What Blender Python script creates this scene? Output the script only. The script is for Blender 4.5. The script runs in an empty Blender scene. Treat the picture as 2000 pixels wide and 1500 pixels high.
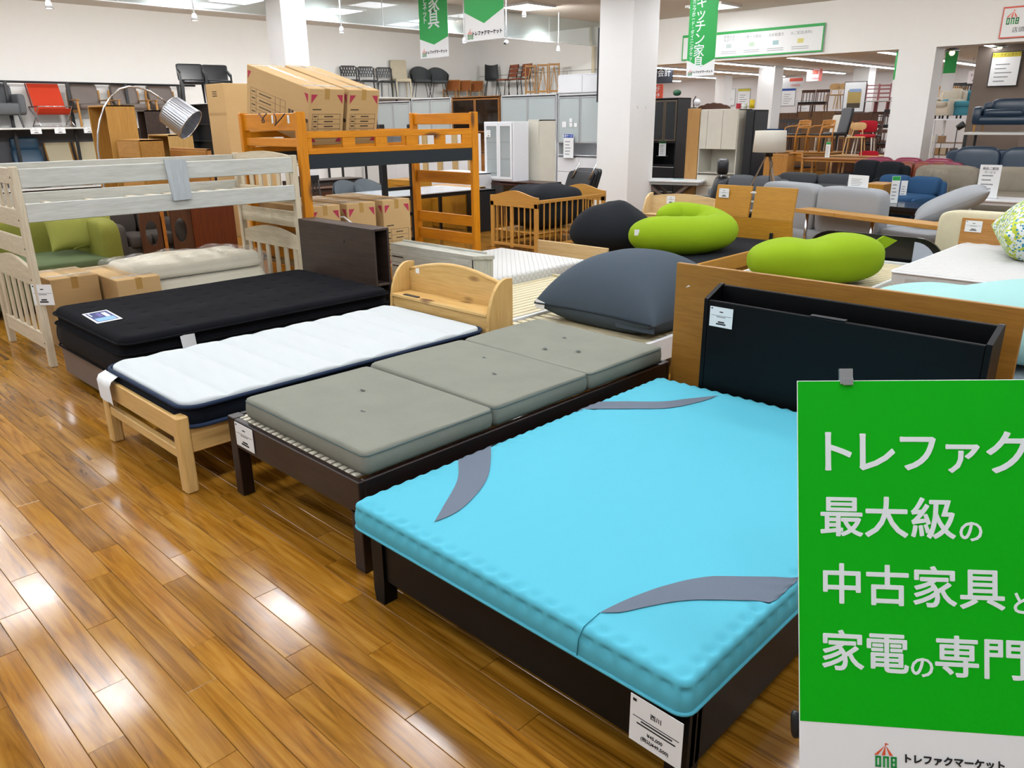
import bpy, math, random
import numpy as np
from mathutils import Vector, Matrix
random.seed(7)
S = bpy.context.scene
C = S.collection

# ---------------------------------------------------------------- camera
FPX = 1514.0
TH, RO, YX = math.radians(18.8), math.radians(-0.575), math.radians(-44.3)
CAM = np.array([0, 0, 1.7])
def _axes():
    c, s = math.cos(TH), math.sin(TH)
    f = np.array([0, c, -s]); r = np.array([1., 0, 0]); u = np.array([0, s, c])
    cr, sr = math.cos(RO), math.sin(RO)
    r, u = cr*r + sr*u, -sr*r + cr*u
    M = np.array([[math.cos(YX), math.sin(YX), 0], [-math.sin(YX), math.cos(YX), 0], [0, 0, 1.]])
    return M@r, M@u, M@f
RW, UW, FW = _axes()
cam_d = bpy.data.cameras.new('camera'); cam = bpy.data.objects.new('camera', cam_d); C.objects.link(cam)
cam_d.sensor_width = 36; cam_d.lens = FPX/2000*36; cam_d.clip_end = 200
mw = Matrix.Identity(4)
for i in range(3):
    mw[i][0], mw[i][1], mw[i][2], mw[i][3] = RW[i], UW[i], -FW[i], CAM[i]
cam.matrix_world = mw
S.camera = cam
# a pixel of the photograph gives a ray; its distance comes from the plane it lies on
def ray(px, py): return FW + RW*(px-1000)/FPX - UW*(py-750)/FPX
def PZ(px, py, z): d = ray(px, py); return CAM + d*((z-CAM[2])/d[2])
def PX(px, py, x): d = ray(px, py); return CAM + d*(x/d[0])
def PY(px, py, y): d = ray(px, py); return CAM + d*(y/d[1])

# ---------------------------------------------------------------- world, exposure
S.view_settings.view_transform = 'Standard'; S.view_settings.look = 'None'
S.view_settings.gamma = 1; S.view_settings.use_curve_mapping = False
S.view_settings.exposure = 0.0
W = bpy.data.worlds.new('world'); S.world = W; W.use_nodes = True
W.node_tree.nodes['Background'].inputs[0].default_value = (.93, .96, 1, 1)
W.node_tree.nodes['Background'].inputs[1].default_value = .55
S.cycles.max_bounces = 4; S.cycles.diffuse_bounces = 2; S.cycles.glossy_bounces = 2; S.cycles.transparent_max_bounces = 6; S.cycles.adaptive_threshold = .04
LAMP_POWER = 18.8      # ceiling panels
TUBE_POWER = 24.0      # long tubes of the far hall

SPOT_POWER = 230.0     # spotlights that wash the walls, most of them added

# ---------------------------------------------------------------- materials
MATS = {}
def _new(name):
    m = bpy.data.materials.new(name); m.use_nodes = True
    nt = m.node_tree; b = nt.nodes['Principled BSDF']
    return m, nt, b
def _s(hexs):
    h = hexs.lstrip('#'); v = [int(h[i:i+2], 16)/255 for i in (0, 2, 4)]
    return tuple((x/12.92 if x <= .04045 else ((x+.055)/1.055)**2.4) for x in v) + (1,)
def _mix(nt, fac, a, b):
    n = nt.nodes.new('ShaderNodeMix'); n.data_type = 'RGBA'
    if hasattr(fac, 'links') or hasattr(fac, 'is_linked'): nt.links.new(fac, n.inputs[0])
    else: n.inputs[0].default_value = fac
    for v, i in ((a, 6), (b, 7)):
        if isinstance(v, tuple): n.inputs[i].default_value = v
        else: nt.links.new(v, n.inputs[i])
    return n.outputs[2]
def _bump(nt, b, h, strength, dist=.002):
    n = nt.nodes.new('ShaderNodeBump'); n.inputs['Strength'].default_value = strength; n.inputs['Distance'].default_value = dist
    nt.links.new(h, n.inputs['Height']); nt.links.new(n.outputs[0], b.inputs['Normal'])
def _coord(nt, scale=(1, 1, 1), kind='Object', rot=(0, 0, 0)):
    t = nt.nodes.new('ShaderNodeTexCoord'); mp = nt.nodes.new('ShaderNodeMapping')
    mp.inputs['Scale'].default_value = scale; mp.inputs['Rotation'].default_value = rot
    nt.links.new(t.outputs[kind], mp.inputs[0]); return mp.outputs[0]
def _noise(nt, vec, scale, detail=3, rough=.5, dist=0):
    n = nt.nodes.new('ShaderNodeTexNoise'); n.inputs['Scale'].default_value = scale; n.inputs['Detail'].default_value = detail
    n.inputs['Roughness'].default_value = rough; n.inputs['Distortion'].default_value = dist
    nt.links.new(vec, n.inputs['Vector']); return n.outputs[0]
def _ramp(nt, fac, stops):
    n = nt.nodes.new('ShaderNodeValToRGB'); e = n.color_ramp.elements
    while len(e) < len(stops): e.new(.5)
    for k, (p, c) in enumerate(stops): e[k].position = p; e[k].color = c
    nt.links.new(fac, n.inputs[0]); return n.outputs[0]
def plain(name, col, rough=.5, metal=0, spec=.5, var=.0):
    if name in MATS: return MATS[name]
    m, nt, b = _new(name); c = _s(col)
    b.inputs['Roughness'].default_value = rough; b.inputs['Metallic'].default_value = metal
    b.inputs['Specular IOR Level'].default_value = spec
    v = _noise(nt, _coord(nt), 6, 3)
    d = tuple(x*(1-.10-var) for x in c[:3]) + (1,)
    nt.links.new(_mix(nt, v, d, c), b.inputs['Base Color'])
    MATS[name] = m; return m
def wood(name, c1, c2, axis='y', rough=.4, scale=1., knots=0, bump=.12, spec=.4):
    if name in MATS: return MATS[name]
    m, nt, b = _new(name)
    st = {'x': (1.2, 16, 16), 'y': (16, 1.2, 16), 'z': (16, 16, 1.2)}[axis]
    vec = _coord(nt, tuple(a*scale for a in st))
    g = _noise(nt, vec, 1.3, 5, .62, 1.4)
    col = _ramp(nt, g, [(.3, _s(c2)), (.5, tuple((p+q)/2 for p, q in zip(_s(c1), _s(c2)))), (.72, _s(c1))])
    fine = _noise(nt, vec, 7, 3)
    col = _mix(nt, _ramp(nt, fine, [(.45, (0, 0, 0, 1)), (.75, (.35, .35, .35, 1))]), col, tuple(x*.62 for x in _s(c2)[:3]) + (1,))
    if knots:
        v = nt.nodes.new('ShaderNodeTexVoronoi'); v.inputs['Scale'].default_value = knots
        nt.links.new(_coord(nt, {'x': (.35, 1, 1), 'y': (1, .35, 1), 'z': (1, 1, .35)}[axis]), v.inputs['Vector'])
        k = _ramp(nt, v.outputs['Distance'], [(.10, (1, 1, 1, 1)), (.19, (0, 0, 0, 1))])
        col = _mix(nt, k, col, _s('#6b421f'))
    nt.links.new(col, b.inputs['Base Color'])
    b.inputs['Roughness'].default_value = rough; b.inputs['Specular IOR Level'].default_value = spec
    if bump: _bump(nt, b, fine, bump, .001)
    MATS[name] = m; return m
def fabric(name, c1, c2=None, rough=.9, scale=260, bump=.25, mott=0.):
    if name in MATS: return MATS[name]
    m, nt, b = _new(name); c2 = c2 or c1
    a = _noise(nt, _coord(nt), scale, 2); l = _noise(nt, _coord(nt), 5, 4)
    col = _mix(nt, a, _s(c2), _s(c1))
    if mott: col = _mix(nt, _ramp(nt, l, [(.4, (0, 0, 0, 1)), (.7, (mott,)*3 + (1,))]), col, tuple(x*.5 for x in _s(c2)[:3]) + (1,))
    nt.links.new(col, b.inputs['Base Color'])
    b.inputs['Roughness'].default_value = rough; b.inputs['Specular IOR Level'].default_value = .15
    b.inputs['Sheen Weight'].default_value = .0
    _bump(nt, b, a, bump, .0015); MATS[name] = m; return m
def leather(name, c1, rough=.35):
    if name in MATS: return MATS[name]
    m, nt, b = _new(name)
    l = _noise(nt, _coord(nt), 9, 4); n = _noise(nt, _coord(nt), 160, 2)
    c = _s(c1); nt.links.new(_mix(nt, l, tuple(x*.8 for x in c[:3]) + (1,), c), b.inputs['Base Color'])
    b.inputs['Roughness'].default_value = rough; _bump(nt, b, n, .2, .001); MATS[name] = m; return m
def card(name, c1='#c9a877', c2='#b9955f'):
    if name in MATS: return MATS[name]
    m, nt, b = _new(name)
    a = _noise(nt, _coord(nt, (1, 1, 40)), 3, 3); l = _noise(nt, _coord(nt), 3, 4)
    nt.links.new(_mix(nt, _mix(nt, .5, a, l), _s(c2), _s(c1)), b.inputs['Base Color'])
    b.inputs['Roughness'].default_value = .85; _bump(nt, b, a, .1, .001); MATS[name] = m; return m
def glass(name, col='#e8f2f0', rough=.02, alpha=.25):
    if name in MATS: return MATS[name]
    m, nt, b = _new(name)
    b.inputs['Base Color'].default_value = _s(col); b.inputs['Roughness'].default_value = rough
    b.inputs['Alpha'].default_value = alpha; b.inputs['Specular IOR Level'].default_value = .9
    MATS[name] = m; return m
def emit(name, col, power):
    if name in MATS: return MATS[name]
    m, nt, b = _new(name)
    b.inputs['Base Color'].default_value = (1, 1, 1, 1)
    b.inputs['Emission Color'].default_value = _s(col); b.inputs['Emission Strength'].default_value = power
    MATS[name] = m; return m

# ---------------------------------------------------------------- geometry
class G:
    def __init__(s): s.v = []; s.f = []; s.sm = []
    def add(s, vs, fs, smooth=False):
        k = len(s.v); s.v += [tuple(map(float, v)) for v in vs]; s.f += [tuple(i+k for i in f) for f in fs]; s.sm += [smooth]*len(fs); return s
    def box(s, a, b, c=0.0):
        lo = [min(p, q) for p, q in zip(a, b)]; hi = [max(p, q) for p, q in zip(a, b)]
        if c <= 0:
            vs = [(x, y, z) for x in (lo[0], hi[0]) for y in (lo[1], hi[1]) for z in (lo[2], hi[2])]
            return s.add(vs, [(0, 1, 3, 2), (4, 6, 7, 5), (0, 4, 5, 1), (2, 3, 7, 6), (0, 2, 6, 4), (1, 5, 7, 3)])
        c = min([c] + [(h-l)*.49 for l, h in zip(lo, hi)])
        vs, idx = [], {}
        for X in (0, 1):
            for Y in (0, 1):
                for Z in (0, 1):
                    for ax in range(3):
                        p = []
                        for k, q in enumerate((X, Y, Z)):
                            e = hi[k] if q else lo[k]
                            if k != ax: e += -c if q else c
                            p.append(e)
                        idx[X, Y, Z, ax] = len(vs); vs.append(p)
        fs = []
        for ax in range(3):
            o = [k for k in range(3) if k != ax]
            for q in (0, 1):
                r = []
                for u, w in ((0, 0), (1, 0), (1, 1), (0, 1)):
                    t = [0, 0, 0]; t[ax] = q; t[o[0]] = u; t[o[1]] = w; r.append(idx[t[0], t[1], t[2], ax])
                fs.append(tuple(r))
            for u in (0, 1):
                for w in (0, 1):
                    t0 = [0, 0, 0]; t1 = [0, 0, 0]; t0[ax] = 0; t1[ax] = 1
                    for t in (t0, t1): t[o[0]] = u; t[o[1]] = w
                    fs.append((idx[(*t0, o[0])], idx[(*t1, o[0])], idx[(*t1, o[1])], idx[(*t0, o[1])]))
        for X in (0, 1):
            for Y in (0, 1):
                for Z in (0, 1): fs.append(tuple(idx[X, Y, Z, a_] for a_ in range(3)))
        return s.add(vs, fs)
    def beam(s, p, q, w, h, up=(0, 0, 1), w2=None, h2=None):
        p, q = np.array(p, float), np.array(q, float); d = (q-p)/np.linalg.norm(q-p)
        up = np.array(up, float)
        if abs(d@up) > .98: up = np.array([0, 1., 0])
        r = np.cross(d, up); r /= np.linalg.norm(r); u = np.cross(r, d)
        w2 = w if w2 is None else w2; h2 = h if h2 is None else h2
        vs = [p+r*a*w/2+u*b*h/2 for a, b in ((-1, -1), (1, -1), (1, 1), (-1, 1))] + [q+r*a*w2/2+u*b*h2/2 for a, b in ((-1, -1), (1, -1), (1, 1), (-1, 1))]
        return s.add(vs, [(3, 2, 1, 0), (4, 5, 6, 7), (0, 1, 5, 4), (1, 2, 6, 5), (2, 3, 7, 6), (3, 0, 4, 7)])
    def tube(s, pts, r, n=8, closed=False):
        pts = [np.array(p, float) for p in pts]; m = len(pts); rs = r if isinstance(r, (list, tuple)) else [r]*m
        vs = []; u = None
        for i, p in enumerate(pts):
            a = pts[(i-1) % m] if (closed or i) else p; b = pts[(i+1) % m] if (closed or i < m-1) else p
            d = (b-a)/max(1e-9, np.linalg.norm(b-a))
            if u is None:
                u = np.cross(d, (0, 0, 1.)); u = np.cross(d, (0, 1., 0)) if np.linalg.norm(u) < .1 else u
            u = u - d*(u@d); u /= np.linalg.norm(u); w = np.cross(d, u)
            vs += [p+rs[i]*(math.cos(t)*u+math.sin(t)*w) for t in np.linspace(0, 2*math.pi, n, False)]
        fs = [(i*n+j, i*n+(j+1) % n, ((i+1) % m)*n+(j+1) % n, ((i+1) % m)*n+j) for i in range(m if closed else m-1) for j in range(n)]
        if not closed: fs += [tuple(range(n))[::-1], tuple(range((m-1)*n, m*n))]
        return s.add(vs, fs, True)
    def prism(s, poly, ax, a, b):
        def P(u, w, t): return {'x': (t, u, w), 'y': (u, t, w), 'z': (u, w, t)}[ax]
        n = len(poly); vs = [P(u, w, a) for u, w in poly] + [P(u, w, b) for u, w in poly]
        return s.add(vs, [tuple(range(n)), tuple(range(2*n-1, n-1, -1))] + [(i, i+n, (i+1) % n+n, (i+1) % n) for i in range(n)])
    def lathe(s, prof, n=20, c=(0, 0, 0)):
        vs = [(c[0]+r*math.cos(t), c[1]+r*math.sin(t), c[2]+z) for r, z in prof for t in np.linspace(0, 2*math.pi, n, False)]
        m = len(prof)
        fs = [(i*n+j, i*n+(j+1) % n, (i+1)*n+(j+1) % n, (i+1)*n+j) for i in range(m-1) for j in range(n)]
        return s.add(vs, fs, True)
    def soft(s, a, b, e=.35, n=14, puff=0., ez=None):
        """pillow: a superellipsoid filling the box a-b; e small = boxy; puff swells the middle"""
        a, b = np.array(a, float), np.array(b, float); c, r = (a+b)/2, abs(b-a)/2; ez = ez or e
        pw = lambda t, k: math.copysign(abs(t)**k, t)
        vs = []; nu, nv = n*2, n
        for i in range(nv+1):
            ph = -math.pi/2 + math.pi*i/nv
            for j in range(nu):
                th = 2*math.pi*j/nu + math.pi/nu
                x = pw(math.cos(ph), ez)*pw(math.cos(th), e); y = pw(math.cos(ph), ez)*pw(math.sin(th), e); z = pw(math.sin(ph), ez)
                if puff: z *= (1-puff*max(abs(x), abs(y))**2.5)
                vs.append(c+r*np.array([x, y, z]))
        fs = [(i*nu+j, i*nu+(j+1) % nu, (i+1)*nu+(j+1) % nu, (i+1)*nu+j) for i in range(nv) for j in range(nu)]
        return s.add(vs, fs, True)
    def surf(s, fn, nu, nv, cu=False, cv=False):
        U, V = (nu if cu else nu+1), (nv if cv else nv+1)
        vs = [fn(i/nu, j/nv) for i in range(U) for j in range(V)]
        fs = [(i*V+j, ((i+1) % U)*V+j, ((i+1) % U)*V+(j+1) % V, i*V+(j+1) % V) for i in range(nu) for j in range(nv)]
        return s.add(vs, fs, True)
    def rot(s, ang, ax='z', c=(0, 0, 0)):
        M = Matrix.Rotation(ang, 3, ax.upper()); c = Vector(c)
        s.v = [tuple(M@(Vector(v)-c)+c) for v in s.v]; return s
    def move(s, d): s.v = [(v[0]+d[0], v[1]+d[1], v[2]+d[2]) for v in s.v]; return s
    def map(s, fn): s.v = [tuple(map(float, fn(*v))) for v in s.v]; return s

def mesh_of(name, g, mat, fix=True):
    me = bpy.data.meshes.new(name); me.from_pydata(g.v, [], g.f)
    me.polygons.foreach_set('use_smooth', g.sm); me.materials.append(mat)
    if fix:
        import bmesh
        bm = bmesh.new(); bm.from_mesh(me); bmesh.ops.recalc_face_normals(bm, faces=bm.faces); bm.to_mesh(me); bm.free()
    me.update(); return me
def obj(name, g, mat, parent=None, label=None):
    o = bpy.data.objects.new(name, mesh_of(name, g, mat)); C.objects.link(o)
    if parent is not None: o.parent = parent
    if label: o['label'] = label
    return o
def tag(o, label, cat, group=None, kind=None):
    if label: o['label'] = label
    if cat: o['category'] = cat
    if group: o['group'] = group
    if kind: o['kind'] = kind
    return o
def thing(name, label, cat, loc=(0, 0, 0), rz=0., group=None):
    o = bpy.data.objects.new(name, None); C.objects.link(o); o.empty_display_size = .1
    o.location = [float(t) for t in loc]; o.rotation_euler = (0, 0, rz)
    return tag(o, label, cat, group)
def struct(name, g, mat, parent=None):
    o = obj(name, g, mat, parent); o['kind'] = 'structure'; return o
def dup(root, loc, rz=0., label=None, group=None):
    def cp(o, par):
        c = o.copy(); C.objects.link(c); c.parent = par
        for ch in o.children: cp(ch, c)
        return c
    r = cp(root, None); r.location = [float(t) for t in loc]; r.rotation_euler = (0, 0, rz)
    if label: r['label'] = label
    if group: r['group'] = group
    return r
def B(a, b, c=.004): return G().box(a, b, c)

# lettering: the built-in font's outlines turned into flat mesh
_tc = {}
def text_mesh(txt, size, bold=0., ext=.0004, align='CENTER'):
    k = (txt, round(size, 4), bold, align)
    if k in _tc: return _tc[k]
    if bold > 0:      # heavier strokes: the outline laid down several times, slightly shifted
        base = text_mesh(txt, size, 0., ext, align); g = G(); e = bold*size*.8
        vs = [tuple(v.co) for v in base.vertices]; fs = [tuple(p.vertices) for p in base.polygons]
        for k_, (dx, dy) in enumerate(((0, 0), (e, 0), (-e, 0), (0, e), (0, -e), (e*.7, e*.7), (-e*.7, -e*.7), (e*.7, -e*.7), (-e*.7, e*.7))):
            g.add([(v[0]+dx, v[1]+dy, v[2]+k_*6e-5) for v in vs], fs)
        me = bpy.data.meshes.new('lettering'); me.from_pydata(g.v, [], g.f); _tc[k] = me; return me
    cu = bpy.data.curves.new('lettering', 'FONT'); cu.body = txt; cu.size = size; cu.align_x = align; cu.align_y = 'CENTER'
    cu.offset = bold*size; cu.extrude = ext; cu.resolution_u = 3
    o = bpy.data.objects.new('lettering', cu); C.objects.link(o)
    bpy.context.view_layer.update()
    me = bpy.data.meshes.new_from_object(o.evaluated_get(bpy.context.evaluated_depsgraph_get()))
    bpy.data.objects.remove(o); bpy.data.curves.remove(cu); _tc[k] = me; return me
def lettering(txt, size, mat, M, parent=None, name='lettering', bold=0., align='CENTER'):
    me = text_mesh(txt, size, bold, align=align).copy(); me.transform(M); me.materials.clear(); me.materials.append(mat)
    o = bpy.data.objects.new(name, me); C.objects.link(o)
    if parent is not None: o.parent = parent
    return o
def frame_M(o, u, v):
    """matrix whose x axis is u, y axis v (both unit), origin o"""
    u, v = Vector(u).normalized(), Vector(v).normalized(); n = u.cross(v)
    M = Matrix.Identity(4)
    for i in range(3): M[i][0], M[i][1], M[i][2], M[i][3] = u[i], v[i], n[i], o[i]
    return M
FACE_Y = ((1, 0, 0), (0, 0, 1))      # writing read on a face that looks to -y
FACE_X = ((0, 1, 0), (0, 0, 1))      # writing read on a face that looks to +x
# ---------------------------------------------------------------- shared materials
white_wall = plain('painted_wall', '#f1f0ec', .85, var=-.07)
pillar_white = plain('pillar_paint', '#efefec', .7, var=-.07)
ceiling_mat = plain('ceiling_board', '#e0d9ce', .9, var=-.06)
ink = plain('black_ink', '#17181a', .7)
paper = plain('white_paper', '#e9ebea', .6, var=-.08)
green = plain('sign_green', '#22a34a', .5, var=-.09)
black_metal = plain('black_metal', '#17191c', .4)
chrome = plain('chrome', '#d5d6d8', .2, 1)
steel = plain('brushed_steel', '#b9bbbd', .35, 1)
YW, XW, ZC, ZH = 18.0, -18.85, 4.06, 3.005

# ---------------------------------------------------------------- floor: strips of a plank floor
def floor_mat(name, single):
    m, nt, b = _new(name)
    if single:
        r = nt.nodes.new('ShaderNodeObjectInfo').outputs['Random']
    else:
        at = nt.nodes.new('ShaderNodeAttribute'); at.attribute_name = 'tone'; r = at.outputs['Fac']
    ofs = nt.nodes.new('ShaderNodeCombineXYZ')
    mul = nt.nodes.new('ShaderNodeMath'); mul.operation = 'MULTIPLY'; mul.inputs[1].default_value = 57.
    nt.links.new(r, mul.inputs[0])
    for i in range(3): nt.links.new(mul.outputs[0], ofs.inputs[i])
    ad = nt.nodes.new('ShaderNodeVectorMath'); ad.operation = 'ADD'
    nt.links.new(_coord(nt, (1.1, 17, 17)), ad.inputs[0]); nt.links.new(ofs.outputs[0], ad.inputs[1])
    g = _noise(nt, ad.outputs[0], 1.0, 5, .6, 1.7)
    fine = _noise(nt, ad.outputs[0], 6, 3)
    col = _ramp(nt, g, [(.28, _s('#5c390b')), (.44, _s('#8f5f19')), (.56, _s('#a07025')), (.75, _s('#b08237'))])
    col = _mix(nt, _ramp(nt, fine, [(.5, (0, 0, 0, 1)), (.8, (.28, .28, .28, 1))]), col, _s('#5f3a0d'))
    tone = _ramp(nt, r, [(0, (.80, .77, .70, 1)), (.5, (1, 1, 1, 1)), (1, (1.12, 1.08, 1.05, 1))])
    mm = nt.nodes.new('ShaderNodeMix'); mm.data_type = 'RGBA'; mm.blend_type = 'MULTIPLY'; mm.inputs[0].default_value = 1
    nt.links.new(col, mm.inputs[6]); nt.links.new(tone, mm.inputs[7]); nt.links.new(mm.outputs[2], b.inputs['Base Color'])
    b.inputs['Specular IOR Level'].default_value = .55
    sc = _noise(nt, _coord(nt, kind='Object'), 2.2, 5, .6)
    nt.links.new(_ramp(nt, sc, [(.35, (.10,)*3 + (1,)), (.7, (.24,)*3 + (1,))]), b.inputs['Roughness'])
    wv = _noise(nt, ad.outputs[0], .35, 2)
    _bump(nt, b, wv, .25, .006)
    return m
FM1, FM2 = floor_mat('plank_single', True), floor_mat('plank_field', False)
sub = G().box((-40, -6, -.05), (9, 40, -.006))
floor = struct('floor', sub, plain('plank_joint', '#3a240c', .7))
PW, PL = .1012, .909
cells = []
for r in range(-12, 330):
    off = (r*2 % 3)/3*PL + random.uniform(-.08, .08)
    for k in range(-40, 9):
        x, y = k*PL + off, r*PW
        d = np.array([x+PL/2, y+PW/2, 0])-CAM; zf = d@FW
        vis = zf > .4 and abs(d@RW) < zf*.75+.6 and abs(d@UW) < zf*.58+.4
        # strips out in the open show largest; the rest lie under and behind the beds
        openf = (y < 1.75 and vis)
        cells.append((0 if openf else 1, math.hypot(d[0], d[1]) if vis else 99+abs(k)+abs(r), x, y))
cells.sort()
pg = G().box((.0006, .0006, -.012), (PL-.0006, PW-.0006, 0), .0013)
pm = mesh_of('plank', pg, FM1)
for c in cells[:300]:
    o = bpy.data.objects.new('plank', pm); C.objects.link(o); o.parent = floor; o.location = (c[2], c[3], 0)
V, F, T = [], [], []
for c in cells[300:]:
    x, y = c[2], c[3]; k = len(V); t = random.random()
    V += [(x+.0012, y+.0012, 0), (x+PL-.0012, y+.0012, 0), (x+PL-.0012, y+PW-.0012, 0), (x+.0012, y+PW-.0012, 0)]
    V += [(x, y, -.006), (x+PL, y, -.006), (x+PL, y+PW, -.006), (x, y+PW, -.006)]
    F += [(k, k+1, k+2, k+3), (k, k+4, k+5, k+1), (k+1, k+5, k+6, k+2), (k+2, k+6, k+7, k+3), (k+3, k+7, k+4, k)]; T += [t]*8
me = bpy.data.meshes.new('plank_field'); me.from_pydata(V, [], F); me.materials.append(FM2)
me.attributes.new('tone', 'FLOAT', 'POINT').data.foreach_set('value', T)
o = bpy.data.objects.new('plank_field', me); C.objects.link(o); o.parent = floor; o['kind'] = 'stuff'

# ---------------------------------------------------------------- walls, ceiling, pillars
struct('wall_left', G().box((XW-.2, -6, 0), (XW, YW+.3, ZC+.1)), white_wall)
G_ = G().box((XW, YW, 0), (-13.2, YW+.3, ZC+.1))
wb = struct('wall_back', G_, white_wall)
struct('wall_header', G().box((-13.2, YW, ZH), (8, YW+.5, ZC+.1)), white_wall)
struct('panel_joint', G().box((XW, YW-.012, ZH-.02), (-13.2, YW, ZH), .002), plain('joint_grey', '#b9b8b2', .7), wb)
ceil = struct('ceiling', G().box((XW-.2, -6, ZC), (8, YW+.3, ZC+.15)), ceiling_mat)
# right-hand column of the opening (flush with the header) and its neighbours
cl = PY(1756, 93, YW)[0]; cr = PY(1829, 93, YW)[0]
struct('wall_column', G().box((cl, YW, 0), (cr, YW+.55, ZH)), pillar_white)
# big free-standing pillar
pc = PY(1230, 230, 12.2); pl = PY(1167, 230, 12.2)
pr = PX(1279, 230, pc[0])
PILX = pl[0]
struct('pillar', G().box((pl[0], 12.2, 0), (pc[0], pr[1], ZC), .004), pillar_white)
for px in (1244, 1260):
    q = PX(px, 211, pc[0])
    tag(obj('wall_hook', G().tube([(q[0], q[1], q[2]+.03), (q[0]+.012, q[1], q[2]+.03), (q[0]+.016, q[1], q[2]-.005), (q[0]+.03, q[1], q[2]-.01)], .004, 6), steel),
        'small metal hook on the big white pillar, %s of the pair' % ('left' if px == 1244 else 'right'), 'hook', 'hooks on the white pillar')
# left pillar with the glass smoke screen that meets it
XG = -13.65; y0 = PX(520, 31, XG)[1]; xr = PY(549, 31, y0)[0]; y1 = PX(597, 31, xr)[1]
struct('pillar_wall', G().box((XG-.02, y0, 0), (xr, y1, ZC), .004), pillar_white)
zg = PX(600, 37.5, XG)[2]
gl = glass('screen_glass', '#c9dcdc', .03, .30)
ygs = [-1.5, .7, 3.0, 5.3, y0]; ygr = [y1, 10.4, 12.9, 15.4, YW]
for seg in (ygs, ygr):
    for a, b in zip(seg[:-1], seg[1:]):
        t = tag(obj('smoke_screen_1', G().box((XG-.005, a+.006, zg), (XG+.005, b-.006, ZC)), gl), None, None, None, 'structure')
        obj('edge_strip', G().box((XG-.01, a, zg-.012), (XG+.01, b, zg+.004)), plain('strip_white', '#eceeed', .4), t)
        obj('joint_strip', G().box((XG-.008, b-.006, zg), (XG+.008, b+.004, ZC)), plain('strip_white', '#eceeed', .4), t)
# drain pipe on the back wall
q = PY(1155, 60, YW-.1); q2 = PY(1158, 150, YW-.1)
tag(obj('drain_pipe', G().tube([(q[0]-.02, YW-.1, ZC), (q[0]-.02, YW-.1, q[2]-.25), (q2[0], YW-.1, q[2]-.45), (q2[0], YW-.1, 1.5)], .045, 10), plain('cream_pvc', '#dcd2b4', .5)),
    'cream drain pipe running down the back wall beside the cupboards', 'pipe')

# ---------------------------------------------------------------- ceiling lamps
lamp_glow = emit('lamp_diffuser', '#f4f8ff', LAMP_POWER)
def ceiling_lamp(x, y, lab):
    t = thing('ceiling_lamp', lab, 'lamp', (x, y, ZC), 0, 'square ceiling lamps')
    s = .45
    obj('frame', G().box((-s, -s, -.05), (s, -s+.05, 0), .004).box((-s, s-.05, -.05), (s, s, 0), .004).box((-s, -s+.05, -.05), (-s+.05, s-.05, 0), .004).box((s-.05, -s+.05, -.05), (s, s-.05, 0), .004), plain('lamp_frame', '#e8e8e6', .5), t)
    obj('diffuser', G().box((-s+.05, -s+.05, -.04), (s-.05, s-.05, -.02)), lamp_glow, t)
    return t
n = 0
for i, x in enumerate((-15.9, -12.7, -10.4, -7.76, -4.9, -2.0, .9)):
    for j, y in enumerate((-2.8, -.55, 1.69, 3.94, 6.2, 8.5, 10.9, 13.6)):
        ceiling_lamp(x, y, 'square ceiling lamp, %s from back wall, %s row from left wall' % (
            ('eighth', 'seventh', 'sixth', 'fifth', 'fourth', 'third', 'second', 'first')[j], ('first', 'second', 'third', 'fourth', 'fifth', 'sixth', 'seventh')[i]))
ceiling_lamp(-9.95, 16.7, 'square white ceiling lamp nearest the header wall by the kitchen banner')
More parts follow.
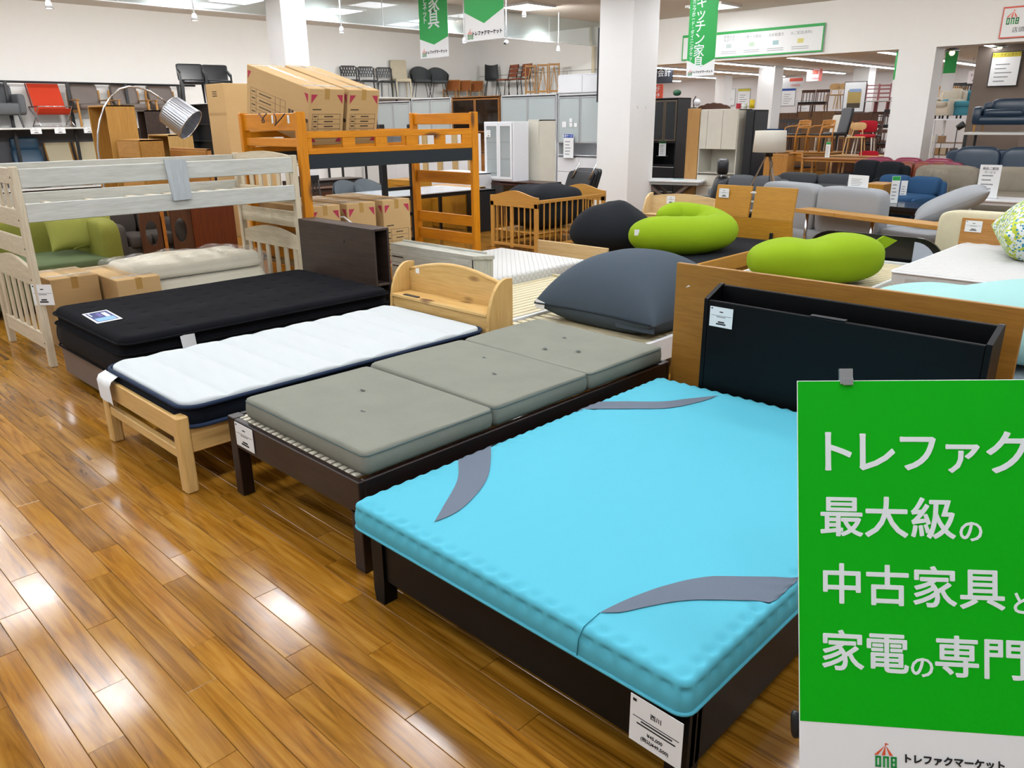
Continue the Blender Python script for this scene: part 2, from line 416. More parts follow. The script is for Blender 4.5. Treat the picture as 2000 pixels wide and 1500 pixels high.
# ---------------------------------------------------------------- soft rectangular pads
def pad(x0, y0, x1, y1, z0, z1, r=.06, R=.03, h=None, nu=40, nv=60, side=None, ns=6, Rb=.0):
    sx, sy, cx, cy = (x1-x0)/2, (y1-y0)/2, (x0+x1)/2, (y0+y1)/2
    def axis(s, n):
        e = [R*(1-math.cos(t)) for t in np.linspace(0, math.pi/2, 6)[:-1]]
        return [-s+t for t in e] + list(np.linspace(-s+R, s-R, n)) + [s-t for t in e[::-1]]
    ax, ay = axis(sx, nu), axis(sy, nv); g = G(); V = []
    def pos(a, b):
        ox, oy = a, b
        if r > 0 and abs(a) > sx-r and abs(b) > sy-r:
            p, q = (abs(a)-sx+r)/r, (abs(b)-sy+r)/r
            p2, q2 = p*math.sqrt(1-q*q/2), q*math.sqrt(1-p*p/2)
            ox = math.copysign(sx-r+p2*r, a); oy = math.copysign(sy-r+q2*r, b)
            d = r*(1-math.hypot(p2, q2))
        else: d = min(sx-abs(a), sy-abs(b))
        z = z1
        if d < R: k = 1-d/R; z -= R*(1-math.sqrt(max(0, 1-k*k)))
        if h: z += h(ox+cx, oy+cy)*min(1, d/R if R else 1)
        return (ox+cx, oy+cy, z)
    for a in ax:
        for b in ay: V.append(pos(a, b))
    A, Bn = len(ax), len(ay)
    fs = [(i*Bn+j, (i+1)*Bn+j, (i+1)*Bn+j+1, i*Bn+j+1) for i in range(A-1) for j in range(Bn-1)]
    per = [(i, 0) for i in range(A)] + [(A-1, j) for j in range(1, Bn)] + [(i, Bn-1) for i in range(A-2, -1, -1)] + [(0, j) for j in range(Bn-2, 0, -1)]
    ring = [i*Bn+j for i, j in per]; n = len(ring)
    prev = ring; zt = z1-R
    for k in range(1, ns+1):
        t = k/ns; cur = []
        for idx in ring:
            x, y, z = V[idx]; o = side(t, x, y) if side else 0
            if Rb and t > .75: o -= Rb*((t-.75)/.25)**2
            dx = (x-cx)/sx; dy = (y-cy)/sy; L = math.hypot(dx**9, dy**9) or 1
            nx_, ny_ = (dx**9)/L, (dy**9)/L
            cur.append(len(V)); V.append((x+nx_*o, y+ny_*o, zt+(z0-zt)*t))
        fs += [(prev[i], cur[i], cur[(i+1) % n], prev[(i+1) % n]) for i in range(n)]; prev = cur
    fs.append(tuple(prev))
    g.add(V, fs, True); return g
def outline(x0, y0, x1, y1, z, r, n=6):
    p = []
    for cx, cy, a in ((x1-r, y0+r, -90), (x1-r, y1-r, 0), (x0+r, y1-r, 90), (x0+r, y0+r, 180)):
        p += [(cx+r*math.cos(math.radians(a+t)), cy+r*math.sin(math.radians(a+t)), z) for t in np.linspace(0, 90, n)]
    return p
def price_card(o, u, v, w, h, lab, text=None, tilt=0, lines=4, holder=None):
    """laminated card: o its top-left corner, u to the right, v up"""
    u, v = Vector(u).normalized(), Vector(v).normalized(); nrm = u.cross(v)
    t = thing('price_card', lab, 'price tag', o, 0, 'price cards on the furniture')
    M = frame_M((0, 0, 0), u, v)
    g = G().box((0, -h, 0), (w, 0, .0016)); g.map(lambda x, y, z: tuple(M@Vector((x, y, z))))
    obj('card', g, paper, t)
    mk = G()
    mk.box((.05*w, -.12*h, .0016), (.12*w, -.06*h, .0022))
    if not text:
        mk.box((.42*w, -.26*h, .0016), (.58*w, -.21*h, .0022)); mk.box((.38*w, -.78*h, .0016), (.66*w, -.71*h, .0022)); mk.box((.30*w, -.88*h, .0016), (.72*w, -.81*h, .0022))
        mk.box((.3*w, -.5*h, .0016), (.7*w, -.475*h, .0022))
    if text: mk.box((.22*w, -.50*h, .0016), (.82*w, -.47*h, .0022)); mk.box((.14*w, -.57*h, .0016), (.88*w, -.54*h, .0022))
    mk.box((.06*w, -.435*h, .0016), (.94*w, -.42*h, .0022))
    mk.map(lambda x, y, z: tuple(M@Vector((x, y, z)))); obj('printing', mk, ink, t)
    for s_, fy, tx in (text or []):
        lettering(tx, s_*h, ink, M@Matrix.Translation((w*.5, -fy*h, .0018)), t, bold=.01)
    return t

# ---------------------------------------------------------------- A: whitewashed oak bunk bed
oakL = lambda ax: wood('washed_oak_'+ax, '#d9cdb4', '#c4b598', ax, .5, 1.3, bump=.08)
oakW = wood('washed_oak_rail', '#cfd0c8', '#bdbdb2', 'y', .5, 1.0, bump=.08)
x0, y0b, BW, BL, BH = -7.35, 1.54, 1.09, 2.21, 1.43
bunk = thing('bunk_bed', 'whitewashed oak bunk bed frame with slatted ends beside the black mattress', 'bunk bed', (x0, y0b, 0))
for xx in (0, BW-.055):
    for yy in (0, BL-.05): obj('post', B((xx, yy, 0), (xx+.055, yy+.05, BH)), oakL('z'), bunk)
for yy in (.012, BL-.038):
    def rail(nm, za, zb, arch=0):
        if arch:
            pts = [(.05, za), (BW-.05, za)] + [(BW-.05-(BW-.1)*t, zb+arch*math.sin(math.pi*t)) for t in np.linspace(0, 1, 13)]
            g = G().prism(pts, 'y', yy, yy+.026)
        else: g = B((.05, yy, za), (BW-.05, yy+.026, zb))
        return obj(nm, g, oakL('x'), bunk)
    rail('top_rail', 1.31, 1.42, .035 if yy > 1 else .0)
    rail('end_rail', 1.01, 1.14); rail('end_rail', .80, .94); rail('arched_rail', .60, .71, .07); rail('bottom_rail', .12, .24)
    for k in range(6):
        xa = .05+(BW-.1)*(k+.5)/6
        obj('slat', B((xa-.032, yy+.005, 1.14), (xa+.032, yy+.021, 1.31), .002), oakL('z'), bunk)
        obj('slat', B((xa-.032, yy+.005, .24), (xa+.032, yy+.021, .60+.05), .002), oakL('z'), bunk)
    for xa in (.028, BW-.028):
        pass
for xx in (.0, BW-.022):
    obj('guard_rail', B((xx, .05, 1.285), (xx+.022, BL-.05, 1.415)), oakW, bunk)
    obj('side_rail', B((xx, .05, 1.05), (xx+.022, BL-.05, 1.18)), oakW, bunk)
    obj('ledger', B((BW-.05 if xx else .022, .05, 1.06), (BW-.022 if xx else .05, BL-.05, 1.09)), oakL('y'), bunk)
obj('centre_bar', B((BW*.5, .05, 1.065), (BW*.5+.03, BL-.05, 1.10)), oakL('y'), bunk)
for k in range(13):
    ya = .10+k*.165
    if ya < 1.05 and k % 2: continue
    obj('bed_slat', B((.03, ya, 1.09), (BW-.03, ya+(.05 if ya < 1.05 else .075), 1.106), .002), oakL('x'), bunk)
q = PX(320, 322, x0+BW+.004); q2 = PX(357, 395, x0+BW+.004)
g = G().prism([(q[1]-y0b, 1.44), (q[1]-y0b+.17, 1.435), (q[1]-y0b+.18, 1.13), (q[1]-y0b+.03, 1.125)], 'x', BW+.002, BW+.02)
obj('joining_board', g, wood('washed_grey_board', '#c3c9ca', '#aab0b2', 'z', .5), bunk)
for z in (1.36, 1.07, .87, .65, .18):
    obj('bolt', G().lathe([(0, .003), (.006, .003), (.006, 0)], 8).rot(math.pi/2, 'x').move((BW-.03, -.001, z)), plain('bolt_dark', '#4b4338', .4, .6), bunk)
q = PX(70, 597, x0+BW+.01)
price_card((x0+BW-.03, y0b-.012, .62), (.75, .66, 0), (0, 0, 1), .15, .15, 'white price card hanging on the front post of the washed oak bunk bed')

# things stored under the bunk
cardm = card('carton'); tape = plain('packing_tape', '#b58d4e', .25); redp = plain('carton_red', '#b0304a', .8)
def carton(loc, L, Wd, Ht, lab, rz=0, tilt=0, tri=False, table=False, group=None, mat=None):
    """long carton: its long side runs along x, the end face with the marks looks to +x"""
    t = thing('cardboard_box', lab, 'box', loc, rz, group); t.rotation_euler = (0, tilt, rz)
    obj('carton', B((-L, 0, 0), (0, Wd, Ht), .005), mat or cardm, t)
    obj('tape', G().box((-L+.02, Wd*.5-.025, Ht), (.0, Wd*.5+.025, Ht+.0012)).box((0, Wd*.5-.025, Ht-.09), (.0012, Wd*.5+.025, Ht+.0012)), tape, t)
    for xa_ in (-.16, -L+.06):
        obj('clear_tape', G().box((xa_, .01, Ht+.0014), (xa_+.05, Wd-.01, Ht+.0022)), glass('clear_tape', '#f2f2ee', .12, .35), t)
    obj('flap_seam', G().box((-L+.01, Wd*.5-.001, Ht+.0012), (0, Wd*.5+.001, Ht+.0018)), plain('seam_brown', '#6d532f', .8), t)
    if tri:
        g = G()
        for ya, sg in ((.02, 1), (Wd-.02, -1)):
            g.add([(.0014, ya, Ht-.05), (.0014, ya+sg*.065, Ht-.05), (.0014, ya, Ht-.13)], [(0, 1, 2)])
            g.add([(.0014, ya, .03), (.0014, ya+sg*.06, .03), (.0014, ya, .11)], [(0, 1, 2)])
        g.add([(-.02, -.0014, Ht-.05), (-.085, -.0014, Ht-.05), (-.02, -.0014, Ht-.13)], [(0, 1, 2)])
        g.add([(-L+.02, -.0014, Ht-.05), (-L+.085, -.0014, Ht-.05), (-L+.02, -.0014, Ht-.13)], [(0, 1, 2)])
        for q_ in g.f: obj('corner_mark', G().add([g.v[i] for i in q_], [(0, 1, 2)]), redp, t)
    if table:
        g = G(); ya, yb, zb, zt = Wd*.1, Wd*.9, Ht*.12, Ht*.56; e = .0016; w = .0022
        for k in range(6):
            z = zb+(zt-zb)*k/5; g.box((0, ya, z-w/2), (e, yb, z+w/2))
        for y in (ya, ya+(yb-ya)*.2, yb): g.box((0, y-w/2, zb), (e, y+w/2, zt))
        for k in range(5):
            z = zb+(zt-zb)*(k+.5)/5; g.box((0, ya+(yb-ya)*.04, z-.006), (e, ya+(yb-ya)*.16, z+.006)); g.box((0, ya+(yb-ya)*.42, z-.005), (e, ya+(yb-ya)*.74, z+.005))
        g.box((0, ya, zt+.035), (e, ya+.09, zt+.045))
        xa, xb = -L*.93, -L*.36
        for k in range(5):
            z = zb+(zt-zb)*1.12*k/4; g.box((xa, -e, z-w/2), (xb, 0, z+w/2))
        for x in (xa, xa+(xb-xa)*.16, xb-(xb-xa)*.28, xb-(xb-xa)*.14, xb): g.box((x-w/2, -e, zb), (x+w/2, 0, zb+(zt-zb)*1.12))
        for k in range(4):
            z = zb+(zt-zb)*1.12*(k+.5)/4; g.box((xa+.02, -e, z-.006), (xa+(xb-xa)*.13, 0, z+.006)); g.box((xa+(xb-xa)*.25, -e, z-.005), (xa+(xb-xa)*.6, 0, z+.005))
        for k in range(3): g.box((-L*.31+k*.055, -e, Ht*.40), (-L*.31+k*.055+.04, 0, Ht*.40+.055))
        g.box((-L*.31+.18, -e, Ht*.40), (-L*.31+.33, 0, Ht*.40+.03))
        obj('printed_table', g, plain('carton_ink', '#4a3d29', .8), t)
    return t
carton((-6.72, 1.76, 0), .52, .36, .56, 'tall floor carton under the bunk bed, left one of the two by the black mattress', group='cartons under the bunk bed').rotation_euler = (0, 0, 0)
carton((-6.40, 2.14, 0), .84, .34, .54, 'cardboard carton under the bunk bed, right one beside the plastic-wrapped futons', group='cartons under the bunk bed')
cream = fabric('futon_cream', '#e0dac6', '#d2cab2', .7, 120, .1)
wrapm = glass('plastic_wrap', '#f4f4f0', .12, .12)
def lumpy(s=1., sd=0): return lambda x, y: .018*s*math.sin(7*x+sd)*math.cos(5*y+sd*2)+.008*s*math.sin(23*x+9*y+sd)
for nm, zz, (xa, ya, xb, yb), lab in (('lower', .06, (-7.02, 2.75, -6.29, 3.70), 'lower cream futon in clear plastic wrap under the bunk bed'), ('upper', .335, (-7.27, 2.34, -6.55, 3.52), 'upper cream futon in clear plastic wrap lying on another futon')):
    t = thing('wrapped_futon', lab, 'futon', (0, 0, 0), 0, 'plastic-wrapped futons')
    for f_ in (0, 1): obj('futon_fold', pad(xa+.02*f_, ya+.01*f_, xb-.01*f_, yb-.02*f_, zz+.128*f_, zz+.125+.128*f_, .12, .055, lumpy(.8, len(nm)*3+zz+f_) if f_ else None, 30, 40, side=lambda t_, x, y: .012*math.sin(math.pi*t_), Rb=.045), cream, t)
    obj('plastic_wrap', pad(xa-.03, ya-.05, xb+.03, yb+.04, zz+.01, zz+.262, .08, .06, lambda x, y: .012*math.sin(31*x+11*y)+.012*math.sin(17*y-9*x), 40, 50), wrapm, t)

# ---------------------------------------------------------------- B: bed with the black pillow-top mattress
taupe = plain('taupe_board', '#6f5f55', .5)
bx0, bx1, by0, by1 = -5.95, -4.67, 1.53, 3.50
bed = thing('bed_frame', 'low taupe bed frame with a dark walnut headboard carrying the black mattress', 'bed', (bx0, by0, 0))
bw, bl = bx1-bx0, by1-by0
obj('foot_panel', B((0.02, .02, .04), (bw-.02, .045, .24)), taupe, bed)
for x in (.02, bw-.045): obj('side_rail', B((x, .045, .04), (x+.025, bl, .24)), taupe, bed)
obj('slat_deck', B((.045, .05, .20), (bw-.045, bl, .225)), wood('deck_pine', '#d8c79f', '#c5b083', 'x'), bed)
waln = wood('dark_walnut', '#4a3b33', '#362a25', 'x', .4, 1.4)
hx0, hx1 = PY(593, 428, 3.55)[0]-bx0, PY(728, 446, 3.55)[0]-bx0
yh = 3.53-by0; zh = .925
hx0 = -.02; hx1 = PY(728, 446, 3.53)[0]-bx0
obj('headboard_front', B((hx0, yh, .05), (hx1, yh+.02, zh)), waln, bed)
obj('headboard_back', B((hx0, yh+.13, .05), (hx1, yh+.15, zh)), waln, bed)
obj('headboard_top', B((hx0, yh+.02, zh-.02), (hx1, yh+.13, zh)), waln, bed)
obj('headboard_shelf', B((hx0, yh+.02, .48), (hx1, yh+.13, .50)), waln, bed)
obj('headboard_base', B((hx0, yh+.02, .05), (hx1, yh+.13, .07)), waln, bed)
obj('cable_hole', G().lathe([(0, .001), (.012, .001), (.012, 0)], 10).rot(math.pi/2, 'x').move((hx1*.62, yh-.0005, .80)), black_metal, bed)
blk = fabric('black_velour', '#121318', '#0b0c10', .95, 90, .35, .3)
blks = fabric('black_damask', '#1a1a1c', '#0a0a0b', .75, 38, .5)
bpip = fabric('black_piping', '#0b0c10', '#08090c', .9, 200, .1)
def tuft(x, y):
    h = 0
    px, py = (x-bx0)/.17, (y-by0)/.19
    for i in (math.floor(px), math.floor(px)+1):
        for j in (math.floor(py), math.floor(py)+1):
            dx, dy = (px-i-(.5 if j % 2 else 0))*.17, (py-j)*.19
            h -= .006*math.exp(-(dx*dx+dy*dy)/.0006)
    return h
mt = thing('mattress', 'thick black pillow-top mattress with tufted top and a blue label', 'mattress', (0, 0, 0))
obj('mattress_body', pad(bx0, by0, bx1, by1, .235, .41, .08, .02, None, 8, 8, side=lambda t, x, y: .012*math.sin(math.pi*t), Rb=.02), blks, mt)
obj('pillow_top', pad(bx0+.005, by0+.005, bx1-.005, by1-.005, .40, .512, .09, .045, tuft, 110, 150, side=lambda t, x, y: -.012*math.sin(math.pi*t)), blk, mt)
for z in (.405, .472, .25): obj('piping', G().tube(outline(bx0-.004, by0-.004, bx1+.004, by1+.004, z, .09), .007, 6, True), bpip, mt)
# label patch
c0, c1, c2, c3 = PZ(160, 614, .515), PZ(208, 605, .515), PZ(238, 622, .515), PZ(190, 632, .515)
u = Vector(c3-c0); vv = Vector(c1-c0)
def patch(nm, m, a, b, zz, par):
    vs = [Vector(c0)+u*s+vv*t for s, t in ((a, b), (1-a, b), (1-a, 1-b), (a, 1-b))]
    g = G().add([(p.x, p.y, zz) for p in vs] + [(p.x, p.y, zz-.002) for p in vs], [(0, 1, 2, 3), (0, 4, 5, 1), (1, 5, 6, 2), (2, 6, 7, 3), (3, 7, 4, 0)])
    return obj(nm, g, m, par)
patch('label_border', paper, 0, 0, .516, mt); patch('label_print', plain('label_blue', '#1d2f6e', .5), .08, .08, .5168, mt)
o_ = Vector(c0)
for a_, b_, sa, sb, zz, m_ in ((.20, .62, .60, .80, .5176, paper), (.18, .40, .52, .56, .5176, plain('label_violet', '#6a63a8', .5)), (.62, .12, .90, .86, .5174, plain('label_sky', '#7fb2e2', .5)), (.12, .14, .40, .20, .5176, paper)):
    vs = [o_+u*s_+vv*t_ for s_, t_ in ((a_, b_), (sa, b_), (sa, sb), (a_, sb))]; obj('label_mark', G().add([(p.x, p.y, zz) for p in vs], [(0, 1, 2, 3)]), m_, mt)
q = PX(352, 655, bx1+.012)
tg = G().add([(bx1+.006, q[1], .47), (bx1+.02, q[1]+.085, .47), (bx1+.022, q[1]+.09, .38), (bx1+.018, q[1]+.005, .37)], [(0, 1, 2, 3)])
obj('care_tag', tg, paper, mt)

# ---------------------------------------------------------------- C: pine bed with the white mattress
def pine(ax): return wood('pine_'+ax, '#dcb878', '#cda25c', ax, .45, .8, knots=6, bump=.06)
px0, px1, py0, py1 = -4.49, -3.48, 1.32, 3.58
pw, pln = px1-px0, py1-py0
pb = thing('pine_bed', 'knotty pine bed frame with shelf headboard under the white mattress', 'bed', (px0, py0, 0))
def pine_leg(xa, ya, zt=.395):
    return obj('leg', B((xa, ya, 0), (xa+.07, ya+.06, zt), .008), pine('z'), pb)
pine_leg(0, 0); pine_leg(pw-.07, 0)
obj('foot_board', B((.045, .008, .275), (pw-.05, .032, .385)), pine('x'), pb)
obj('foot_rail', B((.06, .012, .165), (pw-.05, .045, .215)), pine('x'), pb)
for xa in (.012, pw-.04): obj('side_rail', B((xa, .06, .20), (xa+.028, pln-.25, .325)), pine('y'), pb)
obj('slat_deck', G().box((.04, .08, .30), (pw-.04, pln-.3, .315), .002), pine('x'), pb)
yh = 3.33-py0; D = .24
def side_poly(): return [(yh, .03), (yh+D, .03), (yh+D, .73)] + [(yh+D-.05-(D-.05)*math.sin(t)*.9, .735-.30*(1-math.cos(t))) for t in np.linspace(0, math.pi/2, 8)] + [(yh, .38)]
for xa in (-.01, pw-.015): obj('head_side', G().prism(side_poly(), 'x', xa, xa+.025), pine('z'), pb)
obj('head_shelf', B((.015, yh+.02, .50), (pw-.015, yh+D-.02, .525)), pine('x'), pb)
obj('head_lower', B((.015, yh+.03, .10), (pw-.015, yh+.055, .50)), pine('x'), pb)
pts = [(.015, .10), (pw-.015, .10)] + [(pw-.015-(pw-.03)*t, .675+.075*math.sin(math.pi*t)) for t in np.linspace(0, 1, 17)]
obj('head_back', G().prism(pts, 'y', yh+D-.045, yh+D-.02), pine('x'), pb)
obj('head_cap', G().tube([(.015+(pw-.03)*t, yh+D-.033, .675+.075*math.sin(math.pi*t)) for t in np.linspace(0, 1, 17)], .016, 8), pine('x'), pb)
obj('power_outlet', B((.13, yh+.03, .525), (.29, yh+.06, .532), .003), black_metal, pb)
obj('sticker', B((.085, yh+D-.047, .655), (.125, yh+D-.0445, .70), 0), paper, pb)
wq = fabric('white_quilt', '#c6cbcb', '#bcc2c2', .8, 300, .12)
navy = fabric('navy_mesh', '#101722', '#070b12', .85, 220, .4)
npip = fabric('navy_piping', '#2b3a55', '#1c2739', .7, 300, .2)
mt = thing('mattress', 'thin white channel-quilted mattress with navy sides on the pine bed', 'mattress', (0, 0, 0))
ma, mb, mc, md = -4.46, -3.47, 1.36, 3.32
def chan(x, y):
    t = ((y-mc)/.218) % 1
    return .024*(math.sin(math.pi*t)**.4-1)+.002*math.sin(60*y+13*x)*math.sin(9*x)
obj('mattress_side', pad(ma, mc, mb, md, .318, .435, .09, .02, None, 8, 8, side=lambda t, x, y: .008*math.sin(math.pi*t), Rb=.02), navy, mt)
obj('quilted_top', pad(ma+.008, mc+.008, mb-.008, md-.008, .428, .458, .09, .022, chan, 40, 180), wq, mt)
for z in (.432, .335): obj('piping', G().tube(outline(ma-.006, mc-.006, mb+.006, md+.006, z, .095), .011, 8, True), npip, mt)
for k, (a, b_) in enumerate(((.03, .12), (.11, .21))):
    g = G().surf(lambda u_, v_, a=a, b_=b_: (ma+a+(b_-a)*u_+.015*v_, mc-.012-.055*min(1, v_*3)-.004*math.sin(5*u_+k), .425-.02*min(1, v_*3)-.15*max(0, v_-.25)-.02*u_*v_), 6, 8)
    obj('care_tag', g, paper, mt)

# ---------------------------------------------------------------- D: dark bed with the three grey foam pads
dk = lambda ax: wood('espresso_'+ax, '#2a1a15', '#1b100d', ax, .35, 1.6, bump=.06)
gx0, gx1, gy0, gy1 = -3.335, -2.285, 1.50, 3.62
gw, gln = gx1-gx0, gy1-gy0
gb = thing('slatted_bed', 'espresso brown low bed frame with white slats under the grey foam pads', 'bed', (gx0, gy0, 0))
for xa in (0, gw-.065):
    for ya in (0, gln-.06): obj('leg', B((xa, ya, 0), (xa+.065, ya+.06, .402 if xa == 0 else .27), .003), dk('z'), gb)
obj('foot_rail', B((.0 if False else .066, .0, .255), (gw, .028, .40)), dk('x'), gb)
obj('head_rail', B((.0, gln-.028, .255), (gw, gln, .40)), dk('x'), gb)
obj('side_rail', B((gw-.028, .028, .255), (gw, gln-.028, .40)), dk('y'), gb)
obj('side_rail', B((0, .06, .255), (.028, gln-.06, .40)), dk('y'), gb)
sl = wood('slat_white', '#d8d3c2', '#c5bda6', 'y', .6)
for k in range(22):
    xa = .05+k*(gw-.1)/22
    obj('slat', B((xa, .03, .384), (xa+.03, gln-.05, .399), .002), sl, gb)
gfo = fabric('grey_mesh', '#8d8d80', '#787a70', .85, 420, .35, .12)
stain = plain('stain', '#4f5652', .95)
for k, (ya, yb, lab) in enumerate(((1.543, 2.235, 'grey foam pad nearest the aisle, at the foot of the dark slatted bed'), (2.245, 2.90, 'middle grey foam pad of the three on the dark slatted bed'), (2.91, 3.56, 'grey foam pad at the head end, furthest from the aisle'))):
    t = thing('foam_pad', lab, 'mattress', (0, 0, 0), 0, 'grey foam pads in a row on the dark bed')
    A_, B_ = gx0+.10, gx1-.012
    hh = (lambda x, y, k=k: .004*math.sin(4*x+k)+.004*math.sin(5*y+2*k)-(.012*max(0, 1-abs(x+2.75)/.3)*max(0, 1-(y-1.543)/.12) if k == 0 else 0))
    obj('pad', pad(A_, ya, B_, yb, .404, .50+.003*(k == 1), .03, .012, hh, 40, 30, side=lambda t_, x, y: .006*math.sin(math.pi*t_), Rb=.01), gfo, t)
    obj('seam', G().tube(outline(A_-.001, ya-.001, B_+.001, yb+.001, .487, .03), .0022, 6, True), fabric('seam_grey', '#5b6f70', '#4d5f60', .8), t)
    for (sx_, sy_) in ((.42, .25), (.60, .38), (.35, .62)):
        cx, cy = A_+(B_-A_)*sx_+.05*k, ya+(yb-ya)*(sy_+.1*(k == 1))
        pts = [(cx+.016*math.cos(a)*(1+.4*math.sin(3*a+k)), cy+.011*math.sin(a)*(1+.4*math.cos(2*a+k))) for a in np.linspace(0, 2*math.pi, 12, False)]
        obj('stain', G().add([(p[0], p[1], .5058+.003*(k == 1)) for p in pts], [tuple(range(12))]), stain, t)
price_card((gx0+.075, gy0-.003, .392), (1, 0, 0), (0, 0, 1), .165, .115, 'white price card on the foot rail of the espresso brown bed')

# ---------------------------------------------------------------- E: black bed with the turquoise mattress
ebk = lambda ax: wood('black_oak_'+ax, '#07090b', '#040506', ax, .42, 1.5, bump=.08, spec=.2)
ex0, ex1, ey0 = -2.12, -.78, 1.435
ew = ex1-ex0; eln = 3.36-ey0
eb = thing('bed_frame', 'black low bed frame with shelf headboard under the turquoise mattress', 'bed', (ex0, ey0, 0))
for xa in (0, ew-.065):
    obj('leg', G().prism([(xa, .285), (xa+.065, .285), (xa+.065, .10), (xa+.058, 0), (xa+.008, 0), (xa, .05)], 'y', -.01, .05), ebk('z'), eb)
    obj('leg', B((xa, eln-.06, 0), (xa+.065, eln, .285)), ebk('z'), eb)
obj('foot_rail', B((.065, .0, .10), (ew-.0, .028, .285)), ebk('x'), eb)
obj('side_rail', B((ew-.028, .028, .10), (ew, eln, .29)), ebk('y'), eb)
obj('side_rail', B((0, .05, .10), (.028, eln, .285)), ebk('y'), eb)
obj('slat_deck', B((.03, .03, .27), (ew-.03, eln, .29)), ebk('x'), eb)
hl, hr = PY(1372, 745, 3.39)[0]-ex0, PY(1928, 667, 3.39)[0]-ex0
ya, yb = 3.39-ey0, 3.545-ey0
obj('headboard_front', B((hl, ya, .12), (hr, ya+.02, .845)), ebk('x'), eb)
obj('headboard_back', B((hl, yb-.02, .12), (hr, yb, .90)), ebk('x'), eb)
for xa in (hl-.022, hr): obj('headboard_side', G().prism([(ya, .0), (yb, 0), (yb, .905), (yb-.02, .905), (ya, .85)], 'x', xa, xa+.022), ebk('z'), eb)
obj('headboard_shelf', B((hl, ya+.02, .77), (hr, yb-.02, .785)), ebk('x'), eb)
obj('power_outlet', B((hl+(hr-hl)*.42, ya-.001, .846), (hl+(hr-hl)*.55, ya+.03, .852), .002), black_metal, eb)
tq = fabric('turquoise_jersey', '#5bb6c9', '#52adc1', .75, 400, .12)
tqp = fabric('grey_panel', '#6c7683', '#616b78', .8, 400, .12)
bx0, bx1, by0, by1, bz0, bz1 = -2.18, -.775, 1.395, 3.36, .298, .402
mt = thing('mattress', 'turquoise foam mattress with grey swoosh panels and scalloped edges', 'mattress', (0, 0, 0))
def egg(x, y):
    d = min(x-bx0, bx1-x, y-by0, by1-y)
    e = max(0, 1-d/.075)
    return -.017*e*(.5+.5*math.cos(2*math.pi*x/.062))*(.5+.5*math.cos(2*math.pi*y/.062)) + .0025*math.sin(3*x)*math.sin(4*y) + .0004*math.sin(55*x+20*y)*math.sin(35*y-12*x)
def eggside(t, x, y):
    return .006*math.sin(math.pi*t)-.013*math.exp(-(t/.3)**2)*(.5+.5*math.cos(2*math.pi*(x+y)/.062))
obj('mattress_cover', pad(bx0, by0, bx1, by1, bz0, bz1, .035, .022, egg, 180, 240, side=eggside, ns=10), tq, mt)
obj('bottom_piping', G().tube(outline(bx0-.003, by0-.003, bx1+.003, by1+.003, bz0+.004, .04), .006, 6, True), tq, mt)
def horn(pa, pb):
    """grey panel between two edge curves given in photo pixels, lying on the mattress top"""
    A_ = [PZ(p[0], p[1], bz1) for p in pa]; B_ = [PZ(p[0], p[1], bz1) for p in pb]
    cl_ = lambda p: (min(bx1-.010, max(bx0+.010, p[0])), min(by1-.01, max(by0+.01, p[1])))
    def samp(L, t):
        f = t*(len(L)-1); i = min(int(f), len(L)-2); s_ = f-i
        a, b, c, d = L[max(i-1, 0)], L[i], L[i+1], L[min(i+2, len(L)-1)]
        return .5*((2*b)+(c-a)*s_+(2*a-5*b+4*c-d)*s_*s_+(3*b-a-3*c+d)*s_**3)
    def f(u_, v_):
        p = samp(A_, u_)*(1-v_)+samp(B_, u_)*v_; x, y = cl_(p)
        d = min(x-bx0, bx1-x, y-by0, by1-y); z = bz1
        if d < .022: k = 1-d/.022; z -= .022*(1-math.sqrt(max(0, 1-k*k)))
        return (x, y, z+egg(x, y)*min(1, d/.022)+.0035)
    return obj('grey_panel', G().surf(f, 30, 8), tqp, mt)
horn([(848, 1021), (866, 990), (893, 940), (895, 900), (893, 860)], [(848, 1021), (900, 996), (945, 948), (958, 905), (958, 840)])
horn([(1402, 774), (1340, 780), (1295, 785), (1220, 785), (1120, 786)], [(1402, 774), (1370, 785), (1310, 797), (1250, 799), (1100, 800)])
horn([(1171, 1198), (1225, 1172), (1300, 1145), (1380, 1128), (1460, 1127), (1600, 1129), (1700, 1133)], [(1171, 1198), (1215, 1197), (1280, 1183), (1340, 1174), (1420, 1173), (1555, 1176), (1620, 1182)])
sx1 = PZ(1120, 1230, bz1); sx2 = PZ(1171, 1198, bz1)
obj('sewn_seam', G().tube([(sx1[0], by0-.009, .31), (sx1[0]+.004, by0-.008, .365), (sx1[0]+.01, by0+.006, .3995), tuple(sx2[:2]) + (.4035,)], .0016, 5), fabric('seam_teal', '#2f7f8e', '#2a7483'), mt)
# its price card, hanging from the piping at the corner
qa, qb = PY(1233, 1352, by0-.012), PY(1336, 1416, by0-.012)
price_card(tuple(qa), (1, 0, -.02), (0, 0, 1), abs(qb[0]-qa[0]), .145, 'white price card tied to the near corner of the turquoise mattress',
           text=[(.12, .26, '西川'), (.10, .70, '¥45,000'), (.10, .84, '(税込¥49,500)')])
price_card((PY(1388, 597, 3.386)[0], 3.386, PY(1388, 597, 3.386)[2]), (1, 0, 0), (0, 0, 1), .125, .10, 'white price card taped to the black shelf headboard')
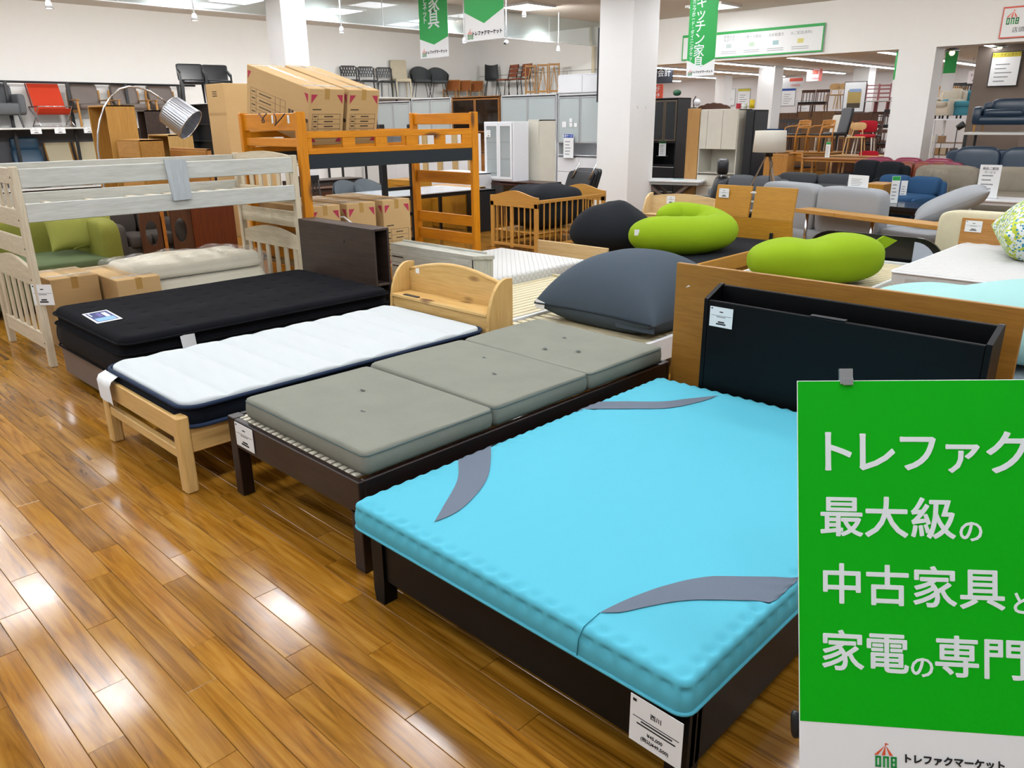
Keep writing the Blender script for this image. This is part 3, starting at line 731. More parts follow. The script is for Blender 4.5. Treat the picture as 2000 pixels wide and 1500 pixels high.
# oak panel standing behind it: the head end of the next bed
oakp = wood('oak_veneer', '#a8782f', '#936524', 'x', .45, 1.2)
pa = PY(1322, 513, 3.68); pbk = PY(2000, 597, 3.68)
op = thing('headboard', 'wide plain oak panel headboard standing behind the black shelf headboard', 'headboard', (pa[0], 3.68, 0))
ow = PY(1985, 700, 3.68)[0]-pa[0]
obj('panel', B((0, 0, .02), (ow, .028, pa[2]), .002), oakp, op)
for px_, py_ in ((1343, 560), (1950, 640)):
    q = PY(px_, py_, 3.679); obj('scuff', G().prism([(q[0]-pa[0]-.012, q[2]-.006), (q[0]-pa[0]+.016, q[2]+.004), (q[0]-pa[0]+.004, q[2]+.009)], 'y', -.0006, 0), paper, op)

# ---------------------------------------------------------------- sign board at the right
sg = thing('sign_board', 'green standing sign board with white Japanese lettering at the right edge', 'sign', (0, 0, 0))
kD = 1.70
TL, TR, BLc = CAM+ray(1557, 744)*kD, CAM+ray(2137, 740)*(kD*.937), CAM+ray(1557, 1566)*kD
u = Vector(TR-TL).normalized(); v = Vector(TL-BLc); v = (v-u*(v@u)).normalized(); nn = u.cross(v)
SW, SH = (Vector(TR-TL)).length, (Vector(TL-BLc)).length
SM = frame_M(tuple(TL), u, v)
def on_sign(g): return g.map(lambda x, y, z: tuple(SM@Vector((x, y, z))))
sgreen = plain('board_green', '#05b010', .6, var=-.1, spec=.15)
k = SW/580.
hw = SH*(1408-745)/(1566-744.)
obj('board', on_sign(G().box((0, -SH, -.006), (SW, 0, -.0004), .001)), paper, sg)
obj('green_field', on_sign(G().box((.001, -hw, -.0004), (SW-.001, -.001, .0004))), sgreen, sg)
white_ink = plain('sign_white', '#e4ecec', .5, var=-.09)
fy = lambda py: -SH*(py-745)/(1566-745.)
fx = lambda px: SW*(px-1557)/(580.)
def row(items, py):
    for ch, px, sz in items: lettering(ch, sz*k*1.0, white_ink, SM@Matrix.Translation((fx(px), fy(py), .001)), sg, bold=.02)
row([('ト', 1632, 100), ('レ', 1713, 100), ('フ', 1800, 95), ('ァ', 1886, 92), ('ク', 1975, 100), ('最', 2062, 100)][:5], 888)
row([('最', 1646, 92), ('大', 1737, 92), ('級', 1830, 92)], 1013); row([('の', 1903, 52)], 1032)
row([('中', 1646, 92), ('古', 1738, 92), ('家', 1831, 92), ('具', 1924, 92)], 1143); row([('と', 2000, 52)], 1164)
row([('家', 1646, 92), ('電', 1736, 92), ('専', 1874, 92), ('門', 1966, 92), ('店', 2058, 92)], 1272); row([('の', 1806, 52)], 1292)
lettering('トレファクマーケット', .0198*SW/.57, ink, SM@Matrix.Translation((fx(1866), fy(1466), .001)), sg, bold=.05)
red_ink = plain('logo_red', '#e0562c', .5); grn_ink = plain('logo_green', '#1a9a44', .5)
def logo(M, s, par):
    """striped market tent above three letters; s = its width"""
    g = G(); gg = G()
    for i in range(6):
        a, b = -.5+i/6, -.5+(i+1)/6
        if i % 2 == 0: g.add([(a*s, 0, 0), (b*s, 0, 0), (b*s*.12, .42*s, 0), (a*s*.12, .42*s, 0)], [(0, 1, 2, 3)])
    g.add([(-.02*s, .42*s, 0), (.02*s, .42*s, 0), (.02*s, .58*s, 0), (-.02*s, .58*s, 0)], [(0, 1, 2, 3)]); g.add([(.02*s, .58*s, 0), (.16*s, .53*s, 0), (.02*s, .48*s, 0)], [(0, 1, 2)])
    e = .09*s; b0, b1 = -.56*s, -.04*s
    for x in (-.45, -.11, .23):
        gg.box((x*s, b0, -.0002), (x*s+e, b1, .0002)); gg.box((x*s, b1-e, -.0002), (x*s+.26*s, b1, .0002))
        if x != .23: gg.box((x*s+.26*s-e, b0, -.0002), (x*s+.26*s, b1, .0002))
        else:
            gg.box((x*s+.26*s-e, b0, -.0002), (x*s+.26*s, b1, .0002)); gg.box((x*s, b0, -.0002), (x*s+.26*s, b0+e, .0002)); gg.box((x*s, (b0+b1)/2-e/2, -.0002), (x*s+.26*s, (b0+b1)/2+e/2, .0002))
    gg.box((-.45*s, b0, -.0002), (-.19*s, b0+e, .0002))
    for h, m, nm in ((g, red_ink, 'logo_tent'), (gg, grn_ink, 'logo_letters')):
        h.map(lambda x, y, z: tuple(M@Vector((x, y, z)))); obj(nm, h, m, par)
logo(SM@Matrix.Translation((fx(1732), fy(1462), .001)), .046, sg)
# stand: clip at the top, pole, clamp at the side, weighted base
cp = SM@Vector((fx(1657), 0, 0)); up = SM@Vector((SW*.5, -SH*.8, -.02))
obj('clip', on_sign(G().box((fx(1645), fy(752), -.012), (fx(1671), fy(722), .004), .001).box((fx(1650), fy(740), .004), (fx(1671), fy(754), .008), .001)), steel, sg)
obj('clamp', on_sign(G().soft((fx(1542), fy(1450), -.03), (fx(1562), fy(1395), -.01), .6, 8)), plain('black_plastic', '#101113', .3), sg)
pm_ = SM@Vector((SW*.5, -SH*.5, -.03)); base = Vector((pm_.x, pm_.y, 0))+Vector((FW[0], FW[1], 0))*.10
obj('pole', G().tube([tuple(SM@Vector((SW*.5, -SH*.05, -.02))), tuple(SM@Vector((SW*.5, -SH*.97, -.02))), (base.x, base.y, .03)], .011, 10), steel, sg)
obj('base', G().lathe([(0, .03), (.05, .03), (.15, .014), (.16, .0), (0, 0)], 28, (base.x, base.y, 0)), black_metal, sg)
# ---------------------------------------------------------------- soft bags
def pillow(w, d, h, pin=.10, n=26, p=2.6, sag=.0, flat=.45, nz=None):
    """square bag with drawn-out corners; flat = share of the height below the seam"""
    g = G()
    def P(u, v, s):
        x = w/2*u*(1-pin*(1-v*v)); y = d/2*v*(1-pin*(1-u*u))
        k = max(0, (1-abs(u)**p)*(1-abs(v)**p))**.5
        z = h*flat + (h*(1-flat)*k*(1-sag*math.exp(-(u*u+v*v)*3)) if s > 0 else -h*flat*min(1, k*1.5))
        if nz: z += nz(x, y)*k
        return (x, y, z)
    for s in (1, -1): g.surf(lambda a, b: P(math.sin((a-.5)*math.pi), math.sin((b-.5)*math.pi), s), n, n)
    return g
def ringbag(R, r, sq=.75, n=48, m=20, gap=.0, crease=.02):
    g = G()
    def f(a, b):
        t = 2*math.pi*a; q = 2*math.pi*b
        rr = r*(1+.18*math.cos(t)+.06*math.sin(2*t)); rr += crease*math.sin(18*t)*max(0, -math.cos(q))*max(0, math.sin(q))
        return ((R+rr*math.cos(q))*math.cos(t), (R*.8+rr*math.cos(q))*math.sin(t), rr*sq*math.sin(q)+r*sq*1.05)
    return g.surf(f, n, m, True, True)
charcoal = fabric('bag_charcoal', '#4b5660', '#414b55', .85, 300, .1)
lime = fabric('bag_lime', '#8fae1c', '#84a316', .8, 300, .1)
bagblack = fabric('bag_black', '#23262b', '#1a1d21', .85, 200, .15)
mint = fabric('bag_mint', '#a3cfcb', '#97c4c0', .8, 300, .1)

# ---------------------------------------------------------------- slatted beds behind the pine headboard
slat_n = lambda ax: wood('natural_slat_'+ax, '#d9cfae', '#cabd95', ax, .55, .9, bump=.05)
wht = plain('white_lacquer', '#e4e6e8', .35, var=-.08)
def slat_bed(x0, y0, x1, y1, z, along, name, lab, frame, n, w):
    t = thing(name, lab, 'bed', (x0, y0, 0)); W_, L_ = x1-x0, y1-y0
    for xa in (0, W_-.03): obj('side_rail', B((xa, 0, z-.14), (xa+.03, L_, z+.02)), frame, t)
    for ya in (0, L_-.03): obj('end_rail', B((.03, ya, z-.14), (W_-.03, ya+.03, z+.02)), frame, t)
    for xa in (.03, W_-.09):
        for ya in (.03, L_-.09): obj('leg', B((xa, ya, 0), (xa+.06, ya+.06, z-.14)), frame, t)
    if along == 'y':
        for k in range(n): xa = .04+(W_-.08)*k/n; obj('slat', B((xa, .03, z-.012), (xa+w, L_-.03, z), .002), slat_n('y'), t)
        for ya in (L_*.3, L_*.7): obj('cross_bar', B((.03, ya, z-.04), (W_-.03, ya+.04, z-.012)), slat_n('x'), t)
    else:
        for k in range(n): ya = .04+(L_-.08)*k/n; obj('slat', B((.03, ya, z-.012), (W_-.03, ya+w, z), .002), slat_n('x'), t)
        obj('centre_bar', B((W_/2-.02, .03, z-.05), (W_/2+.02, L_-.03, z-.012)), slat_n('y'), t)
    return t
slat_bed(-4.94, 3.70, -3.98, 5.62, .27, 'y', 'slatted_bed', 'low pale bed base with lengthwise slats behind the pine headboard', slat_n('y'), 13, .054)
slat_bed(-3.96, 3.72, -2.80, 5.75, .27, 'x', 'slatted_bed', 'low white bed base with crosswise slats under the charcoal bean bag', wht, 24, .06)
bb = thing('bean_bag', 'large charcoal square bean bag cushion lying on the slatted bed base', 'bean bag', (-3.33, 4.74, .275), 0)
obj('bag', pillow(1.08, 1.06, .50, .05, 34, 2.8, 0, .25, lambda x, y: .012*math.sin(5*x+1)*math.cos(4*y)), charcoal, bb)
obj('seam', G().tube([(-.52+1.04*t, -.545+.04*math.sin(math.pi*t), .13) for t in np.linspace(0, 1, 12)], .006, 6), fabric('seam_charcoal', '#2f3740', '#2a3138'), bb)
obj('zip_flap', G().box((.2, -.50, .06), (.52, -.497, .11), 0), charcoal, bb)
obj('brand_tag', G().add([(-.52, -.53, .16), (-.43, -.53, .14), (-.43, -.54, .08), (-.52, -.54, .10)], [(0, 1, 2, 3)]), paper, bb)

# ---------------------------------------------------------------- washed chest headboard bed with quilted mattress
washed = lambda ax: wood('grey_wash_'+ax, '#c9c9bd', '#a9a99c', ax, .6, 1.2, knots=2.2, bump=.08)
hy = 4.62; ha = PY(762, 475, hy); hb = PY(925, 514, hy)
wb_ = thing('storage_bed', 'bed with a grey washed wood chest headboard and dark frame behind the pine headboard', 'bed', (ha[0], hy, 0))
hw_ = hb[0]-ha[0]; hz = ha[2]; xs = hw_+.10
obj('chest_front', B((0, 0, .02), (hw_, .02, hz-.03)), washed('x'), wb_)
obj('chest_top', G().prism([(0, 0), (0, .16), (xs, .16), (xs, .13), (hw_, 0)], 'z', hz-.03, hz), washed('x'), wb_)
obj('chest_end', G().prism([(hw_-.005, .0), (hw_+.0, .02), (xs-.02, .14), (xs-.02, .16), (hw_-.02, .16), (hw_-.02, 0)], 'z', .02, hz-.03), washed('z'), wb_)
obj('chest_back', B((0, .15, .02), (hw_, .17, hz+.02)), washed('x'), wb_)
for zz in (hz-.135, hz-.225):
    o = obj('drawer_front', B((.008, -.006, zz-.035), (hw_*.20, .0, zz+.05), .002), washed('x'), wb_)
    obj('slot_handle', B((.03, -.008, zz+.012), (hw_*.17, -.0055, zz+.024), 0), black_metal, o)
obj('lift_panel', B((hw_*.22, -.004, hz-.19), (hw_*.95, 0, hz-.045), .002), washed('x'), wb_)
mxa, mxb, mya, myb = ha[0]+.02, hb[0]+.06, hy+.18, 6.13
for xa in (mxa-ha[0], mxb-ha[0]-.03): obj('side_rail', B((xa, .17, .03), (xa+.03, myb-hy+.04, .2)), ebk('y'), wb_)
obj('foot_panel', B((mxa-ha[0], myb-hy+.03, .02), (mxb-ha[0]+.02, myb-hy+.07, .29)), ebk('x'), wb_)
obj('deck', B((.03, .17, .14), (mxb-ha[0]-.03, myb-hy+.03, .17)), ebk('x'), wb_)
def quilt_mat(name, c1, c2, s=42):
    m, nt, b = _new(name); v = _coord(nt, (1, 1, 1), rot=(0, 0, math.radians(45)))
    ch = nt.nodes.new('ShaderNodeTexBrick'); ch.offset = 0; ch.inputs['Scale'].default_value = 1
    for k_, val in (('Mortar Size', .006), ('Brick Width', .062), ('Row Height', .062), ('Mortar Smooth', 1.)): ch.inputs[k_].default_value = val
    sp = nt.nodes.new('ShaderNodeSeparateXYZ'); nt.links.new(_coord(nt), sp.inputs[0])
    a1 = nt.nodes.new('ShaderNodeMath'); a1.operation = 'ADD'; nt.links.new(sp.outputs[0], a1.inputs[0]); nt.links.new(sp.outputs[1], a1.inputs[1])
    su = nt.nodes.new('ShaderNodeMath'); su.operation = 'SUBTRACT'; nt.links.new(sp.outputs[0], su.inputs[0]); nt.links.new(sp.outputs[1], su.inputs[1])
    s2 = nt.nodes.new('ShaderNodeMath'); s2.operation = 'ADD'; nt.links.new(su.outputs[0], s2.inputs[0]); nt.links.new(sp.outputs[2], s2.inputs[1])
    s3 = nt.nodes.new('ShaderNodeMath'); s3.operation = 'ADD'; nt.links.new(a1.outputs[0], s3.inputs[0]); nt.links.new(sp.outputs[2], s3.inputs[1])
    cb = nt.nodes.new('ShaderNodeCombineXYZ'); nt.links.new(s3.outputs[0], cb.inputs[0]); nt.links.new(s2.outputs[0], cb.inputs[1])
    nt.links.new(cb.outputs[0], ch.inputs['Vector'])
    nt.links.new(_mix(nt, ch.outputs['Fac'], _s(c1), _s(c2)), b.inputs['Base Color']); b.inputs['Roughness'].default_value = .8
    inv = nt.nodes.new('ShaderNodeMath'); inv.operation = 'SUBTRACT'; inv.inputs[0].default_value = 1; nt.links.new(ch.outputs['Fac'], inv.inputs[1])
    _bump(nt, b, inv.outputs[0], .5, .008); return m
qm = quilt_mat('diamond_quilt', '#d2d2ce', '#b5b5ae')
mt = thing('mattress', 'white diamond-quilted mattress on the bed with the grey washed headboard', 'mattress', (0, 0, 0))
obj('mattress_cover', pad(mxa, mya, mxb, myb, .175, .36, .03, .03, None, 20, 30), qm, mt)
obj('piping', G().tube(outline(mxa-.002, mya-.002, mxb+.002, myb+.002, .19, .03), .006, 6, True), wht, mt)

# ---------------------------------------------------------------- orange pine bunk bed
orn = lambda ax: wood('orange_pine_'+ax, '#dd8f16', '#c97a0c', ax, .35, .7, knots=4, bump=.04)
ox = -6.35; oy0 = PX(578, 218, ox)[1]; oy1 = PX(931, 222, ox)[1]+.02; OL = oy1-oy0; OW = 1.06
ob = thing('bunk_bed', 'orange stained pine bunk bed loaded with long cardboard boxes', 'bunk bed', (ox-OW, oy0, 0))
zt = PX(580, 218, ox)[2]
for xa in (0, OW-.05):
    for ya in (0, OL-.09): obj('post', B((xa, ya, 0), (xa+.05, ya+.09, zt), .005), orn('z'), ob)
zr = lambda py: PX(588, py, ox)[2]
def zz_end(py): return PY(900, py, oy1)[2]
for ya, rails in ((.03, ((zt-.16, zt-.01), (zt-.30, zt-.225), (.72, .86), (.45, .58), (.25, .38))), (OL-.06, ((zt-.125, zt-.01), (1.03, 1.16), (zz_end(438), zz_end(418)), (zz_end(472), zz_end(452)), (.12, .2)))):
    for za, zb in rails: obj('end_rail', B((.05, ya, za), (OW-.05, ya+.03, zb)), orn('x'), ob)
for k in range(5): obj('end_slat', B((.16+k*.16, OL-.055, zt-.33), (.22+k*.16, OL-.04, zt-.12), .002), orn('z'), ob) if False else None
# guard rails with five windows
gz = [PX(588, p, ox)[2] for p in (257, 271, 291, 303, 332)]
for xa in (0.005, OW-.035):
    obj('guard_top', B((xa, .09, gz[1]), (xa+.03, OL-.09, gz[0])), orn('y'), ob)
    obj('guard_bottom', B((xa, .09, gz[3]), (xa+.03, OL-.09, gz[2])), orn('y'), ob)
    ll = OL-.18; nwin = 5; wl = .235; gap = (ll-nwin*wl)/(nwin+1)
    for k in range(nwin+1):
        s0 = .09+(0 if k == 0 else k*(wl+gap)-0.0); 
        obj('guard_block', B((xa+.002, .09+k*(wl+gap)-(.0 if k else 0), gz[2]), (xa+.028, .09+k*(wl+gap)+gap*(1 if k else .35), gz[1]), .002), orn('y'), ob)
    obj('long_rail', B((xa, .09, gz[4]), (xa+.028, OL-.09, gz[3])), plain('navy_board', '#17222b', .4), ob)
    obj('low_rail', B((xa, .09, .17), (xa+.03, OL-.09, .30)), orn('y'), ob)
for zd in (gz[4]+.02, .27):
    for k in range(12): obj('bed_slat', B((.03, .12+k*.165, zd), (OW-.03, .12+k*.165+.075, zd+.016), .002), slat_n('x'), ob)
zdk = gz[4]+.036
ld = thing('bunk_ladder', 'black ladder standing against the far side of the orange bunk bed', 'ladder', (0, 0, 0))
lx = ox-OW-.04
ya_, yb_ = PX(750, 300, lx)[1], PX(806, 300, lx)[1]
for y in (ya_, yb_): obj('upright', B((lx-.05, y-.035, 0), (lx, y+.035, 1.67), .008), plain('navy_board', '#17222b', .4), ld)
for z in (.35, .65, .95, 1.25): obj('rung', B((lx-.04, ya_+.035, z-.02), (lx-.01, yb_-.035, z+.02)), plain('navy_board', '#17222b', .4), ld)
# power cords hung on the near end
for k, (a, b_) in enumerate(((505, 522), (530, 552))):
    pts = [PY(a+(b_-a)*t+6*math.sin(6*t+k), 222+18*math.sin(math.pi*t)*(1+.3*k), oy0-.012) for t in np.linspace(0, 1, 12)]
    tag(obj('power_cord', G().tube(pts, .006, 6), plain('cord_brown', '#4a2f22', .5)), 'brown power cord looped over the head rail of the orange bunk, %s of two' % ('left' if k == 0 else 'right'), 'cord', 'cords on the orange bunk bed')
for k, px in enumerate((526, 557)):
    q = PY(px, 233, oy0-.004); tag(obj('price_sticker', G().box((q[0]-.015, oy0+.018, q[2]-.035), (q[0]+.015, oy0+.02, q[2]+.035)).move((0, .01-.002, 0)), paper), 'small white sticker on the orange bunk head rail, %s of two' % ('left' if k == 0 else 'right'), 'sticker', 'stickers on the orange bunk')
# boxes on the upper deck: they lean on the far guard rail
for k, (nx, ny, nxr, fxp, fyp, lab) in enumerate(((605, 173, 675, 482, 125, 'long box with red corner marks atop the orange bunk, left of the tilted pair'), (681, 175, 743, 556, 127, 'long box with red corner marks atop the orange bunk, right of the tilted pair'))):
    N = PX(nx, ny, ox-.07); Fp = PY(fxp, fyp, N[1]); R_ = PX(nxr, ny, ox-.07)
    L_ = math.hypot(Fp[0]-N[0], Fp[2]-N[2]); tl = math.atan2(Fp[2]-N[2], N[0]-Fp[0])
    Ht = .50
    base = (N[0]-Ht*math.sin(tl), N[1], N[2]-Ht*math.cos(tl))
    t = carton(base, L_, R_[1]-N[1]-.008, Ht, lab, 0, tl, True, True, 'long boxes on the orange bunk')
# boxes on the lower deck
for k, (pxa, pya, pxb, lab) in enumerate(((604, 405, 664, 'long cardboard box on the lower deck of the orange bunk, left of three'), (677, 399, 733, 'long cardboard box on the lower deck of the orange bunk, middle of three'), (747, 392, 800, 'long cardboard box on the lower deck of the orange bunk, right of three'))):
    N = PX(pxa, pya, ox-.08); R_ = PX(pxb, pya, ox-.08)
    carton((N[0], N[1], .288), 1.02-.1*(k == 9), R_[1]-N[1], N[2]-.288, lab, 0, 0, True, True, 'long boxes on the orange bunk')
pts = [PY(664, 424, 4.2), PY(672, 424, 4.2), PY(682, 432, 4.0), PY(692, 440, 3.75)]
tag(obj('power_cord', G().tube(pts, .009, 6), plain('cord_white', '#d9d9d6', .5)), 'white and black power cord rising behind the dark walnut headboard', 'cord')

# ---------------------------------------------------------------- crib with a black bag inside
crb = lambda ax: wood('beech_'+ax, '#c8964a', '#b9873d', ax, .4, .9, bump=.04)
cy = 7.75; ca = PY(957, 370, cy); cb_ = PY(1050, 385, cy)
cw = cb_[0]-ca[0]; cyl = PX(1184, 370, cb_[0])[1]-cy
ct = thing('baby_crib', 'beech wood baby crib with arched ends beside the orange bunk bed', 'crib', (ca[0], cy, 0))
zt0 = .74
def arch(ya, nm):
    pts = [(0, zt0-.16), (cw, zt0-.16), (cw, zt0-.02)] + [(cw*(1-t), zt0-.02+.075*math.sin(math.pi*t)**2) for t in np.linspace(0, 1, 25)] + [(0, zt0-.02)]
    obj(nm, G().prism(pts, 'y', ya, ya+.03), crb('x'), ct)
for ya in (0, cyl-.03):
    arch(ya, 'end_panel')
    for xa in (0, cw-.07): obj('post', B((xa, ya, 0), (xa+.07, ya+.03, zt0-.1)), crb('z'), ct)
    obj('centre_post', B((cw*.42, ya+.004, .02), (cw*.42+.06, ya+.026, zt0-.15)), crb('z'), ct)
    for k in (.13, .235, .335, .60, .72, .84): obj('spindle', B((cw*k-.010, ya+.007, .05), (cw*k+.010, ya+.023, zt0-.15), .003), crb('z'), ct)
    obj('bottom_rail', B((.06, ya+.005, .04), (cw-.06, ya+.025, .08)), crb('x'), ct)
for xa in (0.005, cw-.03):
    obj('top_rail', B((xa, .03, zt0-.10), (xa+.025, cyl-.03, zt0-.055)), crb('y'), ct)
    obj('bottom_rail', B((xa, .03, .05), (xa+.025, cyl-.03, .09)), crb('y'), ct)
    for k in range(11): ya = .03+(cyl-.06)*(k+1)/12; obj('spindle', B((xa+.004, ya-.010, .08), (xa+.02, ya+.010, zt0-.09), .003), crb('z'), ct)
obj('base_board', B((.03, .03, .235), (cw-.035, cyl-.03, .25)), crb('y'), ct)
bg = thing('bean_bag', 'black bean bag sitting inside the beech crib', 'bean bag', (ca[0]+cw*.5, cy+cyl*.42, .252))
obj('bag', G().soft((-.40, -.52, 0), (.40, .52, .60), .45, 18, .25).map(lambda x, y, z: (x, y, z+.012*math.sin(14*x+6*y)*max(0, z-.25)*4)), bagblack, bg)

# ---------------------------------------------------------------- second pine bed (foot board, shelf head) behind
p2 = lambda ax: wood('pale_pine_'+ax, '#e0c596', '#d2b27c', ax, .5, .8, knots=5, bump=.05)
fy_ = 6.52; fa, fb = PY(1050, 468, fy_), PY(1187, 488, fy_)
hy2 = 8.52; h2a, h2b = PY(1258, 395, hy2), PY(1392, 395, hy2)
b2 = thing('pine_bed', 'pale pine bed with low foot board in front of the beech crib', 'bed', (fa[0], fy_, 0))
fw = fb[0]-fa[0]
obj('foot_board', B((0, 0, .20), (fw, .025, fa[2])), p2('x'), b2)
obj('near_rail', B((.01, -.26, .17), (fw, -.235, .25)), p2('x'), b2)
for xa in (.01, fw-.03): obj('side_rail', B((xa, -.235, .17), (xa+.025, 1.75, .26)), p2('y'), b2)
for k in range(16): obj('slat', B((.04, -.22+k*.12, .24), (fw-.04, -.15+k*.12, .255), .002), p2('x'), b2)
for xa in (.02, fw-.08):
    for ya in (-.22, 1.6): obj('leg', B((xa, ya, 0), (xa+.05, ya+.05, .18)), p2('z'), b2)
h2 = thing('headboard', 'pale pine shelf headboard with rounded sides beside the white pillar', 'headboard', (h2a[0], hy2, 0))
w2 = h2b[0]-h2a[0]; zt2 = PY(1300, 380, hy2)[2]
for xa in (-.02, w2-.005): obj('side', G().prism([(0, 0), (.2, 0), (.2, zt2), (.12, zt2-.01), (.05, zt2-.07), (.0, zt2-.2)], 'x', xa, xa+.025), p2('z'), h2)
obj('back', G().prism([(0, .05), (w2, .05)] + [(w2*(1-t), zt2-.04+.045*math.sin(math.pi*t)) for t in np.linspace(0, 1, 13)], 'y', .15, .17), p2('x'), h2)
obj('shelf', B((.005, .0, zt2-.27), (w2-.005, .15, zt2-.25)), p2('x'), h2)
obj('lower_board', B((.005, .02, .05), (w2-.005, .04, zt2-.27)), p2('x'), h2)
q = PY(1290, 382, hy2-.0); price_card((q[0], hy2+.145, q[2]-.01), (1, 0, 0), (0, 0, 1), .125, .10, 'white price card on the pale pine shelf headboard by the pillar')

# ---------------------------------------------------------------- oak platform bed with split headboard
jy = 8.42; ja, jb = PY(1397, 361, jy), PY(1553, 371, jy)
oakj = wood('honey_oak', '#c08a2c', '#b07c22', 'x', .4, 1.1); oakjy = wood('honey_oak_y', '#c08a2c', '#b07c22', 'y', .4, 1.1)
jw = jb[0]-ja[0]; jz = ja[2]
jt = thing('platform_bed', 'honey oak platform bed with split headboard and black deck', 'bed', (ja[0], jy, 0))
zs = PY(1400, 420, jy)[2]
def jplate(nm, xa, xb, za, zb, lean): obj(nm, G().add([(xa, 0-lean*(za), za), (xb, -lean*za, za), (xb, .12*lean*0+.0+.06*(zb-zs)/(jz-zs), zb), (xa, .06*(zb-zs)/(jz-zs), zb), (xa, .03, za), (xb, .03, za), (xb, .09*(zb-zs)/(jz-zs)+.03*(1-(zb-zs)/(jz-zs)), zb), (xa, .09*(zb-zs)/(jz-zs)+.03*(1-(zb-zs)/(jz-zs)), zb)], [(0, 1, 2, 3), (4, 7, 6, 5), (0, 4, 5, 1), (1, 5, 6, 2), (2, 6, 7, 3), (3, 7, 4, 0)]), oakj, jt)
jplate('head_panel', 0, jw*.455, zs, jz, 0); jplate('head_panel', jw*.50, jw, zs, jz, 0)
obj('head_lower', B((0, 0, .05), (jw, .03, zs-.003)), oakj, jt)
for z in np.linspace(zs+.07, jz-.07, 3): obj('dowel', G().tube([(jw*.44, .06, z), (jw*.515, .06, z)], .014, 8), plain('dowel_white', '#d8d8d4', .4), jt)
obj('head_side', G().prism([(.03, .05), (.13, .05), (.03, zs), (.03, zs)], 'x', jw-.03, jw), oakjy, jt)
jl = 2.0
for xa in (.0, jw-.03): obj('side_rail', B((xa, -jl, .24), (xa+.03, 0, .385)), oakjy, jt)
obj('side_skirt', B((jw-.08, -jl+.05, .0), (jw-.05, 0, .25)), oakjy, jt)
obj('foot_rail', B((.03, -jl, .24), (jw-.03, -jl+.03, .385)), oakj, jt)
obj('deck', B((.03, -jl+.03, .34), (jw-.03, 0, .375)), fabric('deck_black', '#22252a', '#1b1e22', .95, 200, .2), jt)
for px in (1417, 1507): q = PY(px, 460, jy); obj('stopper', B((q[0]-ja[0]-.02, -.02, .375), (q[0]-ja[0]+.02, -.002, .46), .004), black_metal, jt)
q = PY(1402, 365, jy-.0); price_card((q[0]+.01, jy+.022, q[2]-.015), (1, 0, 0), (0, 0, 1), .13, .105, 'white price card on the split honey oak headboard')
q = PZ(1318, 500, .378)
lb = thing('bean_bag', 'lime green bean bag folded into a ring on the oak platform bed', 'bean bag', (q[0]-.22, q[1]+.30, .378), math.radians(44))
def bentbag(P_, R_, Z_, sq, n=70, m=24, wr=.012):
    P_ = [np.array(p, float) for p in P_]
    def cr(L, f):
        i = min(int(f), len(L)-2); s_ = f-i; a, b, c, d = L[max(i-1, 0)], L[i], L[i+1], L[min(i+2, len(L)-1)]
        return .5*((2*b)+(c-a)*s_+(2*a-5*b+4*c-d)*s_*s_+(3*b-a-3*c+d)*s_**3)
    def f(u, v):
        t = u*(len(P_)-1); c = cr(P_, t); d = cr(P_, min(t+.02, len(P_)-1))-cr(P_, max(t-.02, 0)); d /= np.linalg.norm(d)
        r_ = cr([np.array([x]) for x in R_], t)[0]; r_ *= math.sin(math.pi*min(.5, max(0, u/.16*.5)))**.5*math.sin(math.pi*min(.5, max(0, (1-u)/.16*.5)))**.5
        nrm = np.array([d[1], -d[0]]); q = 2*math.pi*v
        inner = max(0, -math.cos(q)); w_ = 1+wr*4*inner*math.sin(u*70)*max(0, math.sin(q))
        zc = cr([np.array([x]) for x in Z_], t)[0]; p = c+nrm*r_*math.cos(q)*w_; return (p[0], p[1], r_*sq*math.sin(q)*w_+max(R_)*sq*.92+zc)
    return G().surf(f, n, m, False, True)
obj('bag', bentbag([(-.46, -.02), (-.2, -.16), (.16, -.18), (.46, .02), (.40, .34), (.10, .38), (-.12, .26)], [.22, .25, .25, .22, .19, .17, .12], [0, 0, 0, .02, .10, .15, .15], .78), lime, lb)
obj('brand_tag', G().box((-.46, -.30, .20), (-.41, -.298, .26)), paper, lb)
q = PZ(1195, 520, .25)
kb = thing('bean_bag', 'slumped black bean bag on the pale pine bed beside the lime one', 'bean bag', (-5.42, 7.22, .258), math.radians(30))
obj('bag', G().soft((-.58, -.46, 0), (.58, .46, .56), .75, 20, .3).map(lambda x, y, z: (x*(1-.35*z/.5), y*(1-.2*z/.5), z+.03*math.sin(9*x+3*y)*z)), bagblack, kb)
obj('fold', G().tube([(-.1+.42*t, .0+.1*math.sin(3*t), .46-.10*t*t) for t in np.linspace(0, 1, 10)], [.08, .1, .11, .11, .11, .1, .1, .09, .08, .05], 10), bagblack, kb)
q = (0.12, -.3, .40); obj('brand_tag', G().box((q[0], q[1], q[2]), (q[0]+.05, q[1]+.003, q[2]+.05)), paper, kb)

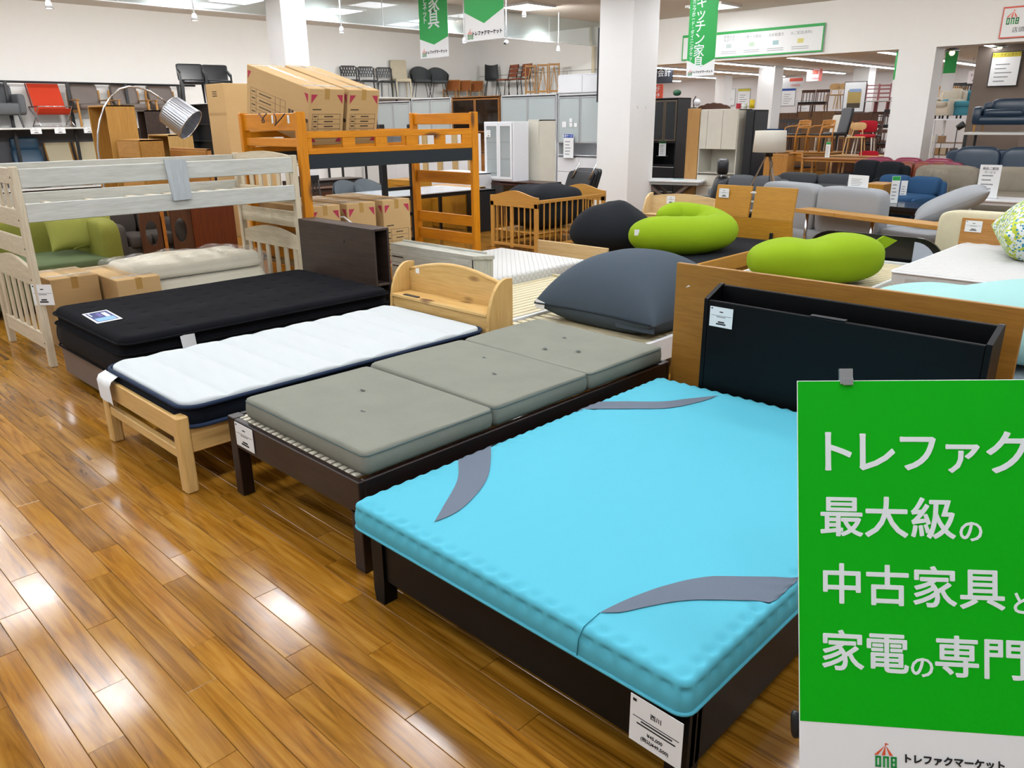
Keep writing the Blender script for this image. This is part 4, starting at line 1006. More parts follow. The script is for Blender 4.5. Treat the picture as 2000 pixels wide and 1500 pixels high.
# ---------------------------------------------------------------- black curved headboard bed with a lime cushion
ky = 8.45
ka, kb2 = PY(1572, 488, ky), PY(1838, 488, ky)
kt = thing('headboard', 'black lacquered headboard with rounded lamp ends behind the lime cushion', 'headboard', (ka[0], ky, 0))
kw = kb2[0]-ka[0]; kz = PY(1700, 455, ky)[2]; bk = plain('black_gloss', '#0d0f12', .18)
prof = [(0, .05), (kw, .05), (kw, kz-.22)] + [(kw-.26+.26*math.cos(t), kz-.22+.20*math.sin(t)) for t in np.linspace(0, math.pi/2, 7)] + [(.26-.26*math.sin(t), kz-.22+.20*math.cos(t)) for t in np.linspace(0, math.pi/2, 7)] + [(0, kz-.22)]
obj('back_panel', G().prism(prof, 'y', .08, .11), bk, kt)
obj('rim', G().tube([(p[0], .05, p[1]) for p in prof[2:-1]], .022, 8), bk, kt)
obj('shelf', B((.02, -.02, kz-.36), (kw-.02, .08, kz-.33)), bk, kt)
obj('lower_panel', B((.0, .0, .05), (kw, .03, kz-.36)), bk, kt)
lampp = plain('lamp_panel', '#aeb6c4', .3)
for sgn, cx in ((-1, .27), (1, kw-.27)):
    pts = [(cx, kz-.33)] + [(cx+sgn*.24*math.cos(t), kz-.33+.27*math.sin(t)) for t in np.linspace(0, math.pi/2, 9)]
    obj('lamp_panel', G().prism(pts, 'y', .055, .07), lampp, kt)
slat_bed(ka[0]+.05, 6.5, kb2[0]-.08, 8.42, .27, 'x', 'slatted_bed', 'low white slatted bed base under the lime green cushion', wht, 22, .06)
q = PZ(1610, 552, .29)
lm = thing('bean_bag', 'lime green peanut-shaped cushion on the white slatted bed', 'bean bag', (q[0]-.12, q[1]+.08, .272), math.radians(40))
def peanut(x, y, z):
    k = 1-.16*math.exp(-((x+.02)/.13)**2); return (x, y*k, z*(1-.12*math.exp(-((x+.05)/.15)**2))*(.84+.22*(x+.62)/1.2))
obj('cushion', G().soft((-.62, -.34, 0), (.56, .34, .45), .75, 22).map(peanut), lime, lm)
obj('corner_fold', G().prism([(.50, .20), (.72, .36), (.60, .40), (.48, .32)], 'y', .1, .13).map(lambda x, y, z: (x, y, z)), lime, lm)

# ---------------------------------------------------------------- cream headboard bed with the white mattress
ly = 8.84; la = PY(1838, 408, ly)
lt = thing('bed_frame', 'bed with padded cream headboard and oak inset at the right edge', 'bed', (la[0], ly, 0))
crm = leather('cream_leather', '#d8cfae', .5)
lw = 1.6; lz = la[2]
obj('headboard_pad', G().soft((0, -.06, .12), (lw, .12, lz), .22, 16, ez=.22), crm, lt)
q1 = PY(1880, 425, ly-.07)
obj('oak_inset', B((q1[0]-la[0], -.075, .3), (lw-.2, -.06, q1[2])), wood('inset_oak', '#c08a4c', '#b07a3c', 'x'), lt)
obj('base', B((.05, -2.0, .04), (lw-.05, -.06, .25)), crm, lt)
q1 = PY(1887, 430, ly-.08); price_card(tuple(q1), (1, 0, 0), (0, 0, 1), .15, .11, 'white price card on the oak inset of the cream headboard')
m_a = PZ(1740, 527, .5); wm = thing('mattress', 'thick white embossed mattress on the cream headboard bed', 'mattress', (0, 0, 0))
obj('mattress_cover', pad(m_a[0], m_a[1], m_a[0]+1.5, ly-.08, .255, .5, .05, .03, lambda x, y: .006*math.sin(40*x)*math.sin(26*y), 60, 80), fabric('white_damask', '#cfcfcc', '#bfbfbc', .8, 60, .3), wm)
obj('piping', G().tube(outline(m_a[0]-.004, m_a[1]-.004, m_a[0]+1.504, ly-.076, .485, .05), .009, 6, True), wht, wm)
obj('label_print', G().box((m_a[0]+.12, m_a[1]-.004, .33), (m_a[0]+.45, m_a[1]-.002, .44)), plain('label_grey', '#b7b4ae', .7), wm)
def dots(name):
    m, nt, b = _new(name); v = nt.nodes.new('ShaderNodeTexVoronoi'); v.inputs['Scale'].default_value = 34; nt.links.new(_coord(nt, (1, .7, 1)), v.inputs['Vector'])
    n2 = _noise(nt, _coord(nt), 24, 2)
    base = _ramp(nt, n2, [(.48, _s('#b9c53a')), (.52, _s('#dfe6e0'))])
    nt.links.new(_mix(nt, _ramp(nt, v.outputs['Distance'], [(.30, (1, 1, 1, 1)), (.36, (0, 0, 0, 1))]), base, _s('#2f87a5')), b.inputs['Base Color']); b.inputs['Roughness'].default_value = .85; return m
q = PZ(2010, 505, .5)
dc = thing('bean_bag', 'lime and blue dotted cushion on the white mattress at the right edge', 'bean bag', (q[0]+.12, q[1]+.1, .505), math.radians(20))
obj('cushion', pillow(.85, .85, .55, .1, 24, 2.4, 0, .4), dots('dotted_fabric'), dc)

# ---------------------------------------------------------------- bed behind the oak panel with a mint bag
slat_bed(-2.28, 3.74, -.70, 5.70, .27, 'x', 'slatted_bed', 'bed base behind the wide oak panel under the mint bean bag', oakjy, 20, .07)
duv = fabric('leaf_print', '#c3cdd2', '#7d97a2', .85, 26, .2)
dv = obj('duvet', pad(-1.25, 3.8, -.55, 5.6, .275, .44, .1, .06, lumpy(.8, 2), 30, 50), duv); tag(dv, 'pale blue leaf-print duvet at the right edge behind the oak panel', 'duvet')
mb = thing('bean_bag', 'big pale mint bean bag behind the wide oak panel', 'bean bag', (-1.02, 4.95, .44), math.radians(-20))
obj('bag', G().soft((-.72, -.5, -.0), (.8, .5, .34), .8, 22, .1).map(lambda x, y, z: (x, y, z*(1+.25*math.exp(-((x-.25)/.35)**2)-.12*math.exp(-((x+.35)/.2)**2)))), mint, mb)
# ---------------------------------------------------------------- furniture builders (front looks to local -y)
def cabinet(name, lab, loc, w, d, h, mat, fronts=(), rz=0., cat='cabinet', group=None, top=None, base=0., door=None, hmat=None, t=.02, gl=None):
    """carcass with parts; fronts = (u0,u1,v0,v1,kind): door, drawer, glass, open as shares of the front"""
    r = thing(name, lab, cat, loc, rz, group)
    obj('side_panel', B((0, 0, base), (t, d, h), .002), mat, r); obj('side_panel', B((w-t, 0, base), (w, d, h), .002), mat, r)
    obj('top_panel', B((0, -.004 if top else 0, h-t), (w, d, h), .002), top or mat, r); obj('bottom_panel', B((t, .004, base), (w-t, d, base+t), .002), mat, r)
    obj('back_panel', B((t, d-.012, base+t), (w-t, d, h-t), .001), mat, r)
    if base > .03:
        for x in (.03, w-.07):
            for y in (.03, d-.07): obj('leg', B((x, y, 0), (x+.04, y+.04, base), .002), hmat or mat, r)
    dm = door or mat; hm = hmat or steel; H0, H1 = base+t, h-t
    for f in fronts:
        u0, u1, v0, v1, kind = f[:5]
        xa, xb = t*.5+(w-t)*u0, t*.5+(w-t)*u1; za, zb = H0+(H1-H0)*v0, H0+(H1-H0)*v1; e = .003
        if kind == 'open':
            obj('shelf', B((max(xa, t), .01, za-.009), (min(xb, w-t), d-.012, za+.009), .001), mat, r); continue
        if kind == 'glass':
            fr = .035
            o = obj('glass_door', G().box((xa+e, -.016, za+e), (xa+fr, -.001, zb-e), .002).box((xb-fr, -.016, za+e), (xb-e, -.001, zb-e), .002).box((xa+fr, -.016, za+e), (xb-fr, -.001, za+fr), .002).box((xa+fr, -.016, zb-fr), (xb-fr, -.001, zb-e), .002), (f[5] if len(f) > 5 and f[5] else dm), r)
            obj('pane', G().box((xa+fr, -.010, za+fr), (xb-fr, -.006, zb-fr)), gl or glass('clear_pane', '#dfeceb', .03, .22), o)
            continue
        o = obj(kind, B((xa+e, -.018, za+e), (xb-e, 0, zb-e), .003), (f[5] if len(f) > 5 and f[5] else dm), r)
        hk = f[6] if len(f) > 6 else 'bar'
        if hk == 'bar':
            cx, cz = (xa+xb)/2, zb-min(.05, (zb-za)*.25)
            obj('handle', B((cx-min(.12, (xb-xa)*.3), -.034, cz-.006), (cx+min(.12, (xb-xa)*.3), -.018, cz+.006), .002), hm, o)
        elif hk == 'knob': obj('knob', G().lathe([(0, .022), (.012, .02), (.014, .012), (.006, .004), (.006, 0)], 10).rot(math.pi/2, 'x').move(((xb-.05) if u0 < .5 else xa+.05, -.018, (za+zb)/2)), hm, o)
        elif hk == 'groove': obj('groove', B((xa+e, -.0195, zb-.022), (xb-e, -.0175, zb-.004), 0), hm, o)
    return r
def table(name, lab, loc, w, d, h, mat, leg=None, rz=0., th=.03, group=None, style='legs', cat='table'):
    r = thing(name, lab, cat, loc, rz, group); leg = leg or mat
    obj('table_top', B((-w/2, -d/2, h-th), (w/2, d/2, h), .005), mat, r)
    if style == 'legs':
        for x in (-w/2+.05, w/2-.05):
            for y in (-d/2+.05, d/2-.05): obj('leg', G().beam((x, y, h-th), (x, y, 0), .05, .05, w2=.035, h2=.035), leg, r)
        obj('apron', B((-w/2+.07, -d/2+.06, h-th-.06), (w/2-.07, d/2-.06, h-th), .002), leg, r)
    elif style == 'cross':
        for x in (-w/2+.15, w/2-.15):
            obj('leg', G().beam((x, -d/2+.05, 0), (x, d/2-.1, h-th), .05, .03), leg, r); obj('leg', G().beam((x, d/2-.05, 0), (x, -d/2+.1, h-th), .05, .03), leg, r)
        obj('stretcher', B((-w/2+.15, -.02, h*.45), (w/2-.15, .02, h*.45+.04)), leg, r)
    return r
def sofa(lab, loc, w, d, mat, n=2, rz=0., H=.78, sh=.42, arm=.16, ah=.58, back=.2, legs=.08, group=None, arms=(1, 1), name='sofa', loose=False, leg_mat=None, bh=None, cat='sofa'):
    r = thing(name, lab, cat, loc, rz, group)
    xl, xr = (-w/2+(arm if arms[0] else 0)), (w/2-(arm if arms[1] else 0))
    obj('base', G().soft((-w/2+.01, -d/2+.03, legs), (w/2-.01, d/2-.02, sh-.10), .12, 8), mat, r)
    sw = (xr-xl)/n
    for k in range(n):
        obj('seat_cushion', G().soft((xl+k*sw+.004, -d/2, sh-.14), (xl+(k+1)*sw-.004, d/2-back*.6, sh+.03), .28, 10, .12), mat, r)
        obj('back_cushion', G().soft((xl+k*sw+.006, d/2-back*1.25, sh-.02), (xl+(k+1)*sw-.006, d/2-back*.25, H), .35, 10, .0, .5).map(lambda x, y, z: (x, y+.10*(z-sh), z)), mat, r)
    obj('back_frame', G().soft((-w/2+.01, d/2-back*.6, legs), (w/2-.01, d/2, H-.06), .18, 8), mat, r)
    for s, a in ((-1, arms[0]), (1, arms[1])):
        if a: obj('arm', G().soft((s*w/2, -d/2+.02, legs), (s*(w/2-arm), d/2-.03, ah), .3, 10), mat, r)
    for x in (-w/2+.07, w/2-.07):
        for y in (-d/2+.1, d/2-.08): obj('foot', G().beam((x, y, legs+.04), (x, y, 0), .04, .04, w2=.03, h2=.03), leg_mat or black_metal, r)
    return r
_proto = {}
def chair(style, lab, loc, rz=0., group=None, s=1., cat='chair'):
    k = (style, s)
    if k in _proto:
        o = dup(_proto[k], loc, rz, lab, group); o['category'] = cat; return o
    r = thing(CH[style][1] if isinstance(CH[style], tuple) else 'chair', lab, cat, loc, rz, group); (CH[style][0] if isinstance(CH[style], tuple) else CH[style])(r)
    if s != 1: r.scale = (s, s, s)
    _proto[k] = r; return r
oak = lambda ax: wood('mid_oak_'+ax, '#bd8945', '#a87534', ax, .4, 1.2, bump=.05)
wal = lambda ax: wood('brown_walnut_'+ax, '#5b3a26', '#46291a', ax, .4, 1.2, bump=.05)
blackl = leather('black_leather', '#15181c', .35); brownl = leather('taupe_leather', '#6c6058', .42); redv = fabric('red_canvas', '#d1452a', '#bf3b22', .7, 200, .1)
def legs4(r, w, d, sh, m, th=.035, splay=0.03, hb=None):
    for x in (-1, 1):
        for y in (-1, 1):
            top = sh if (y < 0 or hb is None) else hb
            obj('leg', G().beam((x*(w/2+splay*.6), y*(d/2+splay*.6), 0), (x*w/2*.94, y*d/2*.94, sh), th*.75, th*.75, w2=th, h2=th), m, r)
def ch_oakarm(r):      # oak armchair with leather cushions
    m = oak('z')
    for x in (-.33, .33):
        obj('leg', G().beam((x, -.30, 0), (x, -.28, .56), .04, .04), m, r); obj('leg', G().beam((x, .32, 0), (x, .26, .80), .04, .04), m, r)
        obj('armrest', B((x-.035, -.34, .56), (x+.035, .28, .585), .008), oak('y'), r)
        obj('side_rail', B((x-.012, -.28, .30), (x+.012, .28, .36)), oak('y'), r)
    obj('seat_cushion', G().soft((-.31, -.32, .36), (.31, .24, .50), .3, 10, .1), brownl, r)
    obj('back_cushion', G().soft((-.30, .10, .46), (.30, .26, .95), .32, 10).map(lambda x, y, z: (x, y+.22*(z-.46), z)), brownl, r)
    obj('head_pad', G().soft((-.28, .155, .74), (.28, .26, .95), .4, 10).map(lambda x, y, z: (x, y+.12*(z-.46), z)), brownl, r)
def ch_red(r):
    W_ = .34
    def sling(u, v):
        y = -.32+.62*v; z = .42-.14*math.sin(min(1, v/.62)*math.pi)*1 + max(0, v-.55)*1.25
        return ((u-.5)*2*W_*(1 if v > .15 else 1), y, z)
    obj('sling_seat', G().surf(sling, 8, 20), redv, r)
    for x in (-W_-.02, W_+.02):
        obj('cross_leg', G().tube([(x, -.36, .46), (x, .30, .02)], .013, 8), chrome, r); obj('cross_leg', G().tube([(x, .34, .44), (x, -.34, .02)], .013, 8), chrome, r)
        obj('side_bar', G().tube([(x, -.36, .46), (x, .36, .46)], .014, 8), plain('red_bar', '#7c2a1d', .5), r)
        obj('back_post', G().tube([(x*.98, .12, .44), (x*.96, .36, .98)], .014, 8), plain('red_bar', '#7c2a1d', .5), r)
    for y, z in ((-.36, .46), (.34, .03), (-.34, .03)): obj('cross_bar', G().tube([(-W_-.02, y, z), (W_+.02, y, z)], .011, 8), chrome, r)
def ch_blackarm(r):    # black leather dining armchair
    legs4(r, .5, .46, .44, blackl, .05, 0)
    obj('seat', G().soft((-.27, -.26, .40), (.27, .25, .50), .25, 8), blackl, r)
    obj('backrest', G().soft((-.28, .19, .48), (.28, .26, .86), .2, 10).map(lambda x, y, z: (x*(1+.12*(z-.48)), y+.2*(z-.48), z)), blackl, r)
    for x in (-.27, .27):
        g = G().prism([(-.26, .02), (-.20, .02), (-.20, .60), (.12, .68), (.24, .72), (.24, .66), (-.14, .44), (-.2, .40)], 'x', x-.02, x+.02); obj('arm', G().prism([(-.27, .03), (-.22, .03), (-.22, .55), (.22, .68), (.22, .74), (-.27, .62)], 'x', x-.018, x+.018), blackl, r)
def ch_woven(r):
    legs4(r, .44, .42, .44, black_metal, .035, .02)
    obj('seat', G().soft((-.24, -.23, .42), (.24, .22, .48), .25, 8), blackl, r)
    obj('back_frame', G().tube([(-.22, .2, .44), (-.24, .27, .80), (-.20, .29, .86), (.20, .29, .86), (.24, .27, .80), (.22, .2, .44)], .016, 8), black_metal, r)
    for k in range(6):
        x = -.19+k*.076; obj('strap', G().beam((x-.06, .235, .58), (x+.06, .28, .84), .03, .006, (0, 1, 0)), blackl, r); obj('strap', G().beam((x+.06, .24, .58), (x-.06, .285, .84), .03, .006, (0, 1, 0)), blackl, r)
def ch_high(r, m=None, h=1.0):
    m = m or leather('beige_leather', '#cdc2a6', .5)
    legs4(r, .42, .42, .42, m, .045, .0)
    obj('seat', G().soft((-.23, -.24, .40), (.23, .22, .50), .22, 8), m, r)
    obj('backrest', G().soft((-.23, .17, .42), (.23, .25, h), .18, 10).map(lambda x, y, z: (x, y+.16*(z-.42), z)), m, r)
def ch_tub(r, m=None, lm=None):
    m = m or fabric('tub_grey', '#55585a', '#4a4d4f', .8, 150, .2)
    obj('seat', G().soft((-.27, -.27, .40), (.27, .25, .50), .5, 10), m, r)
    def shell(u, v):
        a = math.pi*(-.08+1.16*u); rr = .29+.03*v; hh = .46+(.16+.24*math.sin(max(0, min(1, u))*math.pi)**1.5)*v
        return (rr*math.cos(a), rr*.95*math.sin(a)-.02, hh)
    g = G().surf(shell, 24, 6); g2 = G().surf(lambda u, v: tuple(np.array(shell(u, v))*np.array([.90, .90, 1])+np.array([0, 0, -.004])), 24, 6)
    g.add(g2.v, [f[::-1] for f in g2.f], True); obj('shell_back', g, m, r)
    for x in (-1, 1):
        for y in (-1, 1): obj('leg', G().tube([(x*.16, y*.16, .42), (x*.24, y*.22, 0)], .009, 6), lm or black_metal, r)
def ch_rattan(r):
    rt = wood('rattan', '#a8632a', '#8a4a1c', 'x', .6, 5, bump=.4); m = oak('z')
    for x in (-.27, .27):
        obj('leg', G().beam((x, -.25, 0), (x, -.25, .34), .03, .03), m, r); obj('leg', G().beam((x, .18, 0), (x, .36, .72), .03, .03), m, r)
        obj('side_rail', G().beam((x, -.26, .33), (x, .22, .27), .03, .03), m, r)
    obj('woven_seat', G().soft((-.26, -.25, .29), (.26, .2, .335), .15, 6), rt, r)
    obj('woven_back', G().soft((-.26, .20, .34), (.26, .225, .70), .12, 6).map(lambda x, y, z: (x, y+.38*(z-.34), z)), rt, r)
    obj('top_rail', B((-.28, .335, .70), (.28, .365, .73)), oak('x'), r)
def ch_shell(r, m=None):
    m = m or plain('black_shell', '#1c1f23', .5)
    def f(u, v):
        x = (u-.5)*.46*(1-.15*v); t = v
        y = -.22+.42*min(1, t/.55) + max(0, t-.55)*.16; z = .45-.03*math.sin(min(1, t/.55)*math.pi)+max(0, t-.5)*.86
        return (x, y+.05*(2*u-1)**2*(-1 if t > .5 else 0), z+.03*(2*u-1)**2)
    g = G().surf(f, 12, 20); g2 = G().surf(lambda u, v: (f(u, v)[0], f(u, v)[1]+.006, f(u, v)[2]-.008), 12, 20); g.add(g2.v, [q[::-1] for q in g2.f], True)
    obj('shell', g, m, r)
    for x in (-1, 1):
        for y in (-1, 1): obj('leg', G().tube([(x*.15, y*.12, .44), (x*.22, y*.22, 0)], .011, 6), black_metal, r)
def ch_sling(r):
    bl = leather('tan_leather', '#a05a3c', .5)
    for x in (-.22, .22): obj('side_frame', G().tube([(x, -.24, 0), (x, -.20, .43), (x, .18, .43), (x, .28, .86), (x, .20, .42), (x, .24, 0)], .012, 6), black_metal, r)
    obj('seat', G().soft((-.22, -.22, .42), (.22, .18, .455), .15, 6), bl, r)
    for z in (.52, .64, .76): obj('back_band', B((-.235, .20+.235*(z-.43), z-.0), (.235, .212+.235*(z-.43), z+.10)), bl, r)
def ch_aframe(r):
    m = oak('z')
    for x in (-.14, .14): obj('side_bar', B((x-.014, -.02, 0), (x+.014, .02, .80)), m, r)
    for z in (.74, .05): obj('cross_bar', B((-.14, -.018, z), (.14, .018, z+.05)), oak('x'), r)
    obj('brace', G().beam((-.12, 0, .08), (0, 0, .72), .022, .02, (0, 1, 0)), m, r); obj('brace', G().beam((.12, 0, .08), (0, 0, .72), .022, .02, (0, 1, 0)), m, r)
def ch_woodarm(r, m=None, sm=None):
    m = m or wood('teak_z', '#c1853c', '#a96f2c', 'z', .4, 1.); sm = sm or blackl
    for x in (-.25, .25):
        obj('leg', G().tube([(x*1.04, -.23, 0), (x*1.0, -.22, .45), (x*1.06, -.17, .62), (x*1.08, .0, .655)], .02, 8), m, r)
        obj('leg', G().tube([(x, .24, 0), (x*.94, .20, .44), (x*.9, .26, .78)], .02, 8), m, r)
        obj('armrest', G().tube([(x*1.08, -.02, .655), (x*1.05, .18, .66), (x*.93, .25, .68)], .022, 8), m, r)
        obj('side_rail', B((x-.012, -.2, .37), (x+.012, .2, .42)), m, r)
    obj('front_rail', B((-.24, -.225, .38), (.24, -.2, .42)), m, r)
    obj('seat', G().soft((-.24, -.23, .42), (.24, .2, .47), .25, 8), sm, r)
    for z in (.60, .70): obj('back_slat', G().surf(lambda u, v, z=z: ((u-.5)*.47, .235+.05*math.sin(u*math.pi)+.0, z+.09*v*(.75+.25*math.sin(u*math.pi))), 10, 2), m, r)
    obj('top_rail', G().tube([(-.23, .255, .79), (0, .31, .805), (.23, .255, .79)], .02, 8), m, r)
def ch_dining(r, m=None, sm=None, slats=4, H=.86):
    m = m or wal('z'); sm = sm or blackl
    for x in (-.20, .20):
        obj('leg', G().beam((x, -.2, 0), (x, -.2, .44), .03, .03), m, r); obj('leg', G().tube([(x, .22, 0), (x, .19, .44), (x, .26, H)], .016, 6), m, r)
    obj('seat', G().soft((-.23, -.23, .43), (.23, .2, .48), .22, 8), sm, r)
    obj('top_rail', B((-.22, .235, H-.09), (.22, .262, H)), m, r)
    for k in range(slats): x = -.15+.30*k/(slats-1); obj('back_slat', G().beam((x, .2, .46), (x, .245, H-.09), .022, .012, (0, 1, 0)), m, r)
    obj('apron', B((-.2, -.2, .38), (.2, .19, .43)), m, r)
def ch_ladder(r):
    m = plain('red_frame', '#8a4a4a', .5)
    for x in (-.18, .18): obj('post', G().beam((x, .2, 0), (x, .26, 1.0), .03, .03), m, r); obj('leg', G().beam((x, -.2, 0), (x, -.18, .45), .03, .03), m, r)
    for z in (.58, .71, .84, .95): obj('rung', B((-.18, .23, z-.015), (.18, .255, z+.015)), m, r)
    obj('seat', B((-.2, -.21, .44), (.2, .21, .47)), fabric('seat_white', '#d8d4cc', '#c9c4ba'), r)
def ch_red_dining(r):
    rm = fabric('red_wool', '#b02331', '#a01d2a', .85, 200, .2); m = plain('white_leg', '#d5cfc4', .5)
    legs4(r, .42, .42, .44, m, .035, .05)
    obj('seat', G().soft((-.25, -.25, .43), (.25, .23, .52), .4, 10), rm, r)
    obj('backrest', G().soft((-.24, .2, .56), (.24, .27, .86), .45, 10), rm, r)
    for x in (-.15, .15): obj('back_post', G().beam((x, .22, .45), (x, .24, .6), .02, .02), m, r)
def ch_roundback(r):
    m = wood('ash_z', '#d0ab77', '#c29a63', 'z', .45, 1.2)
    legs4(r, .40, .40, .44, m, .032, .05)
    obj('seat', G().soft((-.23, -.22, .43), (.23, .22, .47), .5, 8), m, r)
    obj('backrest', G().soft((-.20, .22, .62), (.20, .245, .82), .7, 10), m, r)
    for x in (-.1, .1): obj('back_post', G().beam((x*1.4, .18, .45), (x, .235, .68), .022, .022), m, r)
def ch_bench(r):
    nv = fabric('navy_fabric', '#1d3a5f', '#18314f', .85, 150, .2)
    legs4(r, 1.05, .42, .38, oak('z'), .04, .0)
    obj('seat', G().soft((-.56, -.25, .37), (.56, .22, .47), .15, 8), nv, r); obj('backrest', G().soft((-.56, .19, .5), (.56, .27, .80), .15, 8), nv, r)
def ch_recliner(r):    # high-back swivel recliner
    nb = leather('blue_leather', '#234a66', .4)
    obj('base_ring', G().lathe([(.26, 0), (.30, .0), (.30, .03), (.26, .03)], 20), black_metal, r); obj('column', G().tube([(0, 0, .02), (0, 0, .34)], .03, 8), black_metal, r)
    obj('seat', G().soft((-.33, -.32, .34), (.33, .26, .50), .35, 10), nb, r)
    obj('backrest', G().soft((-.31, .16, .46), (.31, .30, .88), .35, 10).map(lambda x, y, z: (x, y+.3*(z-.46), z)), nb, r)
    obj('headrest', G().soft((-.29, .27, .84), (.29, .42, 1.12), .35, 10), nb, r)
    for x in (-.37, .37): obj('arm', G().soft((x-.05, -.28, .5), (x+.05, .22, .58), .4, 8), black_metal, r)
def ch_canvas(r):      # folding bentwood chair with cream webbing
    m = oak('z'); cv = fabric('cream_canvas', '#cfc6ad', '#bfb596', .9, 120, .2)
    for x in (-.28, .28): obj('side_frame', G().tube([(x, -.36, .04), (x, -.38, .30), (x, -.2, .42), (x, .22, .34), (x, .42, .98)], .018, 8), m, r); obj('runner', G().tube([(x, -.38, .03), (x, .36, .03), (x, .22, .34)], .018, 8), m, r)
    obj('canvas', G().surf(lambda u, v: ((u-.5)*.56, -.32+.54*min(1, v/.5)+max(0, v-.5)*.40, .41-.07*min(1, v/.5)+max(0, v-.5)*1.28), 6, 16), cv, r)
def ch_arm_fabric(r):
    m = fabric('ash_fabric', '#6a6d70', '#5d6062', .85, 120, .2)
    obj('seat', G().soft((-.36, -.36, .22), (.36, .28, .44), .25, 10), m, r); obj('backrest', G().soft((-.38, .16, .25), (.38, .36, .80), .3, 10), m, r)
    for x in (-.38, .38): obj('arm', G().soft((x-.07, -.36, .22), (x+.07, .3, .60), .35, 10), m, r)
    for x in (-.3, .3):
        for y in (-.3, .28): obj('leg', G().beam((x, y, .24), (x*1.1, y*1.1, 0), .04, .04, w2=.025, h2=.025), black_metal, r)
CH = dict(oakarm=(ch_oakarm, 'armchair'), red=(ch_red, 'folding_chair'), blackarm=(ch_blackarm, 'armchair'), woven=(ch_woven, 'dining_chair'), beige=(ch_high, 'dining_chair'), tub=(ch_tub, 'tub_chair'), rattan=(ch_rattan, 'lounge_chair'),
          shell=(ch_shell, 'shell_chair'), sling=(ch_sling, 'dining_chair'), aframe=(ch_aframe, 'folding_stool'), woodarm=(ch_woodarm, 'armchair'), dining=(ch_dining, 'dining_chair'), ladder=(ch_ladder, 'ladder_back_chair'), reddin=(ch_red_dining, 'dining_chair'), roundback=(ch_roundback, 'dining_chair'),
          bench=(ch_bench, 'bench'), recliner=(ch_recliner, 'recliner_chair'), canvas=(ch_canvas, 'folding_chair'), armfab=(ch_arm_fabric, 'armchair'),
          highblack=(lambda r: ch_high(r, blackl, 1.12), 'dining_chair'), highwhite=(lambda r: ch_high(r, leather('ivory_leather', '#d9d3c2', .5), 1.0), 'dining_chair'), tubgrey=(lambda r: ch_tub(r, fabric('blue_grey', '#7e878c', '#737c81', .85, 150, .2)), 'tub_chair'),
          oakdin=(lambda r: ch_dining(r, oak('z'), fabric('white_seat', '#d6d2c8', '#c8c3b8'), 5, .84), 'dining_chair'), darkdin=(lambda r: ch_dining(r, plain('black_wood', '#1f1c1b', .4), blackl, 6, .92), 'dining_chair'))
def stand(lab, loc, w, h, mat_top, rz=0., name='price_stand', body=None, headc=None, txt=None):
    """upright acrylic stand with a printed sheet"""
    r = thing(name, lab, 'sign', loc, rz)
    obj('foot', B((-w*.6, -.05, 0), (w*.6, .05, .006), .001), glass('acrylic', '#e6eeee', .03, .35), r)
    obj('sheet', B((-w/2, -.003, .004), (w/2, .003, h), 0), paper, r)
    if headc: obj('heading', B((-w/2+.004, -.0045, h*.84), (w/2-.004, -.003, h-.004), 0), headc, r)
    g = G()
    for k in range(5): g.box((-w*.34, -.0042, h*(.14+.13*k)), (w*(.10+.06*(k % 3)), -.003, h*(.14+.13*k)+h*.035))
    obj('printing', g, plain('grey_ink', '#8d9092', .7), r)
    if txt: lettering(txt, w*.2, paper if headc else ink, frame_M((0, -.0048, h*.91), *FACE_Y), r)
    return r
def poster(lab, px0, py0, px1, py1, y, head='#d9c94a', frame=True, art=None, tx=None):
    a = PY(px0, py0, y); b = PY(px1, py1, y); w = abs(b[0]-a[0]); h = abs(a[2]-b[2])
    r = thing('poster', lab, 'poster', (a[0], y, b[2]))
    if frame: obj('frame', G().box((0, -.02, 0), (w, 0, h), .003), black_metal if frame is True else frame, r)
    m = .02 if frame else 0
    obj('sheet', G().box((m, -.023, m), (w-m, -.019, h-m)), paper, r)
    if head: obj('heading', G().box((m, -.025, h*.84), (w-m, -.022, h-m)), plain('head_'+head[1:], head, .6), r)
    if art: art(r, w, h)
    else:
        g = G()
        for k in range(5): g.box((w*.18, -.0245, h*(.14+.12*k)), (w*(.55+.1*(k % 3)), -.0225, h*(.14+.12*k)+h*.03))
        obj('printing', g, plain('grey_ink', '#8d9092', .7), r)
    if tx: lettering(tx, h*.10, ink, frame_M((w/2, -.026, h*.905), *FACE_Y), r)
    return r
